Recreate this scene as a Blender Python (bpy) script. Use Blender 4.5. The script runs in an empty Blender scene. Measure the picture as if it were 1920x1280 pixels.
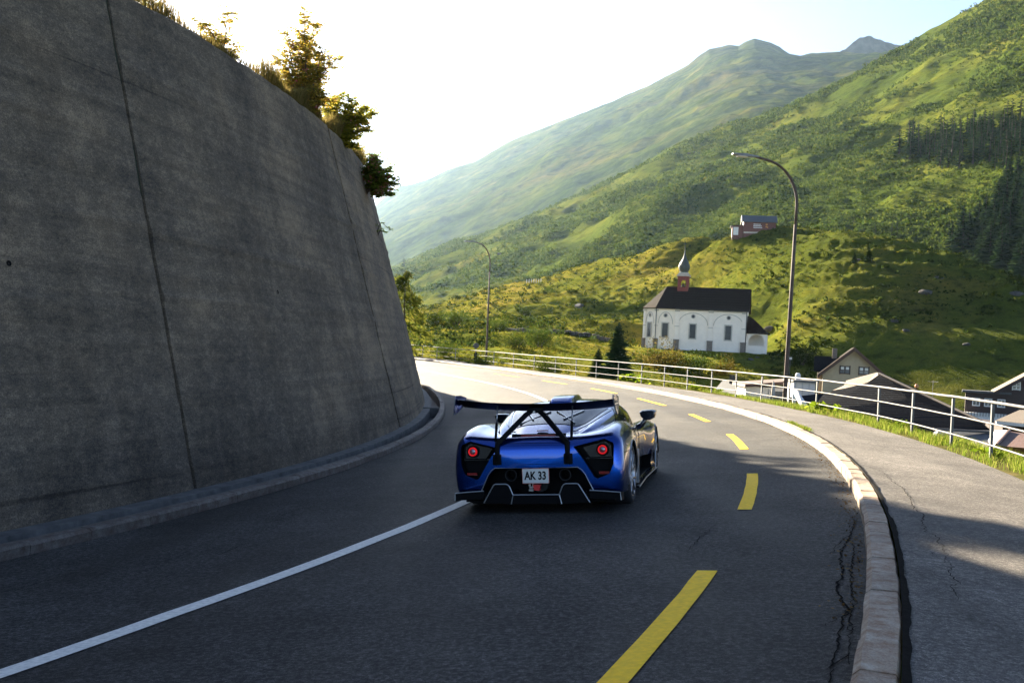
import bpy, bmesh, math, random
import numpy as np
from mathutils import Matrix, Vector

random.seed(7)
rng = np.random.default_rng(11)
scene = bpy.context.scene
COL = scene.collection
R = math.radians

# ------------------------------------------------------------------ camera
F = 1867.0                      # focal length in photo pixels (35 mm lens, 36 mm sensor, 1920 px wide)
SC = 1.1                        # metres per unit of the fitted road
CAMH = 1.828 * SC
ROLL = 0.0508
cam_d = bpy.data.cameras.new('camera')
cam_d.sensor_width = 36.0
cam_d.lens = 36.0 * F / 1920.0
cam_d.clip_start = 0.1
cam_d.clip_end = 30000
cam = bpy.data.objects.new('camera', cam_d)
COL.objects.link(cam)
_c, _s = math.cos(ROLL), math.sin(ROLL)
cam.matrix_world = Matrix(((_c, -_s, 0, 0), (0, 0, -1, 0), (_s, _c, 0, CAMH), (0, 0, 0, 1)))
scene.camera = cam

# ------------------------------------------------------------------ sun, sky, exposure
SUN_AZ = R(26.5)                # to the left of the view direction (+Y)
SUN_EL = R(19.5)
world = bpy.data.worlds.new('World')
scene.world = world
world.use_nodes = True
wn, wlk = world.node_tree.nodes, world.node_tree.links
wn.clear()
sky = wn.new('ShaderNodeTexSky')
sky.sky_type = 'NISHITA'
sky.sun_disc = False
sky.sun_elevation = SUN_EL
sky.sun_rotation = -SUN_AZ
sky.altitude = 1500
sky.air_density = 0.55
sky.dust_density = 1.2
sky.ozone_density = 0.2
bg = wn.new('ShaderNodeBackground')
bg.inputs['Strength'].default_value = 0.05
wo = wn.new('ShaderNodeOutputWorld')
wlk.new(sky.outputs[0], bg.inputs['Color'])
wlk.new(bg.outputs[0], wo.inputs['Surface'])
sun_d = bpy.data.lights.new('sun', 'SUN')
sun_d.energy = 5.0
sun_d.angle = R(0.6)
sun_d.color = (1.0, 0.87, 0.66)
sun = bpy.data.objects.new('sun', sun_d)
COL.objects.link(sun)
SUN_DIR = Vector((-math.sin(SUN_AZ) * math.cos(SUN_EL), math.cos(SUN_AZ) * math.cos(SUN_EL), math.sin(SUN_EL)))
sun.rotation_euler = SUN_DIR.to_track_quat('Z', 'Y').to_euler()
sun.location = (-60, 120, 90)
vs = scene.view_settings
vs.view_transform = 'Standard'
vs.look = 'None'
vs.gamma = 1.0
vs.use_curve_mapping = False
vs.exposure = 3.0
scene.cycles.use_denoising = True
scene.cycles.max_bounces = 6
scene.cycles.diffuse_bounces = 3
scene.cycles.glossy_bounces = 3
scene.cycles.transmission_bounces = 4
scene.cycles.transparent_max_bounces = 6
scene.cycles.volume_bounces = 0
scene.cycles.sample_clamp_indirect = 8.0
scene.cycles.caustics_reflective = False
scene.cycles.caustics_refractive = False


def at(px, py, d):
    """photo pixel -> world point at forward depth d"""
    du, dv = px - 960.0, py - 640.0
    u = _c * du + _s * dv
    v = -_s * du + _c * dv
    return Vector((u / F * d, d, CAMH - v / F * d))


# ------------------------------------------------------------------ mesh helpers
class MB:
    """collects vertices and faces, builds ONE mesh object"""
    def __init__(self):
        self.v, self.f, self.m, self.n = [], [], [], 0

    def add(self, verts, faces, mi=0):
        verts = np.asarray(verts, float).reshape(-1, 3)
        self.v.append(verts)
        b = self.n
        for f in faces:
            self.f.append([i + b for i in f])
            self.m.append(mi)
        self.n += len(verts)

    def quads(self, verts, faces, mi=0):
        """fast: faces is an (n,4) int array"""
        verts = np.asarray(verts, float).reshape(-1, 3)
        self.v.append(verts)
        fa = (np.asarray(faces) + self.n)
        self.f.extend(fa.tolist())
        self.m.extend([mi] * len(fa))
        self.n += len(verts)

    def box(self, c, s, mi=0, rz=0.0, M=None):
        x, y, z = s[0] / 2, s[1] / 2, s[2] / 2
        V = [Vector(p) for p in ((-x, -y, -z), (x, -y, -z), (x, y, -z), (-x, y, -z), (-x, -y, z), (x, -y, z), (x, y, z), (-x, y, z))]
        if rz:
            Rm = Matrix.Rotation(rz, 3, 'Z')
            V = [Rm @ p for p in V]
        V = [p + Vector(c) for p in V]
        if M is not None:
            V = [M @ p for p in V]
        self.add([tuple(p) for p in V], [(0, 3, 2, 1), (4, 5, 6, 7), (0, 1, 5, 4), (1, 2, 6, 5), (2, 3, 7, 6), (3, 0, 4, 7)], mi)

    def prism(self, poly, d, mi=0):
        """poly: 3D points (planar), extruded by vector d"""
        n = len(poly)
        P = [Vector(p) for p in poly]
        Q = [p + Vector(d) for p in P]
        self.add([tuple(p) for p in P + Q], [tuple(range(n))[::-1], tuple(range(n, 2 * n))] + [(i, (i + 1) % n, n + (i + 1) % n, n + i) for i in range(n)], mi)

    def tube(self, pts, r, n=8, mi=0, caps=True):
        P = [Vector(p) for p in pts]
        rs = r if hasattr(r, '__len__') else [r] * len(P)
        rings = []
        up = Vector((0, 0, 1))
        prev = None
        for i, p in enumerate(P):
            t = (P[min(i + 1, len(P) - 1)] - P[max(i - 1, 0)]).normalized()
            if prev is None:
                a = t.cross(up)
                if a.length < 1e-3:
                    a = t.cross(Vector((1, 0, 0)))
                a.normalize()
            else:
                a = (prev - t * prev.dot(t)).normalized()
            prev = a
            b = t.cross(a)
            rings.append([tuple(p + (a * math.cos(2 * math.pi * k / n) + b * math.sin(2 * math.pi * k / n)) * rs[i]) for k in range(n)])
        V = [q for ring in rings for q in ring]
        fs = []
        for i in range(len(P) - 1):
            for k in range(n):
                fs.append((i * n + k, i * n + (k + 1) % n, (i + 1) * n + (k + 1) % n, (i + 1) * n + k))
        if caps:
            fs.append(tuple(range(n))[::-1])
            fs.append(tuple(range((len(P) - 1) * n, len(P) * n)))
        self.add(V, fs, mi)

    def lathe(self, prof, n=24, mi=0, M=None, axis='Z'):
        """prof: list of (r, h)"""
        V = []
        for r, h in prof:
            for k in range(n):
                a = 2 * math.pi * k / n
                p = Vector((r * math.cos(a), r * math.sin(a), h))
                if axis == 'X':
                    p = Vector((h, r * math.cos(a), r * math.sin(a)))
                if axis == 'Y':
                    p = Vector((r * math.cos(a), h, r * math.sin(a)))
                if M is not None:
                    p = M @ p
                V.append(tuple(p))
        fs = []
        for i in range(len(prof) - 1):
            for k in range(n):
                fs.append((i * n + k, i * n + (k + 1) % n, (i + 1) * n + (k + 1) % n, (i + 1) * n + k))
        self.add(V, fs, mi)

    def grid(self, G, mi=0, closed_u=False):
        """G: (nu, nv, 3) array"""
        G = np.asarray(G, float)
        nu, nv = G.shape[:2]
        idx = np.arange(nu * nv).reshape(nu, nv)
        if closed_u:
            idx2 = np.vstack([idx, idx[:1]])
        else:
            idx2 = idx
        a = idx2[:-1, :-1].ravel(); b = idx2[1:, :-1].ravel(); c = idx2[1:, 1:].ravel(); d = idx2[:-1, 1:].ravel()
        self.quads(G.reshape(-1, 3), np.stack([a, b, c, d], 1), mi)

    def mesh(self, name, smooth=False):
        me = bpy.data.meshes.new(name)
        v = np.concatenate(self.v) if self.v else np.zeros((0, 3))
        lens = np.array([len(f) for f in self.f], dtype=np.int32)
        loops = np.fromiter((i for f in self.f for i in f), dtype=np.int32)
        me.vertices.add(len(v))
        me.vertices.foreach_set('co', v.astype(np.float32).ravel())
        me.loops.add(len(loops))
        me.loops.foreach_set('vertex_index', loops)
        me.polygons.add(len(lens))
        starts = np.zeros(len(lens), dtype=np.int32)
        if len(lens):
            starts[1:] = np.cumsum(lens)[:-1]
        me.polygons.foreach_set('loop_start', starts)
        me.polygons.foreach_set('loop_total', lens)
        me.polygons.foreach_set('material_index', np.array(self.m, dtype=np.int32))
        me.polygons.foreach_set('use_smooth', np.full(len(lens), bool(smooth)))
        me.update(calc_edges=True)
        me.validate()
        return me

    def build(self, name, mats, parent=None, smooth=False):
        me = self.mesh(name, smooth)
        for m in (mats if isinstance(mats, (list, tuple)) else [mats]):
            me.materials.append(m)
        return link(name, me, parent)


def link(name, me, parent=None):
    o = bpy.data.objects.new(name, me)
    COL.objects.link(o)
    if parent is not None:
        o.parent = parent
    return o


def empty(name, loc=(0, 0, 0), rz=0.0, M=None):
    o = bpy.data.objects.new(name, None)
    o.empty_display_size = 0.3
    COL.objects.link(o)
    if M is not None:
        o.matrix_world = M
    else:
        o.location = loc
        o.rotation_euler = (0, 0, rz)
    return o


def tag(o, label=None, cat=None, group=None, kind=None):
    if label: o['label'] = label
    if cat: o['category'] = cat
    if group: o['group'] = group
    if kind: o['kind'] = kind
    return o


def smooth_by_angle(o, ang=35):
    """flat across hard edges, smooth elsewhere"""
    me = o.data
    bm = bmesh.new()
    bm.from_mesh(me)
    for f in bm.faces:
        f.smooth = True
    for e in bm.edges:
        if len(e.link_faces) == 2:
            e.smooth = e.calc_face_angle(0) < R(ang)
    bm.to_mesh(me)
    bm.free()
    return o


def bevel(o, w=0.01, seg=2, ang=30):
    me = o.data
    bm = bmesh.new()
    bm.from_mesh(me)
    bmesh.ops.remove_doubles(bm, verts=bm.verts, dist=1e-5)
    bmesh.ops.recalc_face_normals(bm, faces=bm.faces)
    es = [e for e in bm.edges if len(e.link_faces) == 2 and e.calc_face_angle(0) > R(ang)]
    bmesh.ops.bevel(bm, geom=es, offset=w, segments=seg, affect='EDGES', profile=0.6)
    bm.to_mesh(me)
    bm.free()
    return smooth_by_angle(o, 40)


# ------------------------------------------------------------------ noise (numpy, 3D value noise)
_perm = rng.permutation(512)
_val = rng.random(4096) * 2 - 1


def vnoise(x, y, z=0.0):
    x = np.asarray(x, float); y = np.asarray(y, float); z = np.asarray(z, float) + 0 * x
    xi = np.floor(x).astype(int); yi = np.floor(y).astype(int); zi = np.floor(z).astype(int)
    fx, fy, fz = x - xi, y - yi, z - zi
    fx = fx * fx * (3 - 2 * fx); fy = fy * fy * (3 - 2 * fy); fz = fz * fz * (3 - 2 * fz)

    def h(a, b, c):
        return _val[((a * 73856093) ^ (b * 19349663) ^ (c * 83492791)) & 4095]
    r = 0
    for i in (0, 1):
        for j in (0, 1):
            for k in (0, 1):
                w = (fx if i else 1 - fx) * (fy if j else 1 - fy) * (fz if k else 1 - fz)
                r = r + w * h(xi + i, yi + j, zi + k)
    return r


def fbm(x, y, z=0.0, oct=4, gain=0.5):
    a, r, f = 1.0, 0, 1.0
    for o in range(oct):
        r = r + a * vnoise(x * f + 17.3 * o, y * f + 9.1 * o, np.asarray(z) * f + 3.7 * o)
        a *= gain
        f *= 2.03
    return r


# ------------------------------------------------------------------ materials
def new_mat(name):
    m = bpy.data.materials.new(name)
    m.use_nodes = True
    nt = m.node_tree
    nt.nodes.clear()
    out = nt.nodes.new('ShaderNodeOutputMaterial')
    bs = nt.nodes.new('ShaderNodeBsdfPrincipled')
    nt.links.new(bs.outputs[0], out.inputs['Surface'])
    return m, nt, bs, out


def N(nt, kind, **kw):
    n = nt.nodes.new(kind)
    for k, v in kw.items():
        if k in n.inputs:
            n.inputs[k].default_value = v
        else:
            setattr(n, k, v)
    return n


def ramp(nt, fac, stops):
    r = nt.nodes.new('ShaderNodeValToRGB')
    el = r.color_ramp.elements
    while len(el) > len(stops):
        el.remove(el[-1])
    while len(el) < len(stops):
        el.new(1.0)
    for e, (p, c) in zip(el, stops):
        e.position = p
        e.color = (c[0], c[1], c[2], 1) if hasattr(c, '__len__') else (c, c, c, 1)
    nt.links.new(fac, r.inputs[0])
    return r.outputs['Color']


def mixc(nt, fac, a, b, mode='MIX'):
    m = nt.nodes.new('ShaderNodeMix')
    m.data_type = 'RGBA'
    m.blend_type = mode
    for sock, val in ((m.inputs[0], fac), (m.inputs[6], a), (m.inputs[7], b)):
        if hasattr(val, 'links') or hasattr(val, 'is_linked'):
            nt.links.new(val, sock)
        else:
            sock.default_value = (*val, 1) if hasattr(val, '__len__') else val
    return m.outputs[2]


def noise_tex(nt, scale, detail=4, rough=0.55, coord='Object', stretch=None, dist=0.0):
    tc = nt.nodes.new('ShaderNodeTexCoord')
    src = tc.outputs[coord]
    if stretch:
        mp = nt.nodes.new('ShaderNodeMapping')
        mp.inputs['Scale'].default_value = stretch
        nt.links.new(src, mp.inputs['Vector'])
        src = mp.outputs['Vector']
    n = N(nt, 'ShaderNodeTexNoise', Scale=scale, Detail=detail, Roughness=rough, Distortion=dist)
    nt.links.new(src, n.inputs['Vector'])
    return n.outputs['Fac']


def bump(nt, bs, h, strength=0.3, dist=0.02):
    b = N(nt, 'ShaderNodeBump', Strength=strength, Distance=dist)
    nt.links.new(h, b.inputs['Height'])
    nt.links.new(b.outputs[0], bs.inputs['Normal'])
    return b


def simple(name, col, rough=0.5, metal=0.0, var=0.15, scale=6.0, bumpk=0.0, coat=0.0, spec=0.5, stretch=None):
    """paint / plain surface with a little procedural wear"""
    m, nt, bs, out = new_mat(name)
    f = noise_tex(nt, scale, 5, 0.6, stretch=stretch)
    lo = tuple(max(0, c * (1 - var)) for c in col)
    hi = tuple(min(1, c * (1 + var)) for c in col)
    nt.links.new(ramp(nt, f, [(0.3, lo), (0.7, hi)]), bs.inputs['Base Color'])
    bs.inputs['Roughness'].default_value = rough
    bs.inputs['Metallic'].default_value = metal
    bs.inputs['Specular IOR Level'].default_value = spec
    if coat:
        bs.inputs['Coat Weight'].default_value = coat
        bs.inputs['Coat Roughness'].default_value = 0.03
    if bumpk:
        f2 = noise_tex(nt, scale * 6, 4, 0.6)
        bump(nt, bs, f2, bumpk, 0.01)
    return m


def leaf_mat(name, cols, trans=0.35, rough=0.55, tint_scale=0.0, k=0.72):
    """foliage: colour varies from leaf to leaf, thin leaves let light through"""
    m, nt, bs, out = new_mat(name)
    g = nt.nodes.new('ShaderNodeNewGeometry')
    n = len(cols)
    cols = [tuple(v * k for v in c) for c in cols]
    col = ramp(nt, g.outputs['Random Per Island'], [(i / max(1, n - 1), c) for i, c in enumerate(cols)])
    if tint_scale:
        f = noise_tex(nt, tint_scale, 2, 0.5, coord='Generated')
        col = mixc(nt, 0.5, col, ramp(nt, f, [(0.3, (0.55, 0.6, 0.5)), (0.7, (1.35, 1.3, 1.1))]), 'MULTIPLY')
    nt.nodes.remove(bs)
    bs = nt.nodes.new('ShaderNodeBsdfDiffuse')          # matt leaves: no grazing glints
    nt.links.new(col, bs.inputs['Color'])
    bs.inputs['Roughness'].default_value = rough
    tr = nt.nodes.new('ShaderNodeBsdfTranslucent')
    nt.links.new(col, tr.inputs['Color'])
    mx = N(nt, 'ShaderNodeMixShader')
    mx.inputs[0].default_value = trans
    nt.links.new(bs.outputs[0], mx.inputs[1])
    nt.links.new(tr.outputs[0], mx.inputs[2])
    nt.links.new(mx.outputs[0], out.inputs['Surface'])
    return m
# ================================================================== the road as a fitted curve
PP = [1.82818, -0.00083, 0.05084, -2.31287, 0.37276, 0.20011, -0.00172, -0.17126, -0.34567, -0.33279, -0.53008, 4.07349, 4.38671, 4.78729, 3.21013, 3.01365, 3.19448, 0.06, -0.00126, 7e-05, 3.0955, 3.07826, 3.11206, 2.36978, 2.28135, 2.33497, 0.98922, 5.74714, 0.25615, 0.1194, 0.07115, 0.00202, 0.85773, 3.13742]
_KN = np.array([0, 10, 20, 30, 40, 50, 65.])


def _spline(k, v, s):
    n = len(k); A = np.zeros((n, n)); b = np.zeros(n); A[0, 0] = A[-1, -1] = 1
    for i in range(1, n - 1):
        h0 = k[i] - k[i - 1]; h1 = k[i + 1] - k[i]
        A[i, i - 1] = h0; A[i, i] = 2 * (h0 + h1); A[i, i + 1] = h1
        b[i] = 6 * ((v[i + 1] - v[i]) / h1 - (v[i] - v[i - 1]) / h0)
    m = np.linalg.solve(A, b)
    i = np.clip(np.searchsorted(k, s) - 1, 0, n - 2)
    h = k[i + 1] - k[i]; a = (k[i + 1] - s) / h; bb = (s - k[i]) / h
    return a * v[i] + bb * v[i + 1] + ((a ** 3 - a) * m[i] + (bb ** 3 - bb) * m[i + 1]) * h * h / 6


_ss = np.linspace(-40, 90, 2601)
_th = _spline(_KN, np.array(PP[4:11]), np.clip(_ss, -3, 65))
_ds = _ss[1] - _ss[0]
_x = np.cumsum(np.sin(_th)) * _ds
_y = np.cumsum(np.cos(_th)) * _ds
_i0 = int(np.argmin(abs(_ss)))
_x = _x - _x[_i0] + PP[3]
_y = _y - _y[_i0] + 5.6


def _quad(k, v, s): return np.polyval(np.polyfit(k, v, 2), s)


def WR(s): return SC * _quad([0, 30, 60], PP[11:14], np.clip(np.asarray(s) / SC, -3, 62))
def WL(s): return SC * np.polyval(np.polyfit([0, 11, 22, 33], [PP[14], PP[15], PP[16], PP[33]], 3), np.clip(np.asarray(s) / SC, -3, 33))
def YO(s): return SC * _quad([0, 30, 60], PP[20:23], np.clip(np.asarray(s) / SC, -3, 62))
def SW(s): return SC * _quad([0, 30, 60], PP[23:26], np.clip(np.asarray(s) / SC, -3, 62))
def BK(s): return _quad([0, 20, 60], PP[29:32], np.clip(np.asarray(s) / SC, -3, 60))
def ZC(s):
    t = np.clip(np.asarray(s) / SC, -6, 70)
    return SC * (PP[18] * t + PP[19] * t * t)
def HD(s): return np.interp(np.asarray(s) / SC, _ss, _th)


def rp(s, w, ex=0.0, z=None):
    """road coordinates (metres along the white line, metres to its right) -> world"""
    s = np.asarray(s, float); w = np.asarray(w, float) + 0 * s; s = s + 0 * w
    t = s / SC
    X = SC * np.interp(t, _ss, _x); Y = SC * np.interp(t, _ss, _y); T = np.interp(t, _ss, _th)
    zz = ZC(s) + BK(s) * w if z is None else np.asarray(z, float) + 0 * s
    return np.stack([X + np.cos(T) * w, Y - np.sin(T) * w, zz + ex], -1)


KH = 0.13


def side_z(s, t): return ZC(s) + BK(s) * WR(s) + KH - 0.02 * np.asarray(t)      # pavement, t metres right of the kerb face
def sp(s, t, ex=0.0): return rp(s, WR(s) + t, ex, z=side_z(s, t))
def left_z(s): return ZC(s) - BK(s) * WL(s) + KH                                   # top of the left kerb
def lp(s, t, ex=0.0): return rp(s, -(WL(s) + t), ex, z=left_z(s))                  # t metres left of the left kerb face


WALL_GAP = 0.68


def WBETA(s): return np.interp(s, [6, 20], [0.262, 0.302])
def WHT(s): return np.interp(s, [-10, 17, 28, 60], [7.0, 7.05, 7.4, 7.4])


def wallp(s, h, push=0.0):
    """point on the battered wall face, h metres above its foot, pushed out towards the road"""
    s = np.asarray(s, float); h = np.asarray(h, float)
    return rp(s, -(WL(s) + WALL_GAP) - WBETA(s) * h + push, 0.0, z=left_z(s) - 0.02 + h)


# ================================================================== materials of the setting
def asphalt(name, base, rough=0.62, gk=0.9, spec=0.11):
    m, nt, bs, out = new_mat(name)
    big = noise_tex(nt, 0.35, 3, 0.6)
    mid = noise_tex(nt, 2.2, 6, 0.65)
    track = noise_tex(nt, 1.1, 4, 0.6, stretch=(1.0, 0.12, 1.0))
    grain = noise_tex(nt, 26, 5, 0.85)
    fine = noise_tex(nt, 150, 3, 0.7)
    b = np.array(base)
    c = ramp(nt, big, [(0.32, tuple(b * 0.76)), (0.68, tuple(b * 1.24))])
    c = mixc(nt, 0.8, c, ramp(nt, mid, [(0.3, 0.70), (0.7, 1.28)]), 'MULTIPLY')
    c = mixc(nt, 0.7, c, ramp(nt, track, [(0.34, 0.66), (0.6, 1.18)]), 'MULTIPLY')
    c = mixc(nt, gk, c, ramp(nt, grain, [(0.36, 0.30), (0.50, 1.0), (0.62, 2.6)]), 'MULTIPLY')
    c = mixc(nt, 0.9, c, ramp(nt, fine, [(0.33, 0.40), (0.55, 1.0), (0.70, 2.4)]), 'MULTIPLY')
    nt.links.new(c, bs.inputs['Base Color'])
    nt.links.new(ramp(nt, track, [(0.3, rough - 0.14), (0.7, rough + 0.1)]), bs.inputs['Roughness'])
    bs.inputs['Specular IOR Level'].default_value = spec
    ad = N(nt, 'ShaderNodeMath', operation='ADD')
    nt.links.new(grain, ad.inputs[0]); nt.links.new(fine, ad.inputs[1])
    bump(nt, bs, ad.outputs[0], 0.5, 0.008)
    return m


def granite(name, a, b, c):
    m, nt, bs, out = new_mat(name)
    g = nt.nodes.new('ShaderNodeObjectInfo')
    f = noise_tex(nt, 9, 6, 0.7)
    fine = noise_tex(nt, 90, 3, 0.7)
    col = ramp(nt, f, [(0.33, a), (0.52, b), (0.68, c)])
    col = mixc(nt, 0.75, col, ramp(nt, fine, [(0.3, 0.55), (0.7, 1.4)]), 'MULTIPLY')
    col = mixc(nt, 0.5, col, ramp(nt, g.outputs['Random'], [(0.0, 0.7), (1.0, 1.3)]), 'MULTIPLY')
    nt.links.new(col, bs.inputs['Base Color'])
    bs.inputs['Roughness'].default_value = 0.75
    bump(nt, bs, noise_tex(nt, 30, 6, 0.75), 0.7, 0.02)
    return m


def wall_concrete():
    m, nt, bs, out = new_mat('weathered_concrete')
    blot = noise_tex(nt, 0.55, 6, 0.62, stretch=(1, 1, 1.4), dist=0.3)
    speck = noise_tex(nt, 16, 7, 0.8, stretch=(0.8, 0.8, 1.6))
    fine = noise_tex(nt, 60, 4, 0.7)
    board = noise_tex(nt, 1.5, 5, 0.6, stretch=(0.06, 0.06, 4.0))
    line = noise_tex(nt, 1.0, 2, 0.5, stretch=(0.05, 0.05, 6.0))
    mott = noise_tex(nt, 4.2, 8, 0.78, stretch=(0.8, 0.8, 1.7), dist=0.2)
    mott = noise_tex(nt, 5.0, 8, 0.8, stretch=(0.8, 0.8, 1.5), dist=0.2)
    col = ramp(nt, speck, [(0.42, (0.051, 0.040, 0.031)), (0.49, (0.095, 0.074, 0.054)), (0.54, (0.142, 0.109, 0.075)), (0.60, (0.268, 0.195, 0.125))])
    col = mixc(nt, 0.5, col, ramp(nt, mott, [(0.42, (0.054, 0.044, 0.034)), (0.50, (0.113, 0.087, 0.063)), (0.58, (0.255, 0.187, 0.122))]))
    col = mixc(nt, 0.5, col, ramp(nt, blot, [(0.38, (0.072, 0.059, 0.047)), (0.52, (0.123, 0.096, 0.069)), (0.64, (0.217, 0.159, 0.105))]))
    col = mixc(nt, 0.75, col, ramp(nt, board, [(0.32, 0.70), (0.5, 1.0), (0.68, 1.24)]), 'MULTIPLY')
    col = mixc(nt, 0.85, col, ramp(nt, line, [(0.300, 0.55), (0.335, 1.0)]), 'MULTIPLY')
    col = mixc(nt, 0.8, col, ramp(nt, fine, [(0.34, 0.45), (0.66, 1.6)]), 'MULTIPLY')
    streak = noise_tex(nt, 1.1, 5, 0.65, stretch=(1, 1, 0.12))
    col = mixc(nt, 0.65, col, ramp(nt, streak, [(0.34, 0.55), (0.55, 1.06)]), 'MULTIPLY')
    g = nt.nodes.new('ShaderNodeObjectInfo')
    col = mixc(nt, 1.0, col, ramp(nt, g.outputs['Random'], [(0.0, 0.88), (1.0, 1.12)]), 'MULTIPLY')
    nt.links.new(col, bs.inputs['Base Color'])
    bs.inputs['Roughness'].default_value = 0.9
    bs.inputs['Specular IOR Level'].default_value = 0.2
    ad = N(nt, 'ShaderNodeMath', operation='ADD')
    nt.links.new(speck, ad.inputs[0]); nt.links.new(board, ad.inputs[1])
    bump(nt, bs, ad.outputs[0], 0.6, 0.03)
    return m


def pasture(name, stops, scale=0.05, fine=0.6, amount=0.6, mask=None, alt=None, bumpd=0.25, kk=(0.72, 0.64, 0.95)):
    """hill grass: broad patches, tussock mottling and fine blade-sized break-up"""
    m, nt, bs, out = new_mat(name)
    stops = [(p_, (c_[0] * kk[0], c_[1] * kk[1], c_[2] * kk[2])) for p_, c_ in stops]
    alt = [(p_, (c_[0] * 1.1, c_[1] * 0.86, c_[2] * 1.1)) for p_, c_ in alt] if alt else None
    f1 = noise_tex(nt, scale, 7, 0.62, dist=0.3)
    f2 = noise_tex(nt, fine, 5, 0.65, stretch=(1, 1, 1.6))
    f3 = noise_tex(nt, fine * 7, 3, 0.6)
    col = ramp(nt, f1, stops)
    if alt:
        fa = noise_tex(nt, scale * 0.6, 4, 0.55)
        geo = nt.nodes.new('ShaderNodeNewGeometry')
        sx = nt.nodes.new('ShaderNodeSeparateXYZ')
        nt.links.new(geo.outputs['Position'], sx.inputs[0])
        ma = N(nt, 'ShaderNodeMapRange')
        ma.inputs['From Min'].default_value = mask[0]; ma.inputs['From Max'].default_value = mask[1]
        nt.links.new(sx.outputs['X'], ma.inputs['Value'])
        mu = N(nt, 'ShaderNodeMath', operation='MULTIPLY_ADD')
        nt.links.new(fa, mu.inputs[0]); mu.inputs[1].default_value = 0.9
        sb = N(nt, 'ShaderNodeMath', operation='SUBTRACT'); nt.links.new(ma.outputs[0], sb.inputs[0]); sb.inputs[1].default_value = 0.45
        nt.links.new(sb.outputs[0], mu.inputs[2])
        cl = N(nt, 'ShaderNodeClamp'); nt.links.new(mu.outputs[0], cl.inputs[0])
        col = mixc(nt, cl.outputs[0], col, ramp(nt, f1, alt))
    col = mixc(nt, amount, col, ramp(nt, f2, [(0.34, (0.34, 0.42, 0.36)), (0.46, (0.95, 1.0, 0.9)), (0.66, (1.5, 1.35, 1.0))]), 'MULTIPLY')
    col = mixc(nt, 0.45, col, ramp(nt, f3, [(0.3, 0.6), (0.7, 1.4)]), 'MULTIPLY')
    nt.links.new(col, bs.inputs['Base Color'])
    bs.inputs['Roughness'].default_value = 0.9
    bs.inputs['Specular IOR Level'].default_value = 0.0
    bs.inputs['Sheen Weight'].default_value = 0.04
    bs.inputs['Sheen Tint'].default_value = (0.9, 0.9, 0.4, 1)
    ad = N(nt, 'ShaderNodeMath', operation='ADD')
    nt.links.new(f2, ad.inputs[0]); nt.links.new(f3, ad.inputs[1])
    bump(nt, bs, ad.outputs[0], 0.8, bumpd)
    return m


M = {}
M['road'] = asphalt('road_asphalt', (0.043, 0.040, 0.0365), rough=0.76)
M['pave'] = asphalt('pavement_asphalt', (0.100, 0.090, 0.080), rough=0.85, gk=0.55, spec=0.12)
M['tar'] = simple('tar', (0.010, 0.0095, 0.009), 0.95, var=0.4, scale=20, bumpk=0.4, spec=0.02)
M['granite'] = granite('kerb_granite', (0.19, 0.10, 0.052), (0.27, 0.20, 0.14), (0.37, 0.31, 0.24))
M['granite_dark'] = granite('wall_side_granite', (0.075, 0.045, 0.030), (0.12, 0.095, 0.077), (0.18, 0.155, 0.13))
M['wall'] = wall_concrete()
M['gutter'] = simple('gutter_concrete', (0.085, 0.080, 0.074), 0.85, var=0.45, scale=5, bumpk=0.4)
M['joint'] = simple('mossy_joint', (0.025, 0.028, 0.014), 0.95, var=0.5, scale=9)
M['white_paint'] = simple('white_road_paint', (0.78, 0.735, 0.66), 0.7, var=0.2, scale=25, bumpk=0.35, spec=0.15)
M['yellow_paint'] = simple('yellow_road_paint', (0.90, 0.53, 0.0), 0.65, var=0.14, scale=22, bumpk=0.35, spec=0.15)
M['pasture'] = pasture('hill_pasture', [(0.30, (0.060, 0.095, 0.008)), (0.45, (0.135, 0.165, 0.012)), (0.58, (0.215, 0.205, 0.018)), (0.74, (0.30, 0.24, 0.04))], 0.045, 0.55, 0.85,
                       mask=(12.0, 62.0), alt=[(0.3, (0.022, 0.042, 0.005)), (0.5, (0.040, 0.066, 0.008)), (0.72, (0.085, 0.088, 0.018))])  # lusher meadow towards the right, also darkened to stand for its shade
M['slope'] = pasture('mountain_pasture', [(0.30, (0.022, 0.042, 0.005)), (0.47, (0.050, 0.070, 0.008)), (0.62, (0.090, 0.095, 0.012)), (0.8, (0.145, 0.115, 0.03))], 0.012, 0.12, 0.75, bumpd=1.5, kk=(0.88, 0.92, 0.9))


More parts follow.
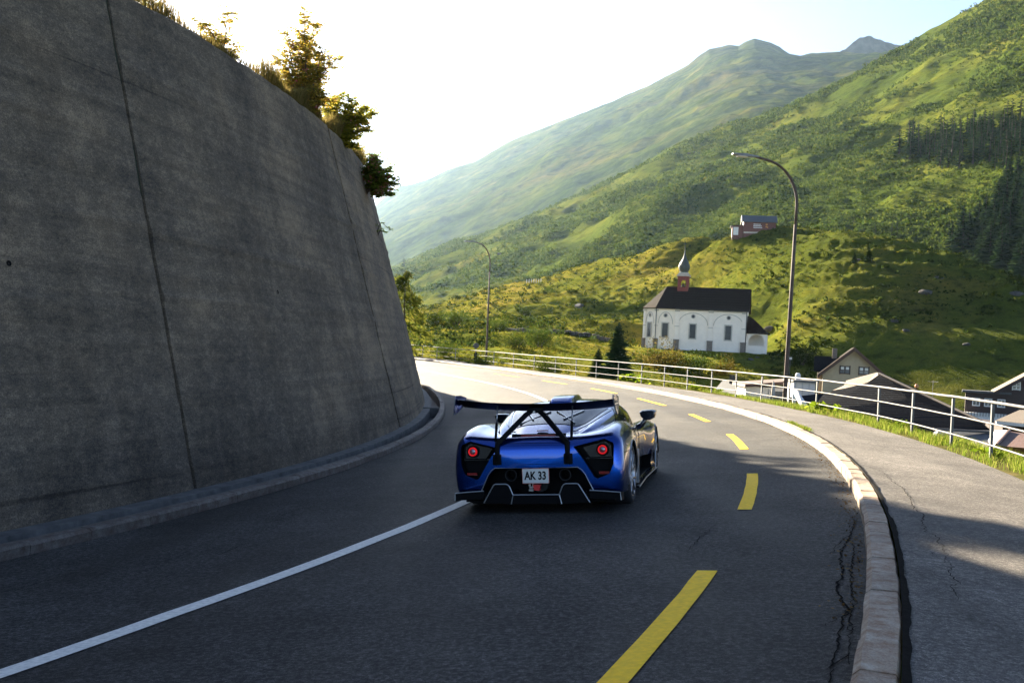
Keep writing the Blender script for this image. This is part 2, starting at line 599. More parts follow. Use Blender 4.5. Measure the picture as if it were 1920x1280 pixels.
def rock_slope(name, lo, hi):
    m, nt, bs, out = new_mat(name)
    f1 = noise_tex(nt, 0.004, 8, 0.65, dist=0.5)
    f2 = noise_tex(nt, 0.03, 6, 0.65)
    geo = nt.nodes.new('ShaderNodeNewGeometry')
    sx = nt.nodes.new('ShaderNodeSeparateXYZ'); nt.links.new(geo.outputs['Position'], sx.inputs[0])
    ma = N(nt, 'ShaderNodeMapRange'); ma.inputs['From Min'].default_value = lo; ma.inputs['From Max'].default_value = hi
    nt.links.new(sx.outputs['Z'], ma.inputs['Value'])
    ad = N(nt, 'ShaderNodeMath', operation='MULTIPLY_ADD'); nt.links.new(f2, ad.inputs[0]); ad.inputs[1].default_value = 1.2
    sb = N(nt, 'ShaderNodeMath', operation='SUBTRACT'); nt.links.new(ma.outputs[0], sb.inputs[0]); sb.inputs[1].default_value = 0.6
    nt.links.new(sb.outputs[0], ad.inputs[2])
    cl = N(nt, 'ShaderNodeClamp'); nt.links.new(ad.outputs[0], cl.inputs[0])
    g = ramp(nt, f1, [(0.3, (0.016, 0.032, 0.004)), (0.5, (0.042, 0.056, 0.007)), (0.72, (0.092, 0.078, 0.020))])
    f3 = noise_tex(nt, 0.011, 9, 0.75, dist=0.6)
    g = mixc(nt, 0.85, g, ramp(nt, f3, [(0.40, (0.28, 0.38, 0.34)), (0.52, (1, 1, 1)), (0.64, (1.7, 1.45, 1.15))]), 'MULTIPLY')
    g = mixc(nt, 0.6, g, ramp(nt, f2, [(0.3, 0.5), (0.7, 1.45)]), 'MULTIPLY')
    r = ramp(nt, f2, [(0.3, (0.022, 0.023, 0.026)), (0.7, (0.065, 0.064, 0.062))])
    nt.links.new(mixc(nt, cl.outputs[0], g, r), bs.inputs['Base Color'])
    bs.inputs['Roughness'].default_value = 0.95
    bs.inputs['Specular IOR Level'].default_value = 0.0
    bump(nt, bs, f2, 0.6, 6.0)
    return m


M['far_slope'] = rock_slope('far_slope', 850, 1300)
M['peak'] = rock_slope('far_rock', -500, 100)

# ================================================================== road, pavement, kerbs, gutter
S_LO, S_HI = -30.0, 76.0
sg = np.arange(S_LO, S_HI + 0.01, 0.5)
wf = np.linspace(0, 1, 17)
SS, WF = np.meshgrid(sg, wf, indexing='ij')
WW = -WL(SS) - 0.02 + WF * (WL(SS) + WR(SS) + 0.04)
G = rp(SS, WW)
G[..., 2] += 0.006 * fbm(G[..., 0] * 0.7, G[..., 1] * 0.7, oct=2)
b = MB(); b.grid(G)
road = tag(b.build('road', M['road'], smooth=True), kind='structure')


def road_z(s, w):
    P = rp(s, w)
    P[..., 2] += 0.006 * fbm(P[..., 0] * 0.7, P[..., 1] * 0.7, oct=2)
    return P


def ribbon(sa, wa, wb, ex, parent, name, mat):
    """strip of paint or tar following the road between offsets wa(s), wb(s)"""
    t = np.linspace(0, 1, 3)
    Sm, Tm = np.meshgrid(sa, t, indexing='ij')
    Wm = wa[:, None] * (1 - Tm) + wb[:, None] * Tm
    P = road_z(Sm, Wm); P[..., 2] += ex
    bb = MB(); bb.grid(P)
    return bb.build(name, mat, parent, smooth=True)


sa = np.arange(S_LO, S_HI, 0.4)
jit = 0.006 * vnoise(sa * 3, sa * 0)
ribbon(sa, -0.085 + jit, 0.085 + jit * 0.5, 0.008, road, 'centre_line', M['white_paint'])


# dashes: positions along the road measured from the photograph
def px_to_s(px, py, wfun):
    s = np.linspace(-4, 72, 1521)
    P = rp(s, wfun(s))
    u = F * P[:, 0] / P[:, 1]; v = -F * (P[:, 2] - CAMH) / P[:, 1]
    X = 960 + u * _c - v * _s; Y = 640 + u * _s + v * _c
    ok = P[:, 1] > 1
    d = np.where(ok, (X - px) ** 2 + (Y - py) ** 2, 1e12)
    return float(s[int(np.argmin(d))])


dash_px = [((1408, 888), (1395, 955)), ((1369, 812), (1396, 842)), ((1297, 771), (1328, 790)), ((1197, 746), (1247, 757.5)),
           ((1109, 729), (1156, 737)), ((1018, 712), (1063, 719)), ((927, 698), (974, 704)), ((836, 685), (877, 690))]
s_first = px_to_s(1326, 1072, YO)
dashes = [(s_first - 3.0, s_first)]
for a_, b_ in dash_px:
    q = sorted([px_to_s(*a_, YO), px_to_s(*b_, YO)])
    dashes.append((q[0], q[1]))
dashes.append((s_first - 8.2, s_first - 5.4))
for a_, b_ in dashes:
    sd = np.linspace(a_, b_, 9)
    ribbon(sd, YO(sd) - 0.075 + 0.004 * vnoise(sd * 9, 0 * sd), YO(sd) + 0.075 + 0.004 * vnoise(sd * 9, 5 + 0 * sd), 0.008, road, 'yellow_dash', M['yellow_paint'])

# pavement on the right
edge = lambda s: SW(s) + np.interp(s, [20, 26, 34, 40], [-0.28, -0.25, 0.05, 0.12])
tf = np.linspace(0, 1, 9)
SS, TF = np.meshgrid(sg, tf, indexing='ij')
TT = 0.205 + TF * (edge(SS) - 0.205)
G = sp(SS, TT)
G[..., 2] += 0.006 * fbm(G[..., 0] * 0.8, G[..., 1] * 0.8, 3.0, oct=2)
b = MB(); b.grid(G)
pave = tag(b.build('pavement', M['pave'], smooth=True), kind='structure')
sd = np.arange(S_LO, 40, 0.12)
j1 = 0.012 * vnoise(sd * 4, 0 * sd) + 0.007 * vnoise(sd * 13, 2 + 0 * sd)
P1 = sp(sd, 0.2 + 0 * sd, 0.011); P2 = sp(sd, 0.2 + np.interp(sd, [0, 12, 30], [0.040, 0.030, 0.012]) + j1, 0.011)
b = MB(); b.grid(np.stack([P1, P2], 1)); b.build('tar_joint', M['tar'], pave, smooth=True)


def kerb_run(name, mat, s0, s1, lens, frame, width, mirror):
    root = tag(empty(name, (0, 0, 0)), kind='structure')
    s = s0
    k = 0
    while s < s1:
        L = lens(s) * random.uniform(0.86, 1.14)
        e0, e1 = s + 0.004, s + L - 0.004
        n = 3 if L < 0.9 else 4
        ss_ = np.linspace(e0, e1, n)
        dz = random.uniform(-0.005, 0.005); dw = random.uniform(-0.004, 0.004)
        prof = [(0.012, -0.30), (0.0, -0.03), (0.002, 0.0 - 0.03), (0.03, 0.0), (width - 0.015, 0.004), (width, -0.02), (width, -0.3)]
        rows = []
        for q, sv in enumerate(ss_):
            row = []
            for i, (t, z) in enumerate(prof):
                nz = 0.006 * (random.random() - 0.5)
                inset = 0.005 if q in (0, n - 1) else 0.0
                tt = t + dw + nz + (inset if i < 4 and i > 0 else (-inset if i >= 4 else 0))
                zz = z + dz + nz - (inset * 0.6 if 2 < i < 5 else 0)
                row.append(frame(np.array(sv), np.array(tt), zz))
            rows.append(row)
        A = np.array(rows).reshape(n, len(prof), 3)
        bb = MB()
        bb.grid(A if mirror else A[::-1])
        m_ = len(prof)
        c0 = list(range(m_)); c1 = [(n - 1) * m_ + i for i in range(m_)]
        bb.f.append(c0); bb.m.append(0); bb.f.append(c1[::-1]); bb.m.append(0)
        o = bb.build('kerb_stone', mat, root)
        bmx = bmesh.new(); bmx.from_mesh(o.data); bmesh.ops.recalc_face_normals(bmx, faces=bmx.faces)
        bmx.to_mesh(o.data); bmx.free()
        smooth_by_angle(o, 28)
        s += L
        k += 1
    return root


kerb_run('kerb_right', M['granite'], -6.0, 72, lambda s: float(np.interp(s, [0, 10, 16, 40], [0.55, 0.55, 0.9, 1.3])), lambda s, t, z: sp(s, t, z - 0.0), 0.20, True)
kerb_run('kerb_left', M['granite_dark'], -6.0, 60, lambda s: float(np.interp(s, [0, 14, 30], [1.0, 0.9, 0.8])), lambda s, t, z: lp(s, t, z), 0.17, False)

# gutter and footing between the left kerb and the wall
gd = np.interp(sg, [10, 14, 22, 30], [0.07, 0.10, 0.28, 0.30])
prof_t = [0.165, 0.17, 0.43, 0.44, WALL_GAP + 0.25]
rows = []
for t in prof_t:
    if t in (0.17, 0.43):
        P = lp(sg, t + 0 * sg); P[:, 2] -= gd
    else:
        P = lp(sg, t + 0 * sg, -0.012)
    rows.append(P)
b = MB(); b.grid(np.stack(rows, 1)); gutter = tag(b.build('gutter', M['gutter']), kind='structure')
# the cross wall of the catch basin where the gutter deepens
b = MB()
for sq in (24.2,):
    a0 = lp(np.array(sq), np.array(0.17), 0.02); a1 = lp(np.array(sq), np.array(0.66), 0.02); a2 = lp(np.array(sq + 0.22), np.array(0.66), 0.02); a3 = lp(np.array(sq + 0.22), np.array(0.17), 0.02)
    b.prism([a0, a1, a2, a3], (0, 0, -0.4))
b.build('catch_basin_wall', M['gutter'], gutter)

# ================================================================== retaining wall
wall = tag(empty('retaining_wall', tuple(wallp(np.array(10.0), np.array(0.0)))), 'tall battered concrete retaining wall curving along the left side of the road', 'retaining wall')
bpy.context.view_layer.update()
W_INV = wall.matrix_world.inverted()
JOINTS = [-24, -14.8, -4.1, 6.82, 17.7, 28.6, 39.5, 50.5, 62.0]
lift_h = [1.25, 2.55, 3.55, 4.75, 5.85]


def child_pts(A, inv):
    A = np.asarray(A, float)
    sh = A.shape
    B = A.reshape(-1, 3) + np.array(inv.translation)
    return B.reshape(sh)


for k in range(len(JOINTS) - 1):
    s0, s1 = JOINTS[k] + 0.032, JOINTS[k + 1] - 0.032
    ns = max(12, int((s1 - s0) / 0.22))
    sv = np.linspace(s0, s1, ns)
    nh = 150
    hv = np.linspace(-0.25, 1, nh)
    hv = np.where(hv < 0, hv, hv)
    Sm, Hm = np.meshgrid(sv, hv, indexing='ij')
    top = WHT(Sm) + 0.035 * fbm(Sm * 0.45, k + 0 * Sm, oct=3) - 0.03 * np.abs(fbm(Sm * 3, k + 0 * Sm))
    Hm = np.where(Hm < 0, Hm, Hm * top)
    bi = np.floor(Hm / 0.155 + 0.15 * vnoise(Sm * 0.12, k + 0 * Sm)).astype(int)
    push = 0.007 * vnoise(bi * 7.7 + k * 31, np.floor(Sm / 3.1) + 0 * Sm, k) + 0.004 * fbm(Sm * 0.8, Hm * 1.5, k, oct=4)
    for li, lh in enumerate(lift_h):
        hh = lh + 0.16 * vnoise(Sm * 0.15 + 5 * li, k * 3.0 + 0 * Sm) + 0.04 * Sm * 0
        push += np.where(Hm < hh, 0.012, 0.0) * (0.5 + 0.5 * vnoise(Sm * 0.3, li + 0 * Sm)) + 0.03 * np.exp(-((Hm - hh) / 0.06) ** 2) * np.clip(vnoise(Sm * 0.5 + 9, li * 4.0 + k + 0 * Sm) + 0.35, 0, 1)
    edge_r = np.minimum(Sm - s0, s1 - Sm)
    push -= 0.02 * np.exp(-edge_r / 0.04)
    push += (0.012, -0.01, -0.012, 0.0, 0.016, 0.0, 0.0, 0.0)[k]
    Pf = wallp(Sm, Hm, push)
    tp = Pf[:, -1, :].copy()
    back = wallp(sv, hv[-1] * top[:, -1] - 0.04, -0.55 + 0 * sv)
    rowsb = np.stack([tp, back, wallp(sv, hv[-1] * top[:, -1] - 1.2, -0.9 + 0 * sv)], 1)
    b = MB()
    b.grid(child_pts(Pf, W_INV)[::-1])
    b.grid(child_pts(rowsb, W_INV)[::-1])
    for e in (0, -1):
        Pe = Pf[e]
        Pb = wallp(sv[e] + 0 * Hm[e], Hm[e], push[e] - 0.5)
        A = np.stack([Pe, Pb], 1)
        b.grid(child_pts(A if e == 0 else A[::-1], W_INV))
    o = b.build('wall_panel', M['wall'], wall, smooth=True)
    smooth_by_angle(o, 50)
# mossy filling behind the open joints, weep holes
for k, sj in enumerate(JOINTS[1:-1]):
    hv = np.linspace(-0.2, float(WHT(np.array(sj))) - 0.1, 40)
    P1 = wallp(sj - 0.07 + 0 * hv, hv, -0.06 + 0.03 * vnoise(hv * 3, k + 0 * hv)); P2 = wallp(sj + 0.07 + 0 * hv, hv, -0.06 + 0.03 * vnoise(hv * 3 + 1, k + 0 * hv))
    b = MB(); b.grid(child_pts(np.stack([P1, P2], 1), W_INV)); b.build('joint_filling', M['joint'], wall, smooth=True)
b0 = MB()
b0.lathe([(0.0, -0.004), (0.034, 0.002), (0.04, -0.03)], 14)
hole_me = b0.mesh('weep_hole'); hole_me.materials.append(M['tar'])


def wall_at_px(px, py):
    s = np.linspace(-2, 30, 641); h = np.linspace(0, 7, 281)
    Sm, Hm = np.meshgrid(s, h, indexing='ij')
    P = wallp(Sm, Hm)
    u = F * P[..., 0] / P[..., 1]; v = -F * (P[..., 2] - CAMH) / P[..., 1]
    X = 960 + u * _c - v * _s; Y = 640 + u * _s + v * _c
    d = np.where(P[..., 1] > 1, (X - px) ** 2 + (Y - py) ** 2, 1e12)
    i, j = np.unravel_index(int(np.argmin(d)), d.shape)
    return float(s[i]), float(h[j])


for px, py in ((14, 494), (519, 548)):
    s_, h_ = wall_at_px(px, py)
    nrm = Vector((math.cos(float(HD(s_))), -math.sin(float(HD(s_))), 0.27)).normalized()
    o = link('weep_hole', hole_me, wall)
    p = Vector(tuple(wallp(np.array(s_), np.array(h_), 0.01)))
    o.matrix_parent_inverse = Matrix.Identity(4)
    o.matrix_basis = Matrix.Translation(p - wall.location) @ nrm.to_track_quat('Z', 'Y').to_matrix().to_4x4()

# the ground above the wall
sv = np.arange(-24, 60, 1.0)
dv = np.concatenate([[0.3, 0.8, 1.6, 3.0], np.linspace(5, 70, 24)])
Sm, Dm = np.meshgrid(sv, dv, indexing='ij')
P = wallp(Sm, WHT(Sm) - 0.12, -0.35)
T = HD(Sm)
lift = 0.06 * Dm - 0.0004 * Dm ** 2 + 0.35 * fbm(P[..., 0] * 0.1 + Dm * 0.2, P[..., 1] * 0.1, oct=3) * np.clip(Dm / 6, 0, 1)
H0 = np.interp(sv, [-24, 60], [0.2, 0.2])
P[..., 0] -= np.cos(0.1) * Dm
P[..., 1] += np.sin(0.1) * Dm * 0.2
P[..., 2] += lift
b = MB(); b.grid(P[:, ::-1])
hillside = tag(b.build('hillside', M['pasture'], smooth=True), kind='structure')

# ================================================================== terrain beyond the railing
ctrl = [
    (780, 652, 100), (900, 655, 105), (1000, 652, 105), (1100, 668, 100), (1160, 680, 95),
    (900, 705, 80), (1050, 722, 75), (1200, 745, 68), (1330, 760, 62),
    (760, 622, 150), (800, 612, 170), (950, 606, 160), (1100, 604, 165), (1180, 612, 160),
    (1195, 655, 138), (1205, 653, 140), (1260, 656, 140), (1330, 659, 139), (1400, 662, 138), (1436, 668, 141), (1300, 646, 154), (1420, 655, 154), (1210, 643, 154),
    (1250, 668, 131), (1320, 676, 129), (1400, 684, 127), (1300, 705, 116), (1220, 715, 108), (1420, 705, 118), (1360, 745, 90), (1160, 660, 130), (1120, 650, 130),
    (1290, 600, 175), (1290, 550, 200), (1290, 500, 230), (1100, 560, 215), (1100, 520, 255), (950, 570, 215),
    (770, 606, 225), (803, 590, 235), (880, 562, 245), (971, 531, 262), (1020, 524, 270), (1106, 495, 272), (1220, 474, 262), (1290, 456, 238), (1345, 455, 209), (1375, 453, 203), (1410, 451, 200), (1450, 448, 196), (1560, 446, 175), (1650, 462, 166), (1750, 492, 158), (1840, 527, 150), (1920, 556, 143), (2050, 605, 136), (2300, 660, 128),
    (1480, 560, 160), (1600, 545, 152), (1700, 560, 147), (1800, 575, 143),
    (1480, 600, 152), (1600, 603, 143), (1700, 605, 140), (1800, 607, 138), (1920, 611, 135),
    (1480, 613, 149), (1600, 617, 139.5), (1700, 619, 136.5), (1800, 621, 134.5), (1920, 625, 131.5),
    (1520, 690, 128), (1600, 680, 131), (1700, 680, 129), (1900, 680, 125), (1600, 730, 124), (1750, 735, 121), (1920, 740, 117), (2100, 760, 112), (1600, 785, 115), (1750, 800, 112), (1900, 815, 106),
    (1480, 800, 80), (1600, 850, 80), (1800, 870, 80), (2000, 900, 75),
    (600, 620, 230), (500, 640, 120), (400, 650, 200), (650, 660, 100),
]
behind = [(770, 640, 300), (880, 600, 305), (1020, 575, 320), (1220, 520, 325), (1360, 510, 280), (1450, 510, 255), (1560, 520, 235), (1650, 530, 222), (1840, 590, 195), (2050, 650, 175), (500, 640, 300), (2300, 700, 170)]
CP = [at(*c) for c in ctrl + behind]
for s_ in np.arange(-10, 74, 7.0):
    for w_, dz in ((0.0, -1.6), (float(WR(s_) + SW(s_)) + 0.9, -0.32), (float(WR(s_) + SW(s_)) + 5.0, -3.2), (float(WR(s_) + SW(s_)) + 13.0, -6.0)):
        if w_ > 10 and s_ > 45:
            continue
        P_ = rp(np.array(s_), np.array(w_)); z_ = float(side_z(s_, 2.5)) if w_ > 0 else float(P_[2])
        CP.append(Vector((P_[0], P_[1], z_ + dz)))
CP = np.array([tuple(p) for p in CP])
RS = 100.0


def _phi(r2): return 0.5 * r2 * np.log(r2 + 1e-9)


_XY = CP[:, :2] / RS
_n = len(CP)
_K = _phi(((_XY[:, None] - _XY[None]) ** 2).sum(-1)) + 2e-4 * np.eye(_n)
_P = np.hstack([np.ones((_n, 1)), _XY])
_A = np.vstack([np.hstack([_K, _P]), np.hstack([_P.T, np.zeros((3, 3))])])
_W = np.linalg.solve(_A, np.concatenate([CP[:, 2], np.zeros(3)]))


def terrain_z(x, y):
    x = np.asarray(x, float); y = np.asarray(y, float)
    sh = x.shape
    q = np.stack([x.ravel(), y.ravel()], 1) / RS
    out = np.zeros(len(q))
    for i in range(0, len(q), 20000):
        d2 = ((q[i:i + 20000, None] - _XY[None]) ** 2).sum(-1)
        out[i:i + 20000] = _phi(d2) @ _W[:_n] + _W[_n] + q[i:i + 20000] @ _W[_n + 1:]
    return out.reshape(sh)


uu = np.linspace(-0.62, 0.85, 620)
dd = np.concatenate([np.linspace(6, 60, 60, endpoint=False), np.linspace(60, 150, 130, endpoint=False), np.linspace(150, 290, 240, endpoint=False), np.linspace(290, 350, 30)])
Um, Dm = np.meshgrid(uu, dd, indexing='ij')
Xm = Um * Dm
Zm = terrain_z(Xm, Dm)
# tussocks and hummocks on the pasture, a smoother mown meadow low on the right
ru = np.clip((Dm - 85) / 60, 0, 1)
mown = np.clip((Um - 0.27) / 0.08, 0, 1) * np.clip((141 - Dm) / 6, 0, 1)
chap = np.exp(-(((Xm - 27) / 16) ** 2 + ((Dm - 142) / 16) ** 2))
amp = ru * (1 - 0.8 * mown) * (1 - 0.85 * chap)
hum = 0.45 * fbm(Xm * 0.055, Dm * 0.055, oct=3) + 0.38 * np.abs(fbm(Xm * 0.26, Dm * 0.2, 2.0, oct=3)) + 0.36 * np.abs(fbm(Xm * 0.75, Dm * 0.5, 5.0, oct=2)) + 0.22 * np.sin(2 * np.pi * Zm / 2.7 + 2.5 * fbm(Xm * 0.04, Dm * 0.04, 40.0, oct=2))
Zm = Zm + amp * hum + 0.05 * fbm(Xm * 0.5, Dm * 0.5, 1.0, oct=2)
TER = np.stack([Xm, Dm, Zm], -1)
b = MB(); b.grid(TER)
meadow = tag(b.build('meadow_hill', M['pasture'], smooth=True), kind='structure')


def project(P):
    P = np.asarray(P, float)
    u = F * P[..., 0] / P[..., 1]; v = -F * (P[..., 2] - CAMH) / P[..., 1]
    return 960 + u * _c - v * _s, 640 + u * _s + v * _c


# ================================================================== mountains
def mountain(name, ridge, foot, mat, nc, nr, amp, scale, seed, back=0.5, curve=1.0, ridge_amp=0.15, aniso=1.0, detail=None):
    rx = np.array([r[0] for r in ridge], float); ry = np.array([r[1] for r in ridge], float); rd = np.array([r[2] for r in ridge], float)
    fx = np.array([r[0] for r in foot], float); fy = np.array([r[1] for r in foot], float); fd = np.array([r[2] for r in foot], float)
    px = np.linspace(rx[0], rx[-1], nc)
    A = np.array([tuple(at(x, np.interp(x, rx, ry), np.interp(x, rx, rd))) for x in px])
    B = np.array([tuple(at(x, np.interp(x, fx, fy), np.interp(x, fx, fd))) for x in px])
    t = np.linspace(0, 1, nr)
    tz = t ** curve
    ker = np.hanning(2 * (nc // 9) + 1); ker /= ker.sum()
    pad = nc // 9
    As = np.stack([np.convolve(np.pad(A[:, q], pad, mode='reflect', reflect_type='odd'), ker, 'valid') for q in range(3)], 1)
    kk = (np.clip((t - 0.55) / 0.45, 0, 1) ** 1.5)[None, :, None]
    AA = As[:, None, :] * (1 - kk) + A[:, None, :] * kk
    G = np.zeros((nc, nr, 3))
    G[..., 0] = B[:, None, 0] * (1 - t) + AA[..., 0] * t
    G[..., 1] = B[:, None, 1] * (1 - t) + AA[..., 1] * t
    G[..., 2] = B[:, None, 2] * (1 - tz) + AA[..., 2] * tz
    # relief: gullies and spurs; fades towards the crest so that the skyline keeps its line
    x, y = G[..., 0] / scale, G[..., 1] / scale * aniso
    rel = 1.0 * fbm(x, y, seed, oct=5, gain=0.5) - 0.9 * np.abs(fbm(x * 1.7 + 3, y * 0.8, seed + 4.0, oct=4))
    env = np.clip(t * 6, 0, 1) * (ridge_amp + (1 - ridge_amp) * np.clip((1 - t) * 5, 0, 1))
    G[..., 2] += amp * rel * env
    if detail:
        G[..., 2] += detail[0] * (np.abs(fbm(G[..., 0] / detail[1], G[..., 1] / detail[1] * 0.5, seed + 20, oct=4, gain=0.6)) - 0.3) * (0.35 + 0.65 * env)
    # the far side
    back_rows = []
    for q in (0.08, 0.25, 0.6):
        Bk = G[:, -1].copy()
        Bk[:, 1] += (A[:, 1] - B[:, 1]) * q * back
        Bk[:, 0] *= 1 + q * 0.1
        Bk[:, 2] -= (A[:, 2] - B[:, 2]) * q * 0.8
        back_rows.append(Bk)
    G = np.concatenate([G, np.stack(back_rows, 1)], 1)
    b = MB(); b.grid(G)
    return tag(b.build(name, mat, smooth=True), kind='structure'), G


flank, FLK = mountain('mountain_flank',
    [(560, 560, 1600), (700, 512, 1500), (750, 497, 1450), (800, 472, 1400), (860, 447, 1300), (905, 440, 1270), (960, 420, 1240), (1000, 402, 1220), (1100, 362, 1150), (1180, 322, 1120), (1250, 283, 1100), (1330, 250, 1080), (1400, 222, 1050), (1480, 192, 1040), (1550, 163, 1020), (1600, 138, 1010), (1650, 108, 1000), (1700, 80, 980), (1740, 53, 970), (1790, 28, 960), (1830, 5, 950), (1900, -40, 930), (2100, -150, 900), (2400, -320, 860)],
    [(560, 650, 330), (800, 640, 335), (1000, 600, 345), (1220, 545, 355), (1450, 510, 360), (1650, 520, 340), (1840, 590, 290), (2050, 660, 245), (2400, 720, 220)],
    M['slope'], 360, 280, 8, 95, 3.0, curve=1.05, ridge_amp=0.25, detail=(1.6, 14))
ridge_far, FAR = mountain('far_mountain',
    [(640, 425, 4600), (690, 400, 4500), (720, 372, 4500), (750, 350, 4500), (775, 345, 4400), (800, 338, 4350), (840, 318, 4250), (862, 311, 4200), (890, 303, 4150), (960, 262, 4000), (1000, 247, 3900), (1050, 226, 3800), (1150, 190, 3600), (1220, 158, 3500), (1290, 122, 3400), (1312, 104, 3350), (1330, 92, 3300), (1365, 84, 3300), (1385, 86, 3250), (1400, 77, 3220), (1415, 72, 3200), (1445, 80, 3200), (1462, 88, 3200), (1480, 101, 3200), (1500, 104, 3200), (1520, 99, 3150), (1560, 97, 3100), (1600, 98, 3050), (1640, 99, 3000), (1750, 90, 3000), (1900, 80, 2900)],
    [(640, 570, 1860), (750, 530, 1800), (900, 480, 1700), (1100, 410, 1600), (1400, 275, 1500), (1640, 170, 1450), (1900, 60, 1400)],
    M['far_slope'], 420, 300, 17, 300, 8.0, curve=1.0, ridge_amp=0.2, detail=(4.0, 45))
peak, PEAK = mountain('far_peak',
    [(1480, 140, 3500), (1560, 108, 3500), (1585, 92, 3500), (1600, 80, 3500), (1612, 71, 3500), (1632, 68, 3500), (1645, 72, 3500), (1660, 80, 3500), (1690, 82, 3500), (1720, 98, 3500), (1800, 130, 3500)],
    [(1480, 240, 3250), (1600, 230, 3250), (1800, 220, 3250)], M['peak'], 120, 90, 18, 260, 12.0, ridge_amp=0.3, detail=(9.0, 50))
# valley floor under everything, out to the horizon
b = MB()
xs = np.linspace(-980, 1580, 41); ys = np.linspace(-380, 5780, 81)
Xg, Yg = np.meshgrid(xs, ys, indexing='ij')
Zg = -14 - 20 * np.clip((np.hypot(Xg, Yg) - 300) / 3000, 0, 1)
b.grid(np.stack([Xg, Yg, Zg], -1))
tag(b.build('valley_floor', M['slope'], smooth=True), kind='structure')

# ------------------------------------------------------------------ the air
hb = MB()
hb.box((300, 2700, 562), (2600, 6200, 1236))
M['haze'] = bpy.data.materials.new('haze')
M['haze'].use_nodes = True
hn = M['haze'].node_tree
hn.nodes.clear()
ho = hn.nodes.new('ShaderNodeOutputMaterial')
hv_ = hn.nodes.new('ShaderNodeVolumePrincipled')
hv_.inputs['Color'].default_value = (0.50, 0.72, 1.0, 1)
hv_.inputs['Density'].default_value = 0.000020
hv_.inputs['Anisotropy'].default_value = 0.6
hn.links.new(hv_.outputs[0], ho.inputs['Volume'])
try:
    M['haze'].cycles.homogeneous_volume = True
except Exception:
    pass
haze = tag(hb.build('haze', M['haze']), kind='stuff')
# ================================================================== vegetation
def quads_from(centers, dirs, normals, L, Wd, bend=0.0):
    """leaf quads: centre, direction, normal (n,3), length and width arrays"""
    d = dirs / np.linalg.norm(dirs, axis=1, keepdims=True)
    sd_ = np.cross(d, normals); sd_ /= (np.linalg.norm(sd_, axis=1, keepdims=True) + 1e-9)
    L = np.asarray(L)[:, None] / 2; Wd = np.asarray(Wd)[:, None] / 2
    a = centers - d * L; c = centers + d * L
    b1 = centers + sd_ * Wd; b2 = centers - sd_ * Wd
    V = np.stack([a, b1, c, b2], 1).reshape(-1, 3)
    n = len(centers)
    Fq = np.arange(4 * n).reshape(n, 4)
    return V, Fq


def rand_dirs(n, g=rng):
    v = g.normal(size=(n, 3))
    return v / np.linalg.norm(v, axis=1, keepdims=True)


def clump(n, rad, leaf, flat=0.75, g=rng, shell=0.55, lobes=5):
    """a shrub: leaves gathered on several uneven lobes inside an ellipsoid, base at z=0"""
    lc = g.normal(size=(lobes, 3)) * np.array([0.42, 0.42, 0.25]) + np.array([0, 0, 0.55])
    lr = g.uniform(0.35, 0.62, lobes)
    k = g.integers(0, lobes, n)
    d = rand_dirs(n, g)
    r = lr[k] * (shell + (1 - shell) * g.random(n)) ** 0.6
    c = lc[k] + d * r[:, None]
    c[:, 2] = np.abs(c[:, 2]) * flat
    c *= rad
    nrm = d * 0.7 + rand_dirs(n, g) * 0.6
    dr = np.cross(nrm, rand_dirs(n, g))
    return quads_from(c, dr, nrm, leaf * g.uniform(0.7, 1.4, n), leaf * g.uniform(0.45, 0.8, n))


def fir_mesh(name, levels, per, seg, mats, H=1.0, Rb=0.22, seed=1, ragged=0.3):
    """conifer of unit height: tapered trunk, whorls of drooping ragged boughs"""
    g = np.random.default_rng(seed)
    b = MB()
    b.tube([(0, 0, -0.03), (0, 0, 0.5), (0, 0, 0.985)], [0.022, 0.013, 0.002], 6, 0)
    V, Q = [], []
    n0 = 0
    for i in range(levels):
        t = (i + 0.5) / levels
        z = 0.07 + 0.92 * t
        rr = Rb * (1 - t) ** 0.85 + 0.012
        for k in range(per):
            a = g.uniform(0, 2 * math.pi)
            rl = rr * g.uniform(1 - ragged, 1 + ragged * 0.4)
            ca, sa_ = math.cos(a), math.sin(a)
            zz = z + g.uniform(-0.5, 0.5) / levels
            droop = g.uniform(0.25, 0.55) * (1 - t * 0.8)
            w0 = rl * g.uniform(0.35, 0.55)
            pts = []
            for q in range(seg + 1):
                u = q / seg
                x = rl * u
                h = zz - rl * droop * u ** 1.3 + (0.06 * rl if q == seg else 0)
                w = w0 * (0.35 + 1.1 * u - 1.25 * u * u) + 0.004
                pts.append((ca * x - sa_ * w, sa_ * x + ca * w, h - w * 0.35 * g.uniform(0.3, 1.4)))
                pts.append((ca * x, sa_ * x, h + 0.012 * g.uniform(0.2, 1)))
                pts.append((ca * x + sa_ * w, sa_ * x - ca * w, h - w * 0.35 * g.uniform(0.3, 1.4)))
            V += pts
            for q in range(seg):
                o = n0 + q * 3
                Q.append((o, o + 1, o + 4, o + 3)); Q.append((o + 1, o + 2, o + 5, o + 4))
            n0 += 3 * (seg + 1)
    b.quads(np.array(V), np.array(Q), 1)
    me = b.mesh(name)
    me.materials.append(mats[0]); me.materials.append(mats[1])
    return me


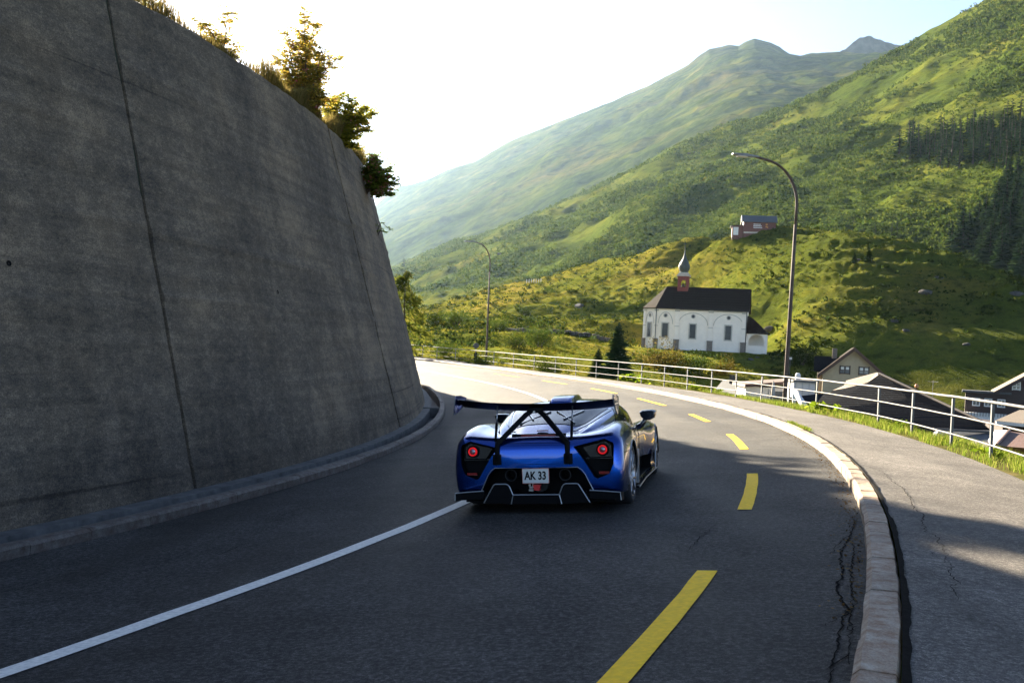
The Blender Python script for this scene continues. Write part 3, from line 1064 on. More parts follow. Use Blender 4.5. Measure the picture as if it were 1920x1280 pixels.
M['bark'] = simple('bark', (0.07, 0.05, 0.035), 0.9, var=0.4, scale=30, bumpk=0.6)
M['fir'] = leaf_mat('fir_needles', [(0.010, 0.022, 0.010), (0.020, 0.038, 0.014), (0.034, 0.052, 0.018)], 0.18, 0.6, k=1.25)
M['larch'] = leaf_mat('larch_needles', [(0.06, 0.09, 0.015), (0.12, 0.14, 0.02), (0.19, 0.18, 0.03)], 0.45)
M['shrub'] = leaf_mat('alder_leaves', [(0.030, 0.055, 0.010), (0.062, 0.092, 0.016), (0.11, 0.13, 0.024)], 0.3, tint_scale=0, k=1.0)
M['shrub_dark'] = leaf_mat('juniper', [(0.022, 0.038, 0.010), (0.042, 0.066, 0.014), (0.075, 0.09, 0.02)], 0.35)
M['shrub_gold'] = leaf_mat('golden_shrub', [(0.07, 0.065, 0.012), (0.13, 0.10, 0.020), (0.20, 0.15, 0.035)], 0.4)
M['rowan_orange'] = leaf_mat('rowan_autumn', [(0.16, 0.17, 0.03), (0.42, 0.26, 0.04), (0.12, 0.16, 0.02), (0.50, 0.28, 0.05), (0.24, 0.25, 0.03), (0.6, 0.42, 0.08), (0.14, 0.18, 0.025)], 0.72, k=1.0)
M['rowan_green'] = leaf_mat('rowan_green', [(0.10, 0.15, 0.02), (0.26, 0.26, 0.03), (0.48, 0.38, 0.05), (0.16, 0.20, 0.025)], 0.7, k=1.0)
M['rowan_dark'] = leaf_mat('rowan_dark', [(0.05, 0.10, 0.016), (0.12, 0.17, 0.025), (0.24, 0.26, 0.04), (0.10, 0.16, 0.02)], 0.65, k=1.0)
M['berry'] = simple('rowan_berries', (0.32, 0.02, 0.015), 0.35, var=0.3)
M['grass'] = leaf_mat('verge_grass', [(0.07, 0.12, 0.012), (0.13, 0.19, 0.02), (0.20, 0.24, 0.035), (0.26, 0.24, 0.07)], 0.5, k=0.95)
M['dry_grass'] = leaf_mat('dry_grass', [(0.12, 0.10, 0.03), (0.24, 0.18, 0.06), (0.34, 0.25, 0.09), (0.10, 0.11, 0.02)], 0.5)
M['weed'] = leaf_mat('broadleaf_weed', [(0.10, 0.18, 0.01), (0.20, 0.28, 0.015), (0.30, 0.34, 0.03)], 0.5)
M['litter'] = leaf_mat('leaf_litter', [(0.10, 0.055, 0.02), (0.22, 0.12, 0.04), (0.30, 0.20, 0.08), (0.05, 0.035, 0.02)], 0.2)

FLK_F = FLK[:, :280].reshape(-1, 3)
_fx, _fy = project(FLK_F)
TER_F = TER.reshape(-1, 3)
_tx, _ty = project(TER_F)


def on_flank(px, py):
    return FLK_F[int(np.argmin((_fx - px) ** 2 + (_fy - py) ** 2))]


def on_meadow(px, py, dmin=0, dmax=1e9):
    """first terrain point met by the sight line through this pixel"""
    d2 = (_tx - px) ** 2 + (_ty - py) ** 2 + np.where((TER_F[:, 1] < dmin) | (TER_F[:, 1] > dmax), 1e9, 0)
    near = np.where(d2 < d2.min() + 6)[0]
    return TER_F[near[int(np.argmin(TER_F[near, 1]))]]


def ground_at(x, y):
    """height of the built meadow mesh (bilinear in its own grid)"""
    u = np.clip((x / y - uu[0]) / (uu[1] - uu[0]), 0, len(uu) - 1.001)
    i = int(u); fu = u - i
    j = int(np.clip(np.searchsorted(dd, y) - 1, 0, len(dd) - 2)); fd = (y - dd[j]) / (dd[j + 1] - dd[j])
    Z = TER[..., 2]
    return float((Z[i, j] * (1 - fu) + Z[i + 1, j] * fu) * (1 - fd) + (Z[i, j + 1] * (1 - fu) + Z[i + 1, j + 1] * fu) * fd)


# ---------------------------------------------------------------- alder scrub covering the flank (one mass) 
g = np.random.default_rng(5)
b = MB()
tmpl = []
for q in range(10):
    tmpl.append(clump(15, 1.0, 0.72, 0.85, g, lobes=4))
cols, rows_ = FLK.shape[0], 280
nt_ = 200000
I = g.integers(2, cols - 2, nt_); J = np.minimum((rows_ * g.random(nt_) ** 1.25).astype(int), rows_ - 2)
P = FLK[I, J]
px_, py_ = project(P)
den = vnoise(P[:, 0] * 0.018 + 0.003 * P[:, 1], P[:, 1] * 0.010, 3.0) * 0.75 + 0.55 * vnoise(P[:, 0] * 0.05, P[:, 1] * 0.03, 8.0) + 0.26
ok = (px_ > 690) & (px_ < 2000) & (py_ > -60) & (den > g.uniform(-0.3, 0.6, nt_))
P = P[ok][:38000]; den = den[ok][:38000]
Vs, Fs, nn = [], [], 0
which = g.integers(0, 10, len(P)); ang = g.uniform(0, 6.28, len(P)); rad = g.uniform(1.0, 2.5, len(P)) * (0.75 + 0.5 * den) * np.clip(P[:, 1] / 650, 0.75, 1.25)
for q in range(10):
    V, Fq = tmpl[q]
    k = np.where(which == q)[0]
    ca, sa_ = np.cos(ang[k])[:, None], np.sin(ang[k])[:, None]
    W_ = np.stack([V[None, :, 0] * ca - V[None, :, 1] * sa_, V[None, :, 0] * sa_ + V[None, :, 1] * ca, V[None, :, 2] + 0 * ca], -1) * rad[k][:, None, None]
    W_ += P[k][:, None, :] + np.concatenate([g.uniform(-2, 2, (len(k), 2)), np.full((len(k), 1), -0.25)], 1)[:, None, :]
    Vs.append(W_.reshape(-1, 3))
    Fs.append((Fq[None] + (np.arange(len(k)) * len(V))[:, None, None]).reshape(-1, 4) + nn)
    nn += len(k) * len(V)
b.quads(np.concatenate(Vs), np.concatenate(Fs))
tag(b.build('alder_scrub', M['shrub']), 'dense alder scrub covering the big slope on the right', 'scrub', kind='stuff')

# small tussocks and dwarf shrubs scattered over the near hill (one mass)
tm2 = [clump(10, 1.0, 0.8, 0.6, g, lobes=3) for q in range(8)]
nt_ = 140000
I = g.integers(60, len(uu) - 40, nt_); J = g.integers(100, len(dd) - 2, nt_)
P = TER[I, J]
px_, py_ = project(P)
den = fbm(P[:, 0] * 0.05, P[:, 1] * 0.05, 6.0, oct=3)
ok = (px_ > 740) & (px_ < 1960) & (P[:, 1] > 100) & (den > g.uniform(-0.9, 0.6, nt_)) & ((mown[I, J] < 0.4) | (g.random(nt_) < 0.06)) & ~((px_ > 1190) & (px_ < 1450) & (P[:, 1] < 165)) & ~((px_ > 930) & (px_ < 1190) & (P[:, 1] < 140))
P = P[ok][:13000]
which = g.integers(0, 8, len(P)); ang = g.uniform(0, 6.28, len(P)); rad = g.uniform(0.14, 0.5, len(P)) ** 1.0 * g.choice([0.7, 0.9, 1.6], len(P))
Vs, Fs, nn = [], [], 0
for q in range(8):
    V, Fq = tm2[q]
    k = np.where(which == q)[0]
    ca, sa_ = np.cos(ang[k])[:, None], np.sin(ang[k])[:, None]
    W_ = np.stack([V[None, :, 0] * ca - V[None, :, 1] * sa_, V[None, :, 0] * sa_ + V[None, :, 1] * ca, V[None, :, 2] + 0 * ca], -1) * rad[k][:, None, None] + P[k][:, None, :]
    Vs.append(W_.reshape(-1, 3)); Fs.append((Fq[None] + (np.arange(len(k)) * len(V))[:, None, None]).reshape(-1, 4) + nn); nn += len(k) * len(V)
b = MB(); b.quads(np.concatenate(Vs), np.concatenate(Fs))
tag(b.build('heath_tussocks', M['shrub_dark']), 'low heath tussocks dotted all over the sunlit hill', 'heath', kind='stuff')

# grass tussocks that catch the low sun on the hill (one mass)
nt_ = 150000
I = g.integers(60, len(uu) - 40, nt_); J = g.integers(80, len(dd) - 2, nt_)
P = TER[I, J] + np.concatenate([g.uniform(-0.4, 0.4, (nt_, 2)), np.zeros((nt_, 1))], 1)
px_, py_ = project(P)
ok = (px_ > 740) & (px_ < 1960) & (P[:, 1] > 85) & (py_ < 760) & ~((px_ > 1190) & (px_ < 1450) & (P[:, 1] > 134) & (P[:, 1] < 165)) & (fbm(P[:, 0] * 0.12, P[:, 1] * 0.12, 30.0, oct=2) > g.uniform(-1.0, 0.6, nt_))
ok &= (mown[I, J] < 0.5) & ((px_ < 1500) | (g.random(nt_) < 0.25))
P = P[ok][:20000]
nb = 4
P = np.repeat(P, nb, 0) + np.concatenate([g.normal(size=(len(P) * nb, 2)) * 0.22, np.zeros((len(P) * nb, 1))], 1)
hgt_ = g.uniform(0.10, 0.26, len(P))
P[:, 2] += hgt_ * 0.35
V, Fq = quads_from(P, np.array([0, 0, 1.0]) + 0.45 * g.normal(size=(len(P), 3)), rand_dirs(len(P), g) * np.array([1, 1, 0.2]), hgt_, g.uniform(0.10, 0.26, len(P)))
b = MB(); b.quads(V, Fq)
M['tussock'] = leaf_mat('tussock_grass', [(0.05, 0.075, 0.008), (0.09, 0.11, 0.010), (0.14, 0.135, 0.016), (0.17, 0.145, 0.024), (0.06, 0.085, 0.008)], 0.4)
tag(b.build('tussock_grass', M['tussock']), 'tufted hill grass catching the low sun', 'grass', kind='stuff')

# ---------------------------------------------------------------- individual shrubs on the hill
shrub_me = []
for q in range(6):
    b = MB(); V, Fq = clump(260, 1.0, 0.2, 0.85, np.random.default_rng(40 + q), lobes=6)
    b.quads(V, Fq)
    for k in range(4):
        a = 1.57 * k + q
        b.tube([(0, 0, -0.1), (0.2 * math.cos(a), 0.2 * math.sin(a), 0.3), (0.4 * math.cos(a), 0.4 * math.sin(a), 0.6)], [0.04, 0.03, 0.015], 5, 1)
    me = b.mesh('shrub'); me.materials.append(M['shrub'] if q % 2 else M['shrub_dark']); me.materials.append(M['bark'])
    shrub_me.append(me)
big_me = []
for q in range(3):
    b = MB(); V, Fq = clump(2200, 1.0, 0.085, 0.85, np.random.default_rng(60 + q), lobes=12)
    b.quads(V, Fq)
    for k in range(6):
        a = 1.05 * k + q
        b.tube([(0, 0, -0.1), (0.25 * math.cos(a), 0.25 * math.sin(a), 0.35), (0.5 * math.cos(a), 0.5 * math.sin(a), 0.65)], [0.03, 0.02, 0.01], 5, 1)
    me = b.mesh('big_shrub'); me.materials.append([M['shrub'], M['shrub_dark'], M['shrub_gold']][q]); me.materials.append(M['bark'])
    big_me.append(me)


def put_shrub(me, p, r, label, group=None, name='shrub', sz=None):
    o = link(name, me)
    o.location = (p[0], p[1], p[2] - 0.08 * r)
    o.rotation_euler = (0, 0, random.uniform(0, 6.28))
    o.scale = (r, r, sz or r * random.uniform(0.8, 1.15))
    tag(o, label, 'shrub', group)
    return o


named = [  # px, py, depth range, radius, mesh, label
    (1012, 648, (95, 130), 3.0, 0, 'broad green bush casting a shadow on the bright meadow left of the fir'),
    (968, 650, (95, 130), 2.2, 1, 'dark bush just left of the broad bush on the bright meadow'),
    (985, 590, (130, 220), 2.1, 1, 'dark bush clump on the sunny hill behind the far street lamp'),
    (1090, 566, (150, 240), 2.4, 1, 'solitary dark bush by a boulder on the sunny hill left of the chapel'),
    (855, 612, (110, 200), 3.2, 0, 'long green bush between the wall end and the far street lamp'),
    (820, 606, (110, 200), 2.6, 1, 'dark green bush closest to the wall end on the far hill'),
    (935, 618, (110, 190), 2.2, 0, 'green bush right behind the far lamp pole'),
    (1030, 706, (60, 95), 1.5, 1, 'low dark bush behind the railing on the lit meadow'),
    (1255, 690, (90, 135), 3.2, 2, 'golden brown bush mass on the bank below the chapel'),
    (1310, 700, (80, 125), 2.8, 0, 'dark green bush at the foot of the chapel bank'),
    (1225, 676, (100, 135), 1.6, 0, 'small green bush under the chapel apse'),
    (1505, 682, (100, 135), 2.4, 1, 'big dark round bush right of the near lamp pole'),
    (1360, 700, (80, 125), 1.8, 2, 'small golden bush below the chapel porch'),
    (905, 690, (62, 90), 1.6, 0, 'green bush behind the railing beside the round mirror'),
    (840, 668, (70, 100), 1.9, 0, 'green bush behind the railing near the wall end'),
]
for px, py, (d0, d1), r, mi, lab in named:
    put_shrub(big_me[mi], on_meadow(px, py, d0, d1), r * (0.72 if px < 1150 else 1.0), lab)
cnt = tries = 0
while cnt < 150 and tries < 40000:
    tries += 1
    i = g.integers(60, len(uu) - 30); j = g.integers(120, len(dd) - 8)
    p = TER[i, j]
    px_, py_ = project(p)
    if not (760 < px_ < 1925) or p[1] < 95:
        continue
    if mown[i, j] > 0.3 and g.random() < 0.97:
        continue
    if (1185 < px_ < 1455 and p[1] < 165) or (930 < px_ < 1190 and p[1] < 140):
        continue
    den = fbm(p[0] * 0.03, p[1] * 0.03, 12.0, oct=2) + 0.35 * (px_ < 1000)
    if den < g.uniform(-0.1, 0.7):
        continue
    r = g.uniform(0.45, 1.1) * (1.35 if px_ < 960 else 1.0)
    if px_ < 1170:
        lab, gr = 'small shrub among many on the sunny hill left of the chapel', 'shrubs on the sunny hill left of the chapel'
    elif px_ < 1470:
        lab, gr = 'small shrub among many on the hill behind the chapel', 'shrubs on the hill behind the chapel'
    else:
        lab, gr = 'small shrub among many on the shaded hill right of the near lamp', 'shrubs on the shaded hill'
    hgt = 'low' if p[1] < 150 else 'half way up' if p[1] < 200 else 'high'
    lab = lab.replace('small shrub among many', ('tiny' if r < 0.65 else 'small' if r < 0.95 else 'rounded') + ' green shrub ' + hgt)
    put_shrub(shrub_me[g.integers(0, 6)], p, r, lab, gr)
    cnt += 1

# ---------------------------------------------------------------- firs
fir_far = [fir_mesh('fir_tree', 15, 7, 1, (M['bark'], M['fir']), seed=q, Rb=0.17 + 0.02 * q) for q in range(4)]
fir_mid = [fir_mesh('fir_tree', 22, 10, 2, (M['bark'], M['fir']), seed=20 + q, Rb=0.20 + 0.02 * q) for q in range(3)]


def put_fir(me, p, h, label, group=None, wide=1.0):
    o = link('fir_tree', me)
    o.location = (p[0], p[1], p[2] - 0.02 * h)
    o.rotation_euler = (random.uniform(-0.03, 0.03), random.uniform(-0.03, 0.03), random.uniform(0, 6.28))
    o.scale = (h * wide, h * wide, h)
    tag(o, label, 'fir tree', group)
    return o


from math import hypot


def in_poly(x, y, poly):
    c = False
    j = len(poly) - 1
    for i in range(len(poly)):
        xi, yi = poly[i]; xj, yj = poly[j]
        if (yi > y) != (yj > y) and x < (xj - xi) * (y - yi) / (yj - yi) + xi:
            c = not c
        j = i
    return c


def fir_patch(poly, n, hpx, label, group, mes, dens=1.0):
    xs_ = [p[0] for p in poly]; ys_ = [p[1] for p in poly]
    k = t_ = 0
    pts = []
    while k < n and t_ < 20000:
        t_ += 1
        x, y = g.uniform(min(xs_), max(xs_)), g.uniform(min(ys_), max(ys_))
        if not in_poly(x, y, poly) or any(abs(x - a) < 7 and abs(y - c_) < 5 for a, c_ in pts):
            continue
        p = on_flank(x, y)
        h = g.uniform(0.75, 1.2) * hpx / F * p[1]
        tx_ = (x - min(xs_)) / (min(max(xs_), 1920) - min(xs_)); ty_ = (y - min(ys_)) / (max(ys_) - min(ys_))
        hk = h * F / p[1] / hpx
        where = ('left' if tx_ < 0.34 else 'middle' if tx_ < 0.67 else 'right') + (' back' if ty_ < 0.5 else ' front')
        put_fir(mes[g.integers(0, len(mes))], p, h, ('tall ' if hk > 1.0 else 'shorter ') + label % where, group, g.uniform(1.15, 1.6))
        pts.append((x, y)); k += 1


fir_patch([(1665, 285), (1760, 262), (1845, 250), (1925, 232), (1990, 225), (1990, 330), (1925, 318), (1860, 315), (1790, 318), (1700, 300)], 125, 52,
          'dark fir at the %s of the forest belt high on the right slope', 'firs in the high forest belt', fir_far)
fir_patch([(1800, 470), (1850, 420), (1930, 400), (2000, 400), (2000, 560), (1930, 550), (1870, 520), (1810, 500)], 46, 84,
          'fir at the %s of the stand by the right end of the hill', 'firs at the right edge', fir_mid)
fir_patch([(1740, 470), (1800, 440), (1860, 360), (1930, 340), (1930, 400), (1840, 440), (1800, 480)], 18, 58,
          'fir at the %s of the loose row climbing to the right edge', 'firs in the loose row', fir_mid)
for x, y, hp in ((1640, 440, 28), (1672, 448, 40), (1682, 446, 34), (1720, 450, 20), (1780, 440, 32), (1600, 425, 22)):
    put_fir(fir_far[0], on_flank(x, y), hp / F * on_flank(x, y)[1], 'small lone fir on the slope above the shaded hill crest', 'lone firs above the hill crest')
put_fir(fir_far[1], on_flank(757, 500), 26 / F * on_flank(757, 500)[1], 'tiny distant fir on the skyline spur left of the far lamp', None, 1.2)
for x, y, hp, lab in ((1628, 490, 34, 'fuzzy young fir on the shaded hill below the crest'), (1702, 528, 26, 'small pale young fir lower on the shaded hill'), (1600, 492, 22, 'small fir left of the fuzzy young fir on the shaded hill')):
    p = on_meadow(x, y, 130, 230)
    put_fir(fir_mid[0], p, hp / F * p[1], lab, None, 1.5)
# the dark fir between meadow and chapel, with a smaller neighbour
near_fir = fir_mesh('fir_crown', 34, 15, 3, (M['bark'], M['fir']), seed=77, Rb=0.30, ragged=0.35)


def part_fir(px, py, dr, hpx, label, wide):
    p = on_meadow(px, py, *dr)
    root = tag(empty('fir_tree', tuple(p)), label, 'fir tree')
    h = hpx / F * p[1]
    # split the mesh into trunk and crown
    for nm, keep in (('trunk', 0), ('crown', 1)):
        me = near_fir.copy()
        bm_ = bmesh.new(); bm_.from_mesh(me)
        bmesh.ops.delete(bm_, geom=[f for f in bm_.faces if f.material_index != keep], context='FACES')
        bm_.to_mesh(me); bm_.free()
        o = link(nm, me, root)
        o.scale = (h * wide, h * wide, h)
        o.rotation_euler = (0, 0, px * 0.01)
    return root


part_fir(1158, 704, (70, 110), 102, 'dark pointed fir standing between the bright meadow and the chapel', 1.1)
part_fir(1122, 712, (66, 105), 62, 'smaller dark fir at the left foot of the pointed fir', 1.2)

# larch leaning out behind the end of the wall
lp_ = at(752, 668, 84)
larch = tag(empty('larch_tree', (lp_.x, lp_.y, ground_at(lp_.x, lp_.y))), 'yellow green larch showing behind the end of the concrete wall', 'larch tree')
b = MB(); b.tube([(0, 0, -0.5), (0.1, 0, 3.5), (0.0, 0, 8.2)], [0.16, 0.1, 0.02], 7); b.build('trunk', M['bark'], larch)
gg = np.random.default_rng(3)
V, Q, n0 = [], [], 0
cs, ds, ns_, Ls, Ws = [], [], [], [], []
for i in range(70):
    t = i / 70
    z = 1.2 + 7.0 * t
    rl = 2.5 * (1 - t) ** 0.6 + 0.3
    a = gg.uniform(0, 6.28)
    for q in range(60):
        u = gg.random() ** 0.7
        p = np.array([math.cos(a) * rl * u, math.sin(a) * rl * u, z - 0.35 * rl * u + 0.1 * gg.normal()]) + 0.12 * gg.normal(size=3)
        cs.append(p); ds.append([math.cos(a), math.sin(a), -0.6 + 0.5 * gg.normal()]); ns_.append(gg.normal(size=3)); Ls.append(0.34 * gg.uniform(0.6, 1.3)); Ws.append(0.12)
V, Fq = quads_from(np.array(cs), np.array(ds), np.array(ns_), np.array(Ls), np.array(Ws))
b = MB(); b.quads(V, Fq); b.build('crown', M['larch'], larch)


# ---------------------------------------------------------------- rowans and grass on the wall top
def wall_top(s): return wallp(np.array(float(s)), np.array(float(WHT(np.array(float(s)))) - 0.05), -0.25)


def rowan(base, label, tips, leafmat, n_twig, leaf, berries=0, seed=0, spread=0.18):
    """branches from the base to tip points, pinnate leaves along twigs"""
    g_ = np.random.default_rng(seed)
    base = Vector(base)
    root = tag(empty('rowan_tree', base), label, 'rowan tree')
    bb = MB()
    cs, ds, ns_, Ls, Ws = [], [], [], [], []
    bpts = []
    for tip in tips:
        T_ = Vector(tip) - base
        mid = T_ * 0.5 + Vector(g_.normal(size=3) * 0.08) + Vector((0, 0, 0.08))
        path = [Vector((0, 0, -0.3)), mid * 0.5, mid, (mid + T_) / 2 + Vector(g_.normal(size=3) * 0.05), T_]
        bb.tube(path, [0.022, 0.016, 0.012, 0.008, 0.004], 5)
        for k in range(n_twig):
            u = g_.uniform(0.22, 1.0) * 4
            i = min(3, int(u)); f = u - i
            p = path[i].lerp(path[i + 1], f)
            d = Vector(g_.normal(size=3)); d.z = abs(d.z) * 0.6 - 0.15; d.normalize()
            L = spread * g_.uniform(0.6, 1.5)
            bb.tube([p, p + d * L], [0.004, 0.002], 3, caps=False)
            side = d.cross(Vector((0, 0, 1)))
            if side.length < 0.1:
                side = Vector((1, 0, 0))
            side.normalize()
            for q in range(5):
                for sgn in (-1, 1):
                    c = p + d * (L * (0.3 + 0.16 * q)) + side * sgn * leaf * 0.5 + Vector(g_.normal(size=3) * 0.012)
                    dv_ = side * sgn + d * 0.5 + Vector((0, 0, -0.35 + 0.3 * g_.normal()))
                    nv = Vector((0, 0, 1)) + Vector(g_.normal(size=3) * 0.7)
                    cs.append(tuple(c)); ds.append(tuple(dv_)); ns_.append(tuple(nv)); Ls.append(leaf * g_.uniform(0.8, 1.3)); Ws.append(leaf * g_.uniform(0.35, 0.55))
            if berries and g_.random() < berries:
                bpts.append(p + d * L)
    bb.build('branches', M['bark'], root)
    V, Fq = quads_from(np.array(cs), np.array(ds), np.array(ns_), np.array(Ls), np.array(Ws))
    b2 = MB(); b2.quads(V, Fq); b2.build('leaves', leafmat, root)
    if bpts:
        b3 = MB()
        for p in bpts:
            for q in range(7):
                c = p + Vector(g_.normal(size=3) * 0.02)
                b3.box(tuple(c), (0.013, 0.013, 0.013), rz=g_.uniform(0, 1))
        o = b3.build('berries', M['berry'], root)
    return root


s_a = wall_at_px(585, 205)[0]; s_b = wall_at_px(640, 262)[0]
Pa = wall_top(s_a + 0.3); da = float(Pa[1])
tipsA = [at(x, y, da + random.uniform(-0.5, 0.9)) for x, y in ((575, 18), (590, 45), (545, 60), (612, 85), (632, 110), (525, 105), (560, 90), (515, 140), (590, 120), (605, 150), (540, 130), (570, 150), (585, 170), (555, 165), (600, 180), (620, 190), (530, 160), (565, 60), (580, 75), (600, 105))]
rowan(Pa, 'tall loose rowan with orange autumn leaves on top of the concrete wall', tipsA, M['rowan_orange'], 66, 0.085, 0.06, 1, 0.21)
Pb = wall_top(s_b + 0.8); db = float(Pb[1])
tipsB = [at(x, y, db + random.uniform(-0.4, 0.8)) for x, y in ((640, 176), (660, 185), (690, 203), (702, 213), (682, 230), (655, 215), (622, 192), (672, 255), (668, 278), (640, 225), (690, 245), (612, 205), (650, 200), (662, 262), (678, 215))]
rowan(Pb, 'bushy yellow green rowan leaning over the wall edge right of the orange one', tipsB, M['rowan_green'], 84, 0.09, 0.05, 2, 0.2)
Pc = at(688, 345, 28.5)
tipsC = [at(x, y, 28.3 + random.uniform(-0.5, 0.5)) for x, y in ((700, 290), (715, 298), (735, 315), (745, 345), (730, 368), (712, 372), (705, 330), (722, 340), (735, 355), (695, 310), (718, 320), (742, 335))]
rowan(Pc, 'dark rowan with red berries sticking out past the wall end', tipsC, M['rowan_dark'], 66, 0.095, 0.22, 3, 0.19)
Pd = at(706, 430, 28.8)
rowan(Pd, 'single leafy sprig growing out of the wall edge', [at(730, 432, 28.8), at(722, 440, 28.8)], M['rowan_dark'], 5, 0.06, 0, 4, 0.1)
# trees further back on the hillside; their shade falls in streaks on the road
for q, (s_, dl, hh) in enumerate(((9.5, 1.6, 1.0), (12.6, 1.2, 1.3), (4.0, 2.5, 1.6), (28.5, 0.6, 0.9), (32.0, 1.0, 1.9), (36.5, 1.6, 1.3))):
    base = wall_top(s_) + np.array([-dl * 0.6, 0, 0.0])
    tips = [Vector(base) + Vector((random.uniform(-0.8, 0.5), random.uniform(-0.9, 0.9), hh * random.uniform(0.4, 1.0))) for _ in range(10)]
    rowan(base, ['low rowan shrub set back from the wall edge above the middle panel', 'small rowan shrub just left of the tall orange one, behind the edge', 'rowan shrub above the nearest wall joint, hidden behind the edge', 'rowan shrub on the wall just past its visible end', 'larger rowan on the wall round the bend', 'last rowan on the wall round the bend'][q], tips, M['rowan_orange'] if q == 1 else M['rowan_green'], 40, 0.075, 0, 10 + q, 0.18)


def blades(P, h, w, lean, name, mat, label, g_, parent=None):
    """grass: one bent blade (two quads) per root point"""
    n = len(P)
    a = g_.uniform(0, 2 * math.pi, n)
    d = np.stack([np.cos(a), np.sin(a), 0 * a], 1)
    sd_ = np.stack([-np.sin(a), np.cos(a), 0 * a], 1)
    h = h * g_.uniform(0.5, 1.3, n); ln = lean * h * g_.uniform(0.3, 1.3, n)
    w = w * g_.uniform(0.7, 1.3, n)
    up = np.array([0, 0, 1.0])
    p0 = P - sd_ * w[:, None]; p1 = P + sd_ * w[:, None]
    m_ = P + d * (ln * 0.35)[:, None] + up * (h * 0.6)[:, None]
    p2 = m_ + sd_ * (w * 0.7)[:, None]; p3 = m_ - sd_ * (w * 0.7)[:, None]
    t_ = P + d * ln[:, None] + up * h[:, None]
    p4 = t_ + sd_ * (w * 0.12)[:, None]; p5 = t_ - sd_ * (w * 0.12)[:, None]
    V = np.stack([p0, p1, p2, p3, p4, p5], 1).reshape(-1, 3)
    k = np.arange(n) * 6
    Fq = np.concatenate([np.stack([k, k + 1, k + 2, k + 3], 1), np.stack([k + 3, k + 2, k + 4, k + 5], 1)])
    b_ = MB(); b_.quads(V, Fq)
    o_ = b_.build(name, mat, parent)
    return tag(o_, kind='stuff') if parent is not None else tag(o_, label, 'grass', kind='stuff')


g2 = np.random.default_rng(21)
n = 22000
sq = g2.uniform(2, 34, n); sq = sq[fbm(sq * 0.5, 0 * sq, 3.0, oct=3) > g2.uniform(-1.4, 0.5, len(sq))]
P = wallp(sq, WHT(sq) + 0.01, -0.01 - 0.2 * g2.random(len(sq)) ** 1.5)
tall = np.clip(0.65 + fbm(sq * 0.7, 0 * sq, 9.0, oct=3), 0.35, 1.4)
blades(P, 0.34 * tall, 0.005, 0.5, 'wall_top_grass', M['dry_grass'], 'dry yellow grass fringing the top edge of the concrete wall', g2)
# plants in the open wall joints
for sj in (6.82, 17.7):
    hq = g2.uniform(0, 6.5, 260) if sj < 10 else np.concatenate([g2.uniform(5.8, 6.3, 90), g2.uniform(0, 6, 30)])
    hq = hq[np.sin(hq * 5.1 + sj) > 0.2]
    blades(wallp(sj + 0.02 * g2.normal(size=len(hq)), hq, -0.01 + 0 * hq), 0.06 + 0 * hq, 0.004, 1.0, 'joint_moss', M['joint'], 'moss and small weeds growing in a wall joint', g2, wall)
nq = 60
blades(wallp(6.82 + 0.05 * g2.normal(size=nq), 0 * g2.random(nq), 0.03 + 0.02 * g2.random(nq)), 0.09 + 0 * g2.random(nq), 0.006, 0.8, 'joint_tuft', M['grass'], 'green tuft at the foot of the wall joint', g2, wall)

# ---------------------------------------------------------------- verge along the railing
sq_ = np.arange(-6, 76, 0.5)
tv = np.array([-0.30, -0.1, 0.15, 0.5, 0.9, 1.4, 2.2, 3.2])
rows_v = []
for t in tv:
    base_t = SW(sq_) + t
    P = sp(sq_, base_t)
    drop = np.interp(t, [-0.3, -0.1, 0.3, 0.9, 1.4, 3.2], [-0.03, 0.012, 0.02, -0.10, -0.45, -2.2])
    P[:, 2] += drop + 0.015 * fbm(P[:, 0] * 2, P[:, 1] * 2, oct=2)
    rows_v.append(P)
b = MB(); b.grid(np.stack(rows_v, 1))
M['soil'] = pasture('verge_soil', [(0.3, (0.05, 0.06, 0.012)), (0.5, (0.10, 0.10, 0.025)), (0.72, (0.16, 0.13, 0.06))], 1.2, 8.0, 0.6, bumpd=0.02)
verge = tag(b.build('grass_verge', M['soil'], smooth=True), kind='structure')
n = 50000
sq = g2.uniform(1, 34, n)
t = g2.uniform(-0.27, 1.1, n)
keep = (fbm(sq * 1.3, t * 2.2, 4.0, oct=3) > g2.uniform(-1.0, 0.7, n)) & ((sq < 30) | (t > 0.05))
keep &= (t > -0.22 + 0.12 * vnoise(sq * 1.7, 0 * sq))
sq, t = sq[keep], t[keep]
P = sp(sq, SW(sq) + t)
P[:, 2] += np.interp(t, [-0.3, -0.1, 0.3, 0.9, 1.4], [-0.03, 0.012, 0.02, -0.10, -0.45])
blades(P, 0.13 + 0.05 * fbm(sq * 0.9, t, 6.0, oct=2), 0.004, 0.7, 'verge_grass', M['grass'], 'sunlit green grass along the foot of the railing', g2)
# weeds at the kerb edge
sk = np.concatenate([g2.normal(15.6, 0.35, 420), g2.normal(16.9, 0.25, 260), g2.normal(58, 0.3, 60)])
tk = 0.2 + 0.05 * np.abs(g2.normal(size=len(sk)))
blades(sp(sk, tk), 0.06 + 0 * sk, 0.005, 0.9, 'kerb_weeds', M['grass'], 'weeds sprouting between kerb and pavement', g2)


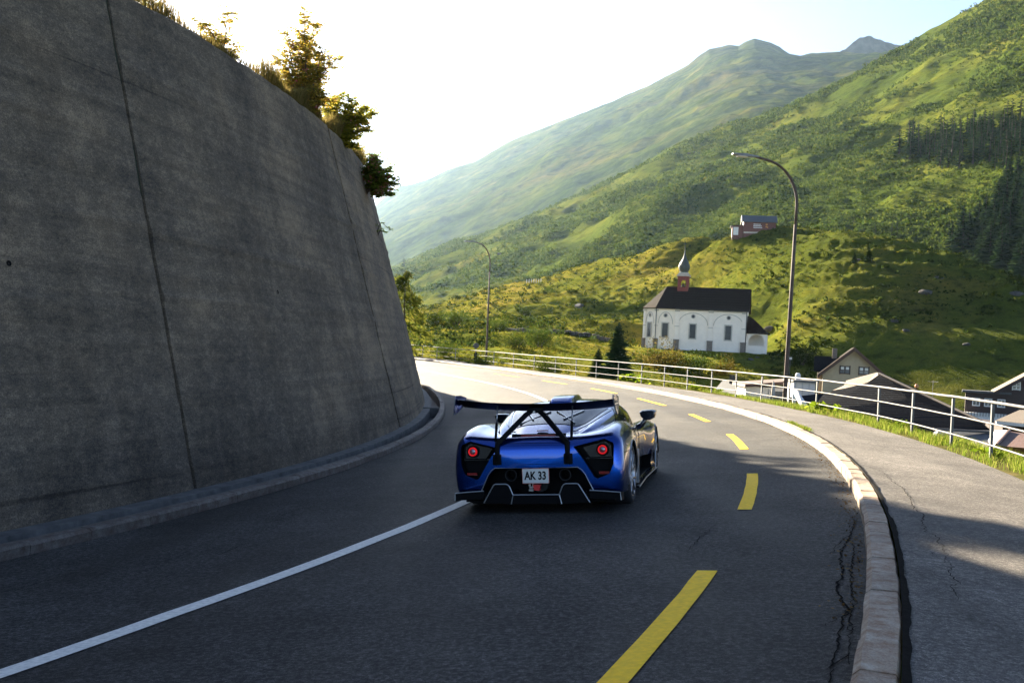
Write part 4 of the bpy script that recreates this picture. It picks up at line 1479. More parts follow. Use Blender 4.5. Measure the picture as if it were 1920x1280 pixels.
def weed(px, py, d, r, label, n=60, up=0.35):
    """broad-leaved plant: large leaves on stalks"""
    g_ = np.random.default_rng(int(px))
    s_ = np.linspace(4, 66, 800); Pr = sp(s_, SW(s_) + d)
    X_, Y_ = project(Pr)
    p = Pr[int(np.argmin((X_ - px) ** 2 + (Y_ - py) ** 2))]
    root = tag(empty('leafy_weed', (p[0], p[1], p[2] - 0.03 - 0.25 * max(0, d - 0.9))), label, 'weed')
    c = g_.normal(size=(n, 3)) * np.array([r * 0.5, r * 0.5, 0]); c[:, 2] = up * r * 2 * g_.random(n) ** 0.7
    dr = c * np.array([1, 1, 0.2]) + 0.25 * g_.normal(size=(n, 3)) * r
    nr = np.array([0, 0, 1.0]) + 0.5 * g_.normal(size=(n, 3))
    V, Fq = quads_from(c, dr, nr, r * g_.uniform(0.3, 0.55, n), r * g_.uniform(0.22, 0.4, n))
    b_ = MB(); b_.quads(V, Fq); b_.build('leaves', M['weed'], root)
    b_ = MB()
    for i in range(0, n, 3):
        b_.tube([(0, 0, -0.05), tuple(c[i] * np.array([0.5, 0.5, 0.6])), tuple(c[i])], [0.008, 0.006, 0.004], 4)
    b_.build('stalks', M['weed'], root)


for px, py, d, r, lab in ((1546, 768, 0.15, 0.45, 'bright leafy weed bunch where the grass verge begins'), (1572, 772, 0.35, 0.32, 'leafy weeds right of the bright weed bunch'),
                          (1604, 780, 0.3, 0.24, 'low yellow green weeds under the railing left of the tilted roof'), (1692, 800, 0.35, 0.33, 'leafy weed just left of a railing post over the dark roof'),
                          (1765, 838, 0.05, 0.2, 'small weed at the pavement edge between two railing posts'), (1850, 872, 0.1, 0.28, 'weed clump at the foot of the second railing post from the right edge'),
                          (1178, 712, 0.9, 0.55, 'bright weed shoots behind the railing below the fir'), (1205, 716, 0.9, 0.45, 'leafy shoots behind the railing right of the fir'),
                          (1300, 740, 0.7, 0.3, 'yellow green weeds behind the railing below the chapel'), (1345, 748, 0.7, 0.28, 'weeds behind the railing left of the low sheds')):
    weed(px, py, d, r, lab)
# litter of dry leaves and grit in the right gutter
n = 900
sq = np.concatenate([g2.uniform(1, 16, n), g2.uniform(16, 34, n // 2)])
t = 0.02 + np.abs(g2.normal(size=len(sq))) * 0.10
P = road_z(sq, WR(sq) - t); P[:, 2] += 0.012
V, Fq = quads_from(P, rand_dirs(len(P), g2) * np.array([1, 1, 0.15]), np.array([0, 0, 1.0]) + 0.35 * g2.normal(size=(len(P), 3)), g2.uniform(0.012, 0.04, len(P)), g2.uniform(0.008, 0.025, len(P)))
b = MB(); b.quads(V, Fq)
tag(b.build('leaf_litter', M['litter']), 'dry leaves and grit lying along the right kerb', 'leaf litter', kind='stuff')
# ================================================================== railing
M['galv'] = simple('weathered_galvanised', (0.085, 0.08, 0.076), 0.7, metal=0.0, var=0.2, scale=14, bumpk=0.15)
M['post'] = simple('post_steel', (0.085, 0.088, 0.092), 0.55, metal=0.3, var=0.25, scale=10, bumpk=0.15)
M['pole'] = simple('rusty_lamp_pole', (0.085, 0.06, 0.048), 0.75, metal=0.0, var=0.35, scale=6, bumpk=0.15, spec=0.2)
M['lamp_grey'] = simple('lamp_housing', (0.20, 0.19, 0.18), 0.45, metal=0.3)
M['lamp_lens'] = simple('lamp_lens', (0.55, 0.48, 0.38), 0.2, var=0.1)
RH = 0.945
post_px = [(787.4, 667.4), (853.4, 674.3), (925, 683), (962, 687.7), (1001, 692), (1040.5, 698.4), (1079, 703.2), (1117, 708), (1158.4, 713.2), (1201.7, 720), (1244.3, 725.5), (1287.3, 731), (1333, 737.2), (1379, 743.7), (1426.4, 752), (1477.4, 762.4), (1528.8, 771), (1646.4, 793.4), (1708.6, 812), (1781, 838), (1855, 862.5)]
s_line = np.linspace(-4, 72, 3041)
P_line = sp(s_line, SW(s_line))
Lx, Ly = project(np.where(P_line[:, 1:2] > 1, P_line, np.array([[1e3, 1, 0]])))
post_s = [float(s_line[int(np.argmin((Lx - x) ** 2 + (Ly - y) ** 2))]) for x, y in post_px]
s_near, s_far = min(post_s), max(post_s)
for k in range(1, 5):
    post_s.append(s_near - 2.1 * k)
for k in range(1, 6):
    post_s.append(s_far + 2.6 * k)
post_s.sort()
railing = tag(empty('railing', tuple(sp(np.array(post_s[0]), SW(post_s[0])))), 'long grey three-rail metal railing along the outer edge of the pavement', 'railing')
RO = np.array(railing.location)
b = MB()
b.box((0, 0, RH / 2 - 0.06), (0.010, 0.065, RH + 0.10))
b.box((0.024, 0, RH / 2 - 0.06), (0.040, 0.010, RH + 0.10))
post_me = b.mesh('post'); post_me.materials.append(M['post'])
for s_ in post_s:
    o = link('post', post_me, railing)
    p = sp(np.array(s_), SW(s_)) - RO
    th = float(HD(s_))
    o.location = tuple(p)
    o.rotation_euler = (random.uniform(-0.012, 0.012), random.uniform(-0.012, 0.012), -th + random.uniform(-0.05, 0.05))
for nm, h, r in (('top_rail', RH - 0.01, 0.022), ('middle_rail', RH * 0.63, 0.014), ('bottom_rail', RH * 0.27, 0.014)):
    sv = np.arange(post_s[0] - 0.8, post_s[-1] + 1, 0.7)
    P = sp(sv, SW(sv) - 0.03, h) - RO
    P[:, 2] += 0.006 * vnoise(sv * 0.9, 0 * sv + h)
    b = MB(); b.tube([tuple(p) for p in P], r, 10); b.build(nm, M['galv'], railing, smooth=True)


# ================================================================== street lamps
def street_lamp(px, label, out, Hp=6.35, arm=1.75):
    k = int(np.argmin(np.abs(Lx - px) + np.where(P_line[:, 1] < 8, 1e6, 0)))
    s_ = s_line[k]
    p = sp(np.array(s_), SW(s_) + out)
    root = tag(empty('street_lamp', (p[0], p[1], p[2] - 0.15)), label, 'street lamp')
    b = MB(); b.tube([(0, 0, -0.3), (0, 0, 0.05), (0, 0, 3.2), (0, 0, Hp - 0.6)], [0.075, 0.075, 0.062, 0.052], 12); b.build('pole', M['pole'], root, smooth=True)
    path = [(0, 0, Hp - 0.62)]
    for q in range(15):
        a = q / 14 * math.radians(83)
        path.append((-arm * 0.78 * (1 - math.cos(a)), 0, Hp + 1.4 * math.sin(a)))
    path.append((-arm * 0.95, 0, Hp + 1.46))
    b = MB(); b.tube(path, [0.046] * 10 + [0.040] * (len(path) - 10), 10); b.build('arm', M['pole'], root, smooth=True)
    b = MB()
    z = Hp + 1.47
    x0 = -arm * 0.88
    prof = [(x0, 0.05, 0.05), (x0 - 0.28, 0.09, 0.075), (x0 - 0.42, 0.13, 0.085), (x0 - 0.75, 0.13, 0.075), (x0 - 0.92, 0.08, 0.03)]
    ring = []
    for x, w, h in prof:
        ring.append([(x, -w, z - h * 0.5), (x, w, z - h * 0.5), (x, w * 0.8, z + h * 0.5), (x, -w * 0.8, z + h * 0.5)])
    V = [v for r_ in ring for v in r_]
    Fq = [(0, 1, 2, 3), tuple(16 + i for i in (3, 2, 1, 0))]
    for i in range(4):
        for q in range(4):
            Fq.append((i * 4 + q, (i + 1) * 4 + q, (i + 1) * 4 + (q + 1) % 4, i * 4 + (q + 1) % 4))
    b.add(V, Fq)
    head = b.build('lamp_head', M['lamp_grey'], root); bevel(head, 0.012, 2)
    b = MB(); b.box((x0 - 0.58, 0, z - 0.048), (0.30, 0.2, 0.03)); b.build('lens', M['lamp_lens'], head)
    return root


l1 = street_lamp(1458, 'near tall curved street lamp rising beside the chapel', 0.22, Hp=6.65, arm=1.62)
l2 = street_lamp(906, 'far curved street lamp behind the railing near the wall end', 0.22, Hp=7.35, arm=1.3)
l1.rotation_euler = (0, 0.012, R(12)); l2.rotation_euler = (0, -0.012, R(25))

# round traffic mirror on the railing, seen from the back
k = int(np.argmin(np.abs(Lx - 888)))
pm = sp(np.array(s_line[k]), SW(s_line[k]) + 0.12)
mir = tag(empty('traffic_mirror', tuple(pm)), 'round road mirror on a short post at the far railing, back side showing', 'traffic mirror')
b = MB(); b.tube([(0, 0, -0.2), (0, 0, 1.32)], 0.03, 8); b.build('post', M['post'], mir)
b = MB(); b.lathe([(0, -0.03), (0.18, -0.03), (0.21, 0.0), (0.21, 0.05), (0.0, 0.07)], 28, axis='Y', M=Matrix.Translation((0, 0, 1.28))); b.build('disc', M['galv'], mir, smooth=True)
b = MB(); b.box((0, 0.05, 0.45), (0.24, 0.14, 0.62)); o = b.build('control_box', M['tar'], mir); bevel(o, 0.015)

# ================================================================== chapel
M['plaster'] = simple('white_plaster', (0.86, 0.74, 0.60), 0.85, var=0.06, scale=1.2, bumpk=0.2)
M['cream'] = simple('cream_stone', (0.46, 0.40, 0.32), 0.85, var=0.15, scale=4, bumpk=0.2)
M['brown_stone'] = simple('brown_stone', (0.19, 0.15, 0.115), 0.9, var=0.3, scale=5, bumpk=0.4)
M['shingle'] = simple('dark_shingles', (0.026, 0.019, 0.015), 0.9, var=0.5, scale=7, bumpk=0.6, spec=0.06, stretch=(1, 1, 5))
M['glass_dark'] = simple('leaded_glass', (0.035, 0.032, 0.030), 0.25, var=0.4, scale=14)
M['red_wood'] = simple('red_paint', (0.2, 0.04, 0.028), 0.7, var=0.2, scale=6)
M['dome'] = simple('weathered_copper', (0.055, 0.062, 0.050), 0.6, metal=0.15, var=0.3, scale=4)
M['iron'] = simple('iron', (0.03, 0.028, 0.027), 0.5, metal=0.6)
CH_D = 138.0
cr = at(1397, 663.5, CH_D)           # right front corner of the nave
CH_A = R(-15)                          # nave axis turned so that the porch end is nearer
chapel = tag(empty('chapel', (cr.x, cr.y, cr.z), CH_A), 'small white baroque chapel with dark roof and onion-domed belfry on the knoll', 'chapel')
chapel.scale = (0.95, 0.95, 0.95)
NL, AW, HW = 10.3, 7.2, 6.35           # nave length, width, wall height
AL = 4.9


def apse_xy(inset=0.0):
    """front wall line of apse: nave start, two canted facets, far side mirrored"""
    i = inset
    return [(-NL, i), (-NL - 3.0, i + 0.35), (-NL - AL + i, 2.35), (-NL - AL + i, AW - 2.35), (-NL - 3.0, AW - i - 0.35), (-NL, AW - i)]


outline = [(0, 0)] + apse_xy() + [(0, AW)]
b = MB()
b.prism([(x, y, -2.5) for x, y in outline][::-1], (0, 0, HW + 2.5))
b.prism([(0.0, 0, HW), (0.0, AW, HW), (0.0, AW / 2, HW + 3.1)], (-0.3, 0, 0))
walls = b.build('walls', M['plaster'], chapel)
# roof: nave ridge, hipped over the apse, eaves overhang
rz, ov = HW + 3.35, 0.35
b = MB()
ridge_r, ridge_l = (0.35, AW / 2, rz), (-NL - 1.9, AW / 2, rz)
ev = HW - 0.10
e_pts = [(0.35, -ov, ev), (-NL, -ov, ev), (-NL - 3.05, 0.35 - ov, ev), (-NL - AL - ov, 2.25, ev), (-NL - AL - ov, AW - 2.25, ev), (-NL - 3.05, AW - 0.35 + ov, ev), (-NL, AW + ov, ev), (0.35, AW + ov, ev)]
V = [ridge_r, ridge_l] + e_pts
Fq = [(0, 1, 3, 2), (1, 4, 3), (1, 5, 4), (1, 6, 5), (1, 7, 6), (1, 8, 7), (0, 9, 8, 1)]
Vb = [(x, y, z - 0.14) for x, y, z in V]
n = len(V)
b.add(V + Vb, Fq + [tuple(i + n for i in f)[::-1] for f in Fq] + [(2 + i, 2 + (i + 1), n + 3 + i, n + 2 + i) for i in range(7)] + [(0, 2, n + 2, n), (9, 0, n, n + 9)])
roof = b.build('roof', M['shingle'], chapel)
bmx = bmesh.new(); bmx.from_mesh(roof.data); bmesh.ops.recalc_face_normals(bmx, faces=bmx.faces); bmx.to_mesh(roof.data); bmx.free()
# shingle courses as thin raised strips on the front slope
for q in range(1, 9):
    t = q / 9
    y = -ov + (AW / 2 + ov) * t; z = ev + (rz - ev) * t
    xl = -NL + (-1.9) * t - 0.0
    b = MB(); b.box(((0.33 + xl) / 2, y - 0.02, z + 0.012), (0.33 - xl, 0.06, 0.035)); b.build('shingle_course', M['shingle'], roof)
b = MB(); b.box((-NL / 2 + 0.15, -ov - 0.06, ev - 0.02), (NL + 0.4, 0.12, 0.1)); b.build('rain_gutter', M['iron'], roof)
# cornice under the eaves
b = MB(); b.box((-NL / 2, -0.06, HW - 0.28), (NL, 0.16, 0.22)); b.build('cornice', M['cream'], chapel)


def facade(p0, p1, bays, pil_ends=(True, True)):
    """window, oculus and blind arch for each bay between two wall points"""
    p0, p1 = Vector((*p0, 0)), Vector((*p1, 0))
    L = (p1 - p0).length
    t = (p1 - p0) / L
    nrm = Vector((t.y, -t.x, 0))
    if nrm.y > 0 and abs(nrm.y) > 0.2:
        nrm = -nrm
    fr = Matrix((( t.x, nrm.x, 0, p0.x), (t.y, nrm.y, 0, p0.y), (0, 0, 1, 0), (0, 0, 0, 1)))   # local x along, y outwards
    bw = L / bays
    for k in range(bays):
        c = (k + 0.5) * bw
        ww = min(0.85, bw * 0.3); hh = 2.05
        zc = 2.95
        b = MB(); b.box((c, 0.015, zc), (ww, 0.05, hh), M=fr); win = b.build('window', M['glass_dark'], chapel)
        b = MB()
        for sx in (-1, 1):
            b.box((c + sx * (ww / 2 + 0.08), 0.045, zc), (0.16, 0.11, hh + 0.32), M=fr)
        b.box((c, 0.045, zc + hh / 2 + 0.08), (ww, 0.10, 0.16), M=fr); b.box((c, 0.045, zc - hh / 2 - 0.08), (ww, 0.12, 0.16), M=fr)
        b.build('frame', M['cream'], win)
        b = MB()
        for q in range(1, 5):
            b.box((c, 0.045, zc - hh / 2 + hh * q / 5), (ww, 0.012, 0.025), M=fr)
        b.box((c, 0.045, zc), (0.025, 0.014, hh), M=fr)
        b.build('leading', M['iron'], win)
        b = MB(); b.lathe([(0.0, 0.02), (0.23, 0.02)], 18, axis='Y', M=fr @ Matrix.Translation((c, 0, 5.15))); ocu = b.build('round_window', M['glass_dark'], chapel)
        b = MB(); b.lathe([(0.23, 0.0), (0.23, 0.07), (0.34, 0.07), (0.34, 0.0)], 18, axis='Y', M=fr @ Matrix.Translation((c, 0, 5.15))); b.build('frame', M['cream'], ocu)
        # blind arch
        b = MB()
        ra = bw / 2 - 0.42
        pts = [fr @ Vector((c + ra * math.cos(a), 0.01, 3.9 + 1.75 * math.sin(a))) for a in np.linspace(0, math.pi, 19)]
        b.tube([tuple(p) for p in pts], 0.055, 5); b.build('blind_arch', M['cream'], chapel)
    return fr, L


def pilaster(fr, c, w=0.62):
    b = MB(); b.box((c, 0.06, HW / 2), (w, 0.16, HW - 0.2), M=fr); p = b.build('pilaster', M['plaster'], chapel)
    b = MB(); b.box((c, 0.09, 0.1), (w + 0.18, 0.30, 2.9), M=fr); b.box((c, 0.10, 1.6), (w + 0.28, 0.36, 0.14), M=fr); b.build('plinth', M['brown_stone'], p)
    b = MB(); b.box((c, 0.09, 3.6), (w + 0.08, 0.2, 0.1), M=fr); b.box((c, 0.09, HW - 0.45), (w + 0.12, 0.24, 0.25), M=fr); b.build('capital', M['cream'], p)


fr, L = facade((-NL, 0), (0, 0), 2)
for c in (0.25, L / 2, L - 0.35):
    pilaster(fr, c)
ap = apse_xy()
fr2, L2 = facade(ap[1], ap[0], 1)
pilaster(fr2, 0.15, 0.5)
fr3, L3 = facade(ap[2], ap[1], 1)
pilaster(fr3, 0.1, 0.5)
b = MB(); b.tube([(-0.02, -0.22, -0.5), (-0.02, -0.22, HW - 0.2)], 0.05, 8); b.build('downpipe', M['iron'], chapel)
b = MB(); b.tube([(-NL - 2.9, 0.1, -0.5), (-NL - 2.9, 0.1, HW - 0.2)], 0.05, 8); b.build('downpipe', M['iron'], chapel)
# belfry with onion dome
bx_, by_ = -NL + 0.55, AW / 2
bf = empty('belfry'); bf.parent = chapel; bf.location = (bx_, by_, rz - 0.45)
b = MB()
for sx in (-1, 1):
    for sy in (-1, 1):
        b.box((sx * 0.62, sy * 0.62, 0.9), (0.34, 0.34, 1.8))
b.box((0, 0, 1.75), (1.62, 1.62, 0.5)); b.box((0, 0, 0.05), (1.62, 1.62, 0.6))
for rot in (0, math.pi / 2):
    for sgn in (-1, 1):
        for q in range(8):
            a0 = math.pi * q / 8; a1 = math.pi * (q + 1) / 8
            x0_, z0_ = 0.45 * math.cos(a0), 1.06 + 0.45 * math.sin(a0); x1_, z1_ = 0.45 * math.cos(a1), 1.06 + 0.45 * math.sin(a1)
            Rm = Matrix.Rotation(rot, 3, 'Z')
            poly = [Rm @ Vector(p) for p in ((x0_, sgn * 0.785, z0_), (x0_, sgn * 0.785, 1.52), (x1_, sgn * 0.785, 1.52), (x1_, sgn * 0.785, z1_))]
            b.prism([tuple(p) for p in poly], tuple(Rm @ Vector((0, -sgn * 0.3, 0))))
b.build('belfry_frame', M['red_wood'], bf)
b = MB(); b.box((0, 0, 2.12), (1.95, 1.95, 0.22)); b.box((0, 0, 2.32), (1.6, 1.6, 0.2)); b.box((0, 0, 2.5), (1.4, 1.4, 0.2)); b.build('belfry_cornice', M['cream'], bf)
b = MB()
b.lathe([(0.62, 2.55), (0.58, 2.7), (0.66, 2.85), (0.80, 3.1), (0.86, 3.4), (0.84, 3.7), (0.70, 4.05), (0.48, 4.4), (0.30, 4.75), (0.18, 5.15), (0.10, 5.6), (0.05, 6.1), (0.03, 6.4)], 12)
b.build('onion_dome', M['dome'], bf)
b = MB(); b.tube([(0, 0, 6.3), (0, 0, 7.3)], 0.035, 6); b.box((0, 0, 6.95), (0.5, 0.06, 0.07)); b.lathe([(0, 6.32), (0.1, 6.4), (0.1, 6.5), (0, 6.58)], 10); b.build('cross', M['iron'], bf)
b = MB(); b.lathe([(0.0, 0.95), (0.12, 0.95), (0.18, 0.75), (0.30, 0.55), (0.34, 0.5)], 12); b.build('bell', M['iron'], bf)
# porch at the right end
por = empty('porch'); por.parent = chapel; por.location = (0.02, 0.9, 0)
PW, PL, PH = 5.4, 3.0, 3.0
b = MB()
for q, (x0_, x1_) in enumerate(((0.02, 0.32), (PL - 0.35, PL))):
    for yy in (0.0, PW - 0.35):
        b.box(((x0_ + x1_) / 2, yy + 0.175, PH / 2 - 0.9), (x1_ - x0_, 0.35, PH + 1.8))
arc_n = 10
xc, ra = (0.32 + PL - 0.35) / 2, (PL - 0.67) / 2
for yy in (0.0, PW - 0.35):
    for q in range(arc_n):
        a0, a1 = math.pi * q / arc_n, math.pi * (q + 1) / arc_n
        p = [(xc + ra * math.cos(a0), yy, 1.75 + ra * math.sin(a0)), (xc + ra * math.cos(a0), yy, PH), (xc + ra * math.cos(a1), yy, PH), (xc + ra * math.cos(a1), yy, 1.75 + ra * math.sin(a1))]
        b.prism(p, (0, 0.34, 0))
b.box((PL / 2, 0.16, 0.1), (PL - 0.02, 0.3, 2.4)); b.box((PL - 0.18, PW / 2, 0.1), (0.3, PW - 0.8, 2.4))
b.box((PL / 2, PW - 0.17, 1.2), (PL - 0.04, 0.26, 3.4))  # added back wall; hides the bright hill so the arch looks shaded
b.build('porch_arcade', M['plaster'], por)
b = MB()
n_ = 7
pr = [(0.0, PH + 2.6 - 0.05), (0.5, PH + 2.35), (1.1, PH + 1.9), (1.8, PH + 1.25), (2.5, PH + 0.55), (3.0, PH + 0.16), (3.35, PH + 0.02)]
G1 = np.array([[(x, y, z - 0.9 * (0 if 0 <= y <= PW else 0)) for x, z in pr] for y in (-0.3, 0.9, PW - 0.9, PW + 0.3)])
G1[0, :, 2] = PH + 0.02 + (G1[0, :, 2] - PH - 0.02) * 0.0; G1[3, :, 2] = PH + 0.02
b.grid(G1)
pr_o = b.build('porch_roof', M['shingle'], por)
sol = pr_o.modifiers.new('solid', 'SOLIDIFY'); sol.thickness = 0.12


# ================================================================== houses
M['beige'] = simple('beige_render', (0.38, 0.30, 0.20), 0.85, var=0.08, scale=2)
M['brown_wood'] = simple('brown_boards', (0.075, 0.038, 0.025), 0.7, var=0.3, scale=8, stretch=(1, 1, 6))
M['dark_wood'] = simple('dark_brown_wood', (0.035, 0.018, 0.015), 0.65, var=0.35, scale=8)
M['slate'] = simple('slate_shingles', (0.012, 0.013, 0.016), 0.9, var=0.5, scale=9, bumpk=0.5, spec=0.04)
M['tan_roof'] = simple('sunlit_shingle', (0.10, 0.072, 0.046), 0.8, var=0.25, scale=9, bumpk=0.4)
M['white_trim'] = simple('white_trim', (0.62, 0.60, 0.57), 0.6, var=0.08)
M['grey_roof'] = simple('grey_sheet_roof', (0.06, 0.062, 0.066), 0.6, metal=0.2, var=0.15)
M['pane'] = simple('window_pane', (0.10, 0.11, 0.12), 0.1, var=0.3, spec=0.8)
M['barn_red'] = simple('barn_boards', (0.14, 0.058, 0.045), 0.75, var=0.25, scale=5, stretch=(6, 6, 1))


def gable_house(name, label, org, rz_, Wd, Dp, He, Rh, wallmat, roofmat, windows=(), ov=0.5, base=3.0, roof_t=0.16, wincol='brown', cat='house'):
    """gable faces -y; x across. windows: (x, z, w, h, style)"""
    root = tag(empty(name, tuple(org), rz_), label, cat)
    b = MB()
    poly = [(-Wd / 2, 0, -base), (Wd / 2, 0, -base), (Wd / 2, 0, He), (0, 0, He + Rh), (-Wd / 2, 0, He)]
    b.prism(poly, (0, Dp, 0)); b.build('walls', wallmat, root)
    sl = Rh / (Wd / 2)
    roof = None
    for sx in (-1, 1):
        b = MB()
        x1 = sx * (Wd / 2 + ov); z1 = He - ov * sl
        p = [(0, -ov, He + Rh), (x1, -ov, z1), (x1, Dp + ov, z1), (0, Dp + ov, He + Rh)]
        b.prism([(x, y, z + 0.03) for x, y, z in p] if sx > 0 else [(x, y, z + 0.03) for x, y, z in p][::-1], (0, 0, roof_t))
        o = b.build('roof', roofmat, root)
        roof = roof or o
        b = MB(); q = [(0, -ov - 0.04, He + Rh - 0.22), (x1, -ov - 0.04, z1 - 0.22), (x1, -ov - 0.04, z1 + roof_t + 0.04), (0, -ov - 0.04, He + Rh + roof_t + 0.04)]
        b.prism(q if sx > 0 else q[::-1], (0, 0.05, 0)); b.build('barge_board', M['brown_wood'] if wincol == 'brown' else M['dark_wood'], root)
    for (x, z, w, h, st) in windows:
        b = MB(); b.box((x, -0.015, z), (w, 0.05, h)); wn_ = b.build('window', M['pane'], root)
        fm = M['dark_wood'] if st == 'dark' else M['white_trim']
        b = MB()
        for sx in (-1, 1):
            b.box((x + sx * w / 2, -0.05, z), (0.10, 0.07, h + 0.2))
        for sz in (-1, 1):
            b.box((x, -0.05, z + sz * h / 2), (w - 0.1, 0.07, 0.10))
        b.box((x, -0.052, z), (0.09, 0.05, h - 0.1)); b.box((x - w / 4, -0.052, z), (w / 2 - 0.15, 0.05, 0.07)); b.box((x + w / 4, -0.052, z), (w / 2 - 0.15, 0.05, 0.07))
        b.build('frame', fm, wn_)
        if st == 'dark':
            b = MB()
            for sx in (-1, 1):
                b.box((x + sx * w / 4, -0.042, z + h * 0.22), (w * 0.3, 0.01, h * 0.4))
            b.build('curtain', M['white_trim'], wn_)
    return root, roof


# beige gable house
hp = at(1598, 735, 105)
bh, bh_roof = gable_house('gable_house', 'beige house with brown gable roof and two dark framed windows', (hp.x, hp.y, hp.z), R(-17), 6.1, 9, 1.95, 2.6, M['beige'], M['shingle'],
                          [(-0.85, 2.30, 1.0, 0.75, 'dark'), (1.05, 2.30, 1.0, 0.75, 'dark')], ov=0.55)
b = MB(); b.box((-2.4, 5.0, 0.2), (2.4, 3.0, 3.8)); wing_ = b.build('rear_wing', M['beige'], bh)
b = MB(); b.prism([(-4.0, 3.2, 1.9), (-0.6, 3.2, 1.9), (-0.6, 5.0, 3.5), (-4.0, 5.0, 3.5)], (0, 0, 0.14)); b.prism([(-4.0, 5.0, 3.5), (-0.6, 5.0, 3.5), (-0.6, 6.9, 1.9), (-4.0, 6.9, 1.9)], (0, 0, 0.14)); b.build('rear_wing_roof', M['slate'], wing_)
b = MB(); b.box((-1.9, 3.2, 4.0), (0.5, 0.5, 1.1)); b.build('chimney', M['brown_stone'], bh_roof)

# big slate roof below the railing
root = tag(empty('slate_roof_house', tuple(at(1650, 800, 58))), 'large dark slate shingled roof just behind the railing, peak below the beige house', 'house')
O = root.location.copy()
def rl(px, py, d): return tuple(at(px, py, d) - O)
apex = rl(1648, 702, 60)
face = [apex, rl(1862, 802, 52), rl(1862, 812, 51.5), rl(1480, 806, 50), rl(1480, 744, 55), rl(1545, 737, 57), rl(1590, 727, 58.5), rl(1625, 718, 59.3)]
b = MB()
nrm = Vector((0.05, 0.55, -0.8))
b.prism(face[::-1], (0, 1.5, -2.6)); b.build('slate_slope', M['slate'], root)
# slate courses
course_root = root.children[0]
for q in range(1, 26):
    y = 708 + q * 4.1
    xl = max(1482, np.interp(y, [702, 718, 727, 737, 744], [1648, 1625, 1590, 1545, 1482])); xr = np.interp(y, [702, 802], [1648, 1862])
    if y > 803:
        break
    def dep(x, yy):
        # plane through apex, right and lower left of the slope
        A_, B_, C_ = Vector(face[0]), Vector(face[1]), Vector(face[3])
        nn_ = (B_ - A_).cross(C_ - A_)
        r0 = at(x, yy, 1.0) - Vector((0, 0, CAMH)); Oc = Vector((0, 0, CAMH)) - O
        t_ = nn_.dot(A_ - Oc) / nn_.dot(r0)
        return Oc + r0 * t_
    p0_, p1_ = dep(xl + 3, y), dep(xr - 3, y)
    b = MB(); off_ = Vector((0, -0.03, 0.012))
    b.tube([tuple(p0_ + off_ * 0.4), tuple(p1_ + off_ * 0.4)], 0.011, 4); b.build('slate_course', M['slate'], course_root)
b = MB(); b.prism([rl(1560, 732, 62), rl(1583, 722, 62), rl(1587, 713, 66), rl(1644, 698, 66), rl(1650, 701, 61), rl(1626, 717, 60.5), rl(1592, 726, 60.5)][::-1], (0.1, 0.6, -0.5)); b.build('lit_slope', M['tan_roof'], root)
b = MB(); b.tube([rl(1648, 700, 60), rl(1750, 748, 56), rl(1864, 801, 52)], 0.09, 6); b.build('verge_trim', M['dark_wood'], root)
b = MB(); b.prism([rl(1760, 806, 50.5), rl(1862, 806, 50.5), rl(1866, 850, 47), rl(1740, 850, 47)], (0, 2.0, -0.5)); b.build('lower_roof', M['grey_roof'], root)
b = MB(); b.tube([rl(1750, 804, 50), rl(1862, 810, 50)], 0.07, 6); b.build('eaves_gutter', M['galv'], root)
b = MB(); b.box((0.5, 6, -3.0), (9.0, 7.0, 5.0)); b.build('walls', M['dark_wood'], root)

# dark chalet at the right edge
cp = at(1893, 775, 108)
ch, ch_roof = gable_house('chalet', 'dark brown chalet with white windows at the right edge', (cp.x + 2.6, cp.y, cp.z), R(-24), 6.6, 8, 2.5, 2.2, M['dark_wood'], M['tan_roof'],
                          [(-1.8, 3.0, 0.75, 0.75, 'white'), (0.0, 3.0, 0.75, 0.75, 'white')], ov=0.7, wincol='dark')
b = MB(); b.box((-4.7, 1.2, 0.9), (4.2, 2.6, 2.2)); wing = b.build('side_wing', M['dark_wood'], ch)
b = MB(); b.box((-4.7, 1.1, 2.12), (4.9, 3.4, 0.22)); b.build('wing_roof', M['grey_roof'], wing)
for x in (-5.7, -4.5, -3.2):
    b = MB(); b.box((x, -0.14, 1.0), (0.7, 0.06, 0.75)); w_ = b.build('window', M['pane'], ch)
    b = MB()
    for sx in (-1, 1):
        b.box((x + sx * 0.35, -0.17, 1.0), (0.1, 0.06, 0.9))
    b.box((x, -0.17, 1.4), (0.6, 0.06, 0.1)); b.box((x, -0.17, 0.6), (0.6, 0.06, 0.1)); b.box((x, -0.17, 1.0), (0.06, 0.05, 0.7)); b.build('frame', M['white_trim'], w_)
b = MB(); b.box((-4.9, -0.7, -1.1), (4.6, 1.1, 1.9)); b.build('white_base', M['white_trim'], ch)
b = MB()
for q in range(16):
    b.box((-7.0 + q * 0.29, -1.3, -0.1), (0.05, 0.05, 0.8))
b.box((-4.9, -1.3, 0.32), (4.7, 0.07, 0.07)); b.build('balcony_rail', M['dark_wood'], ch)

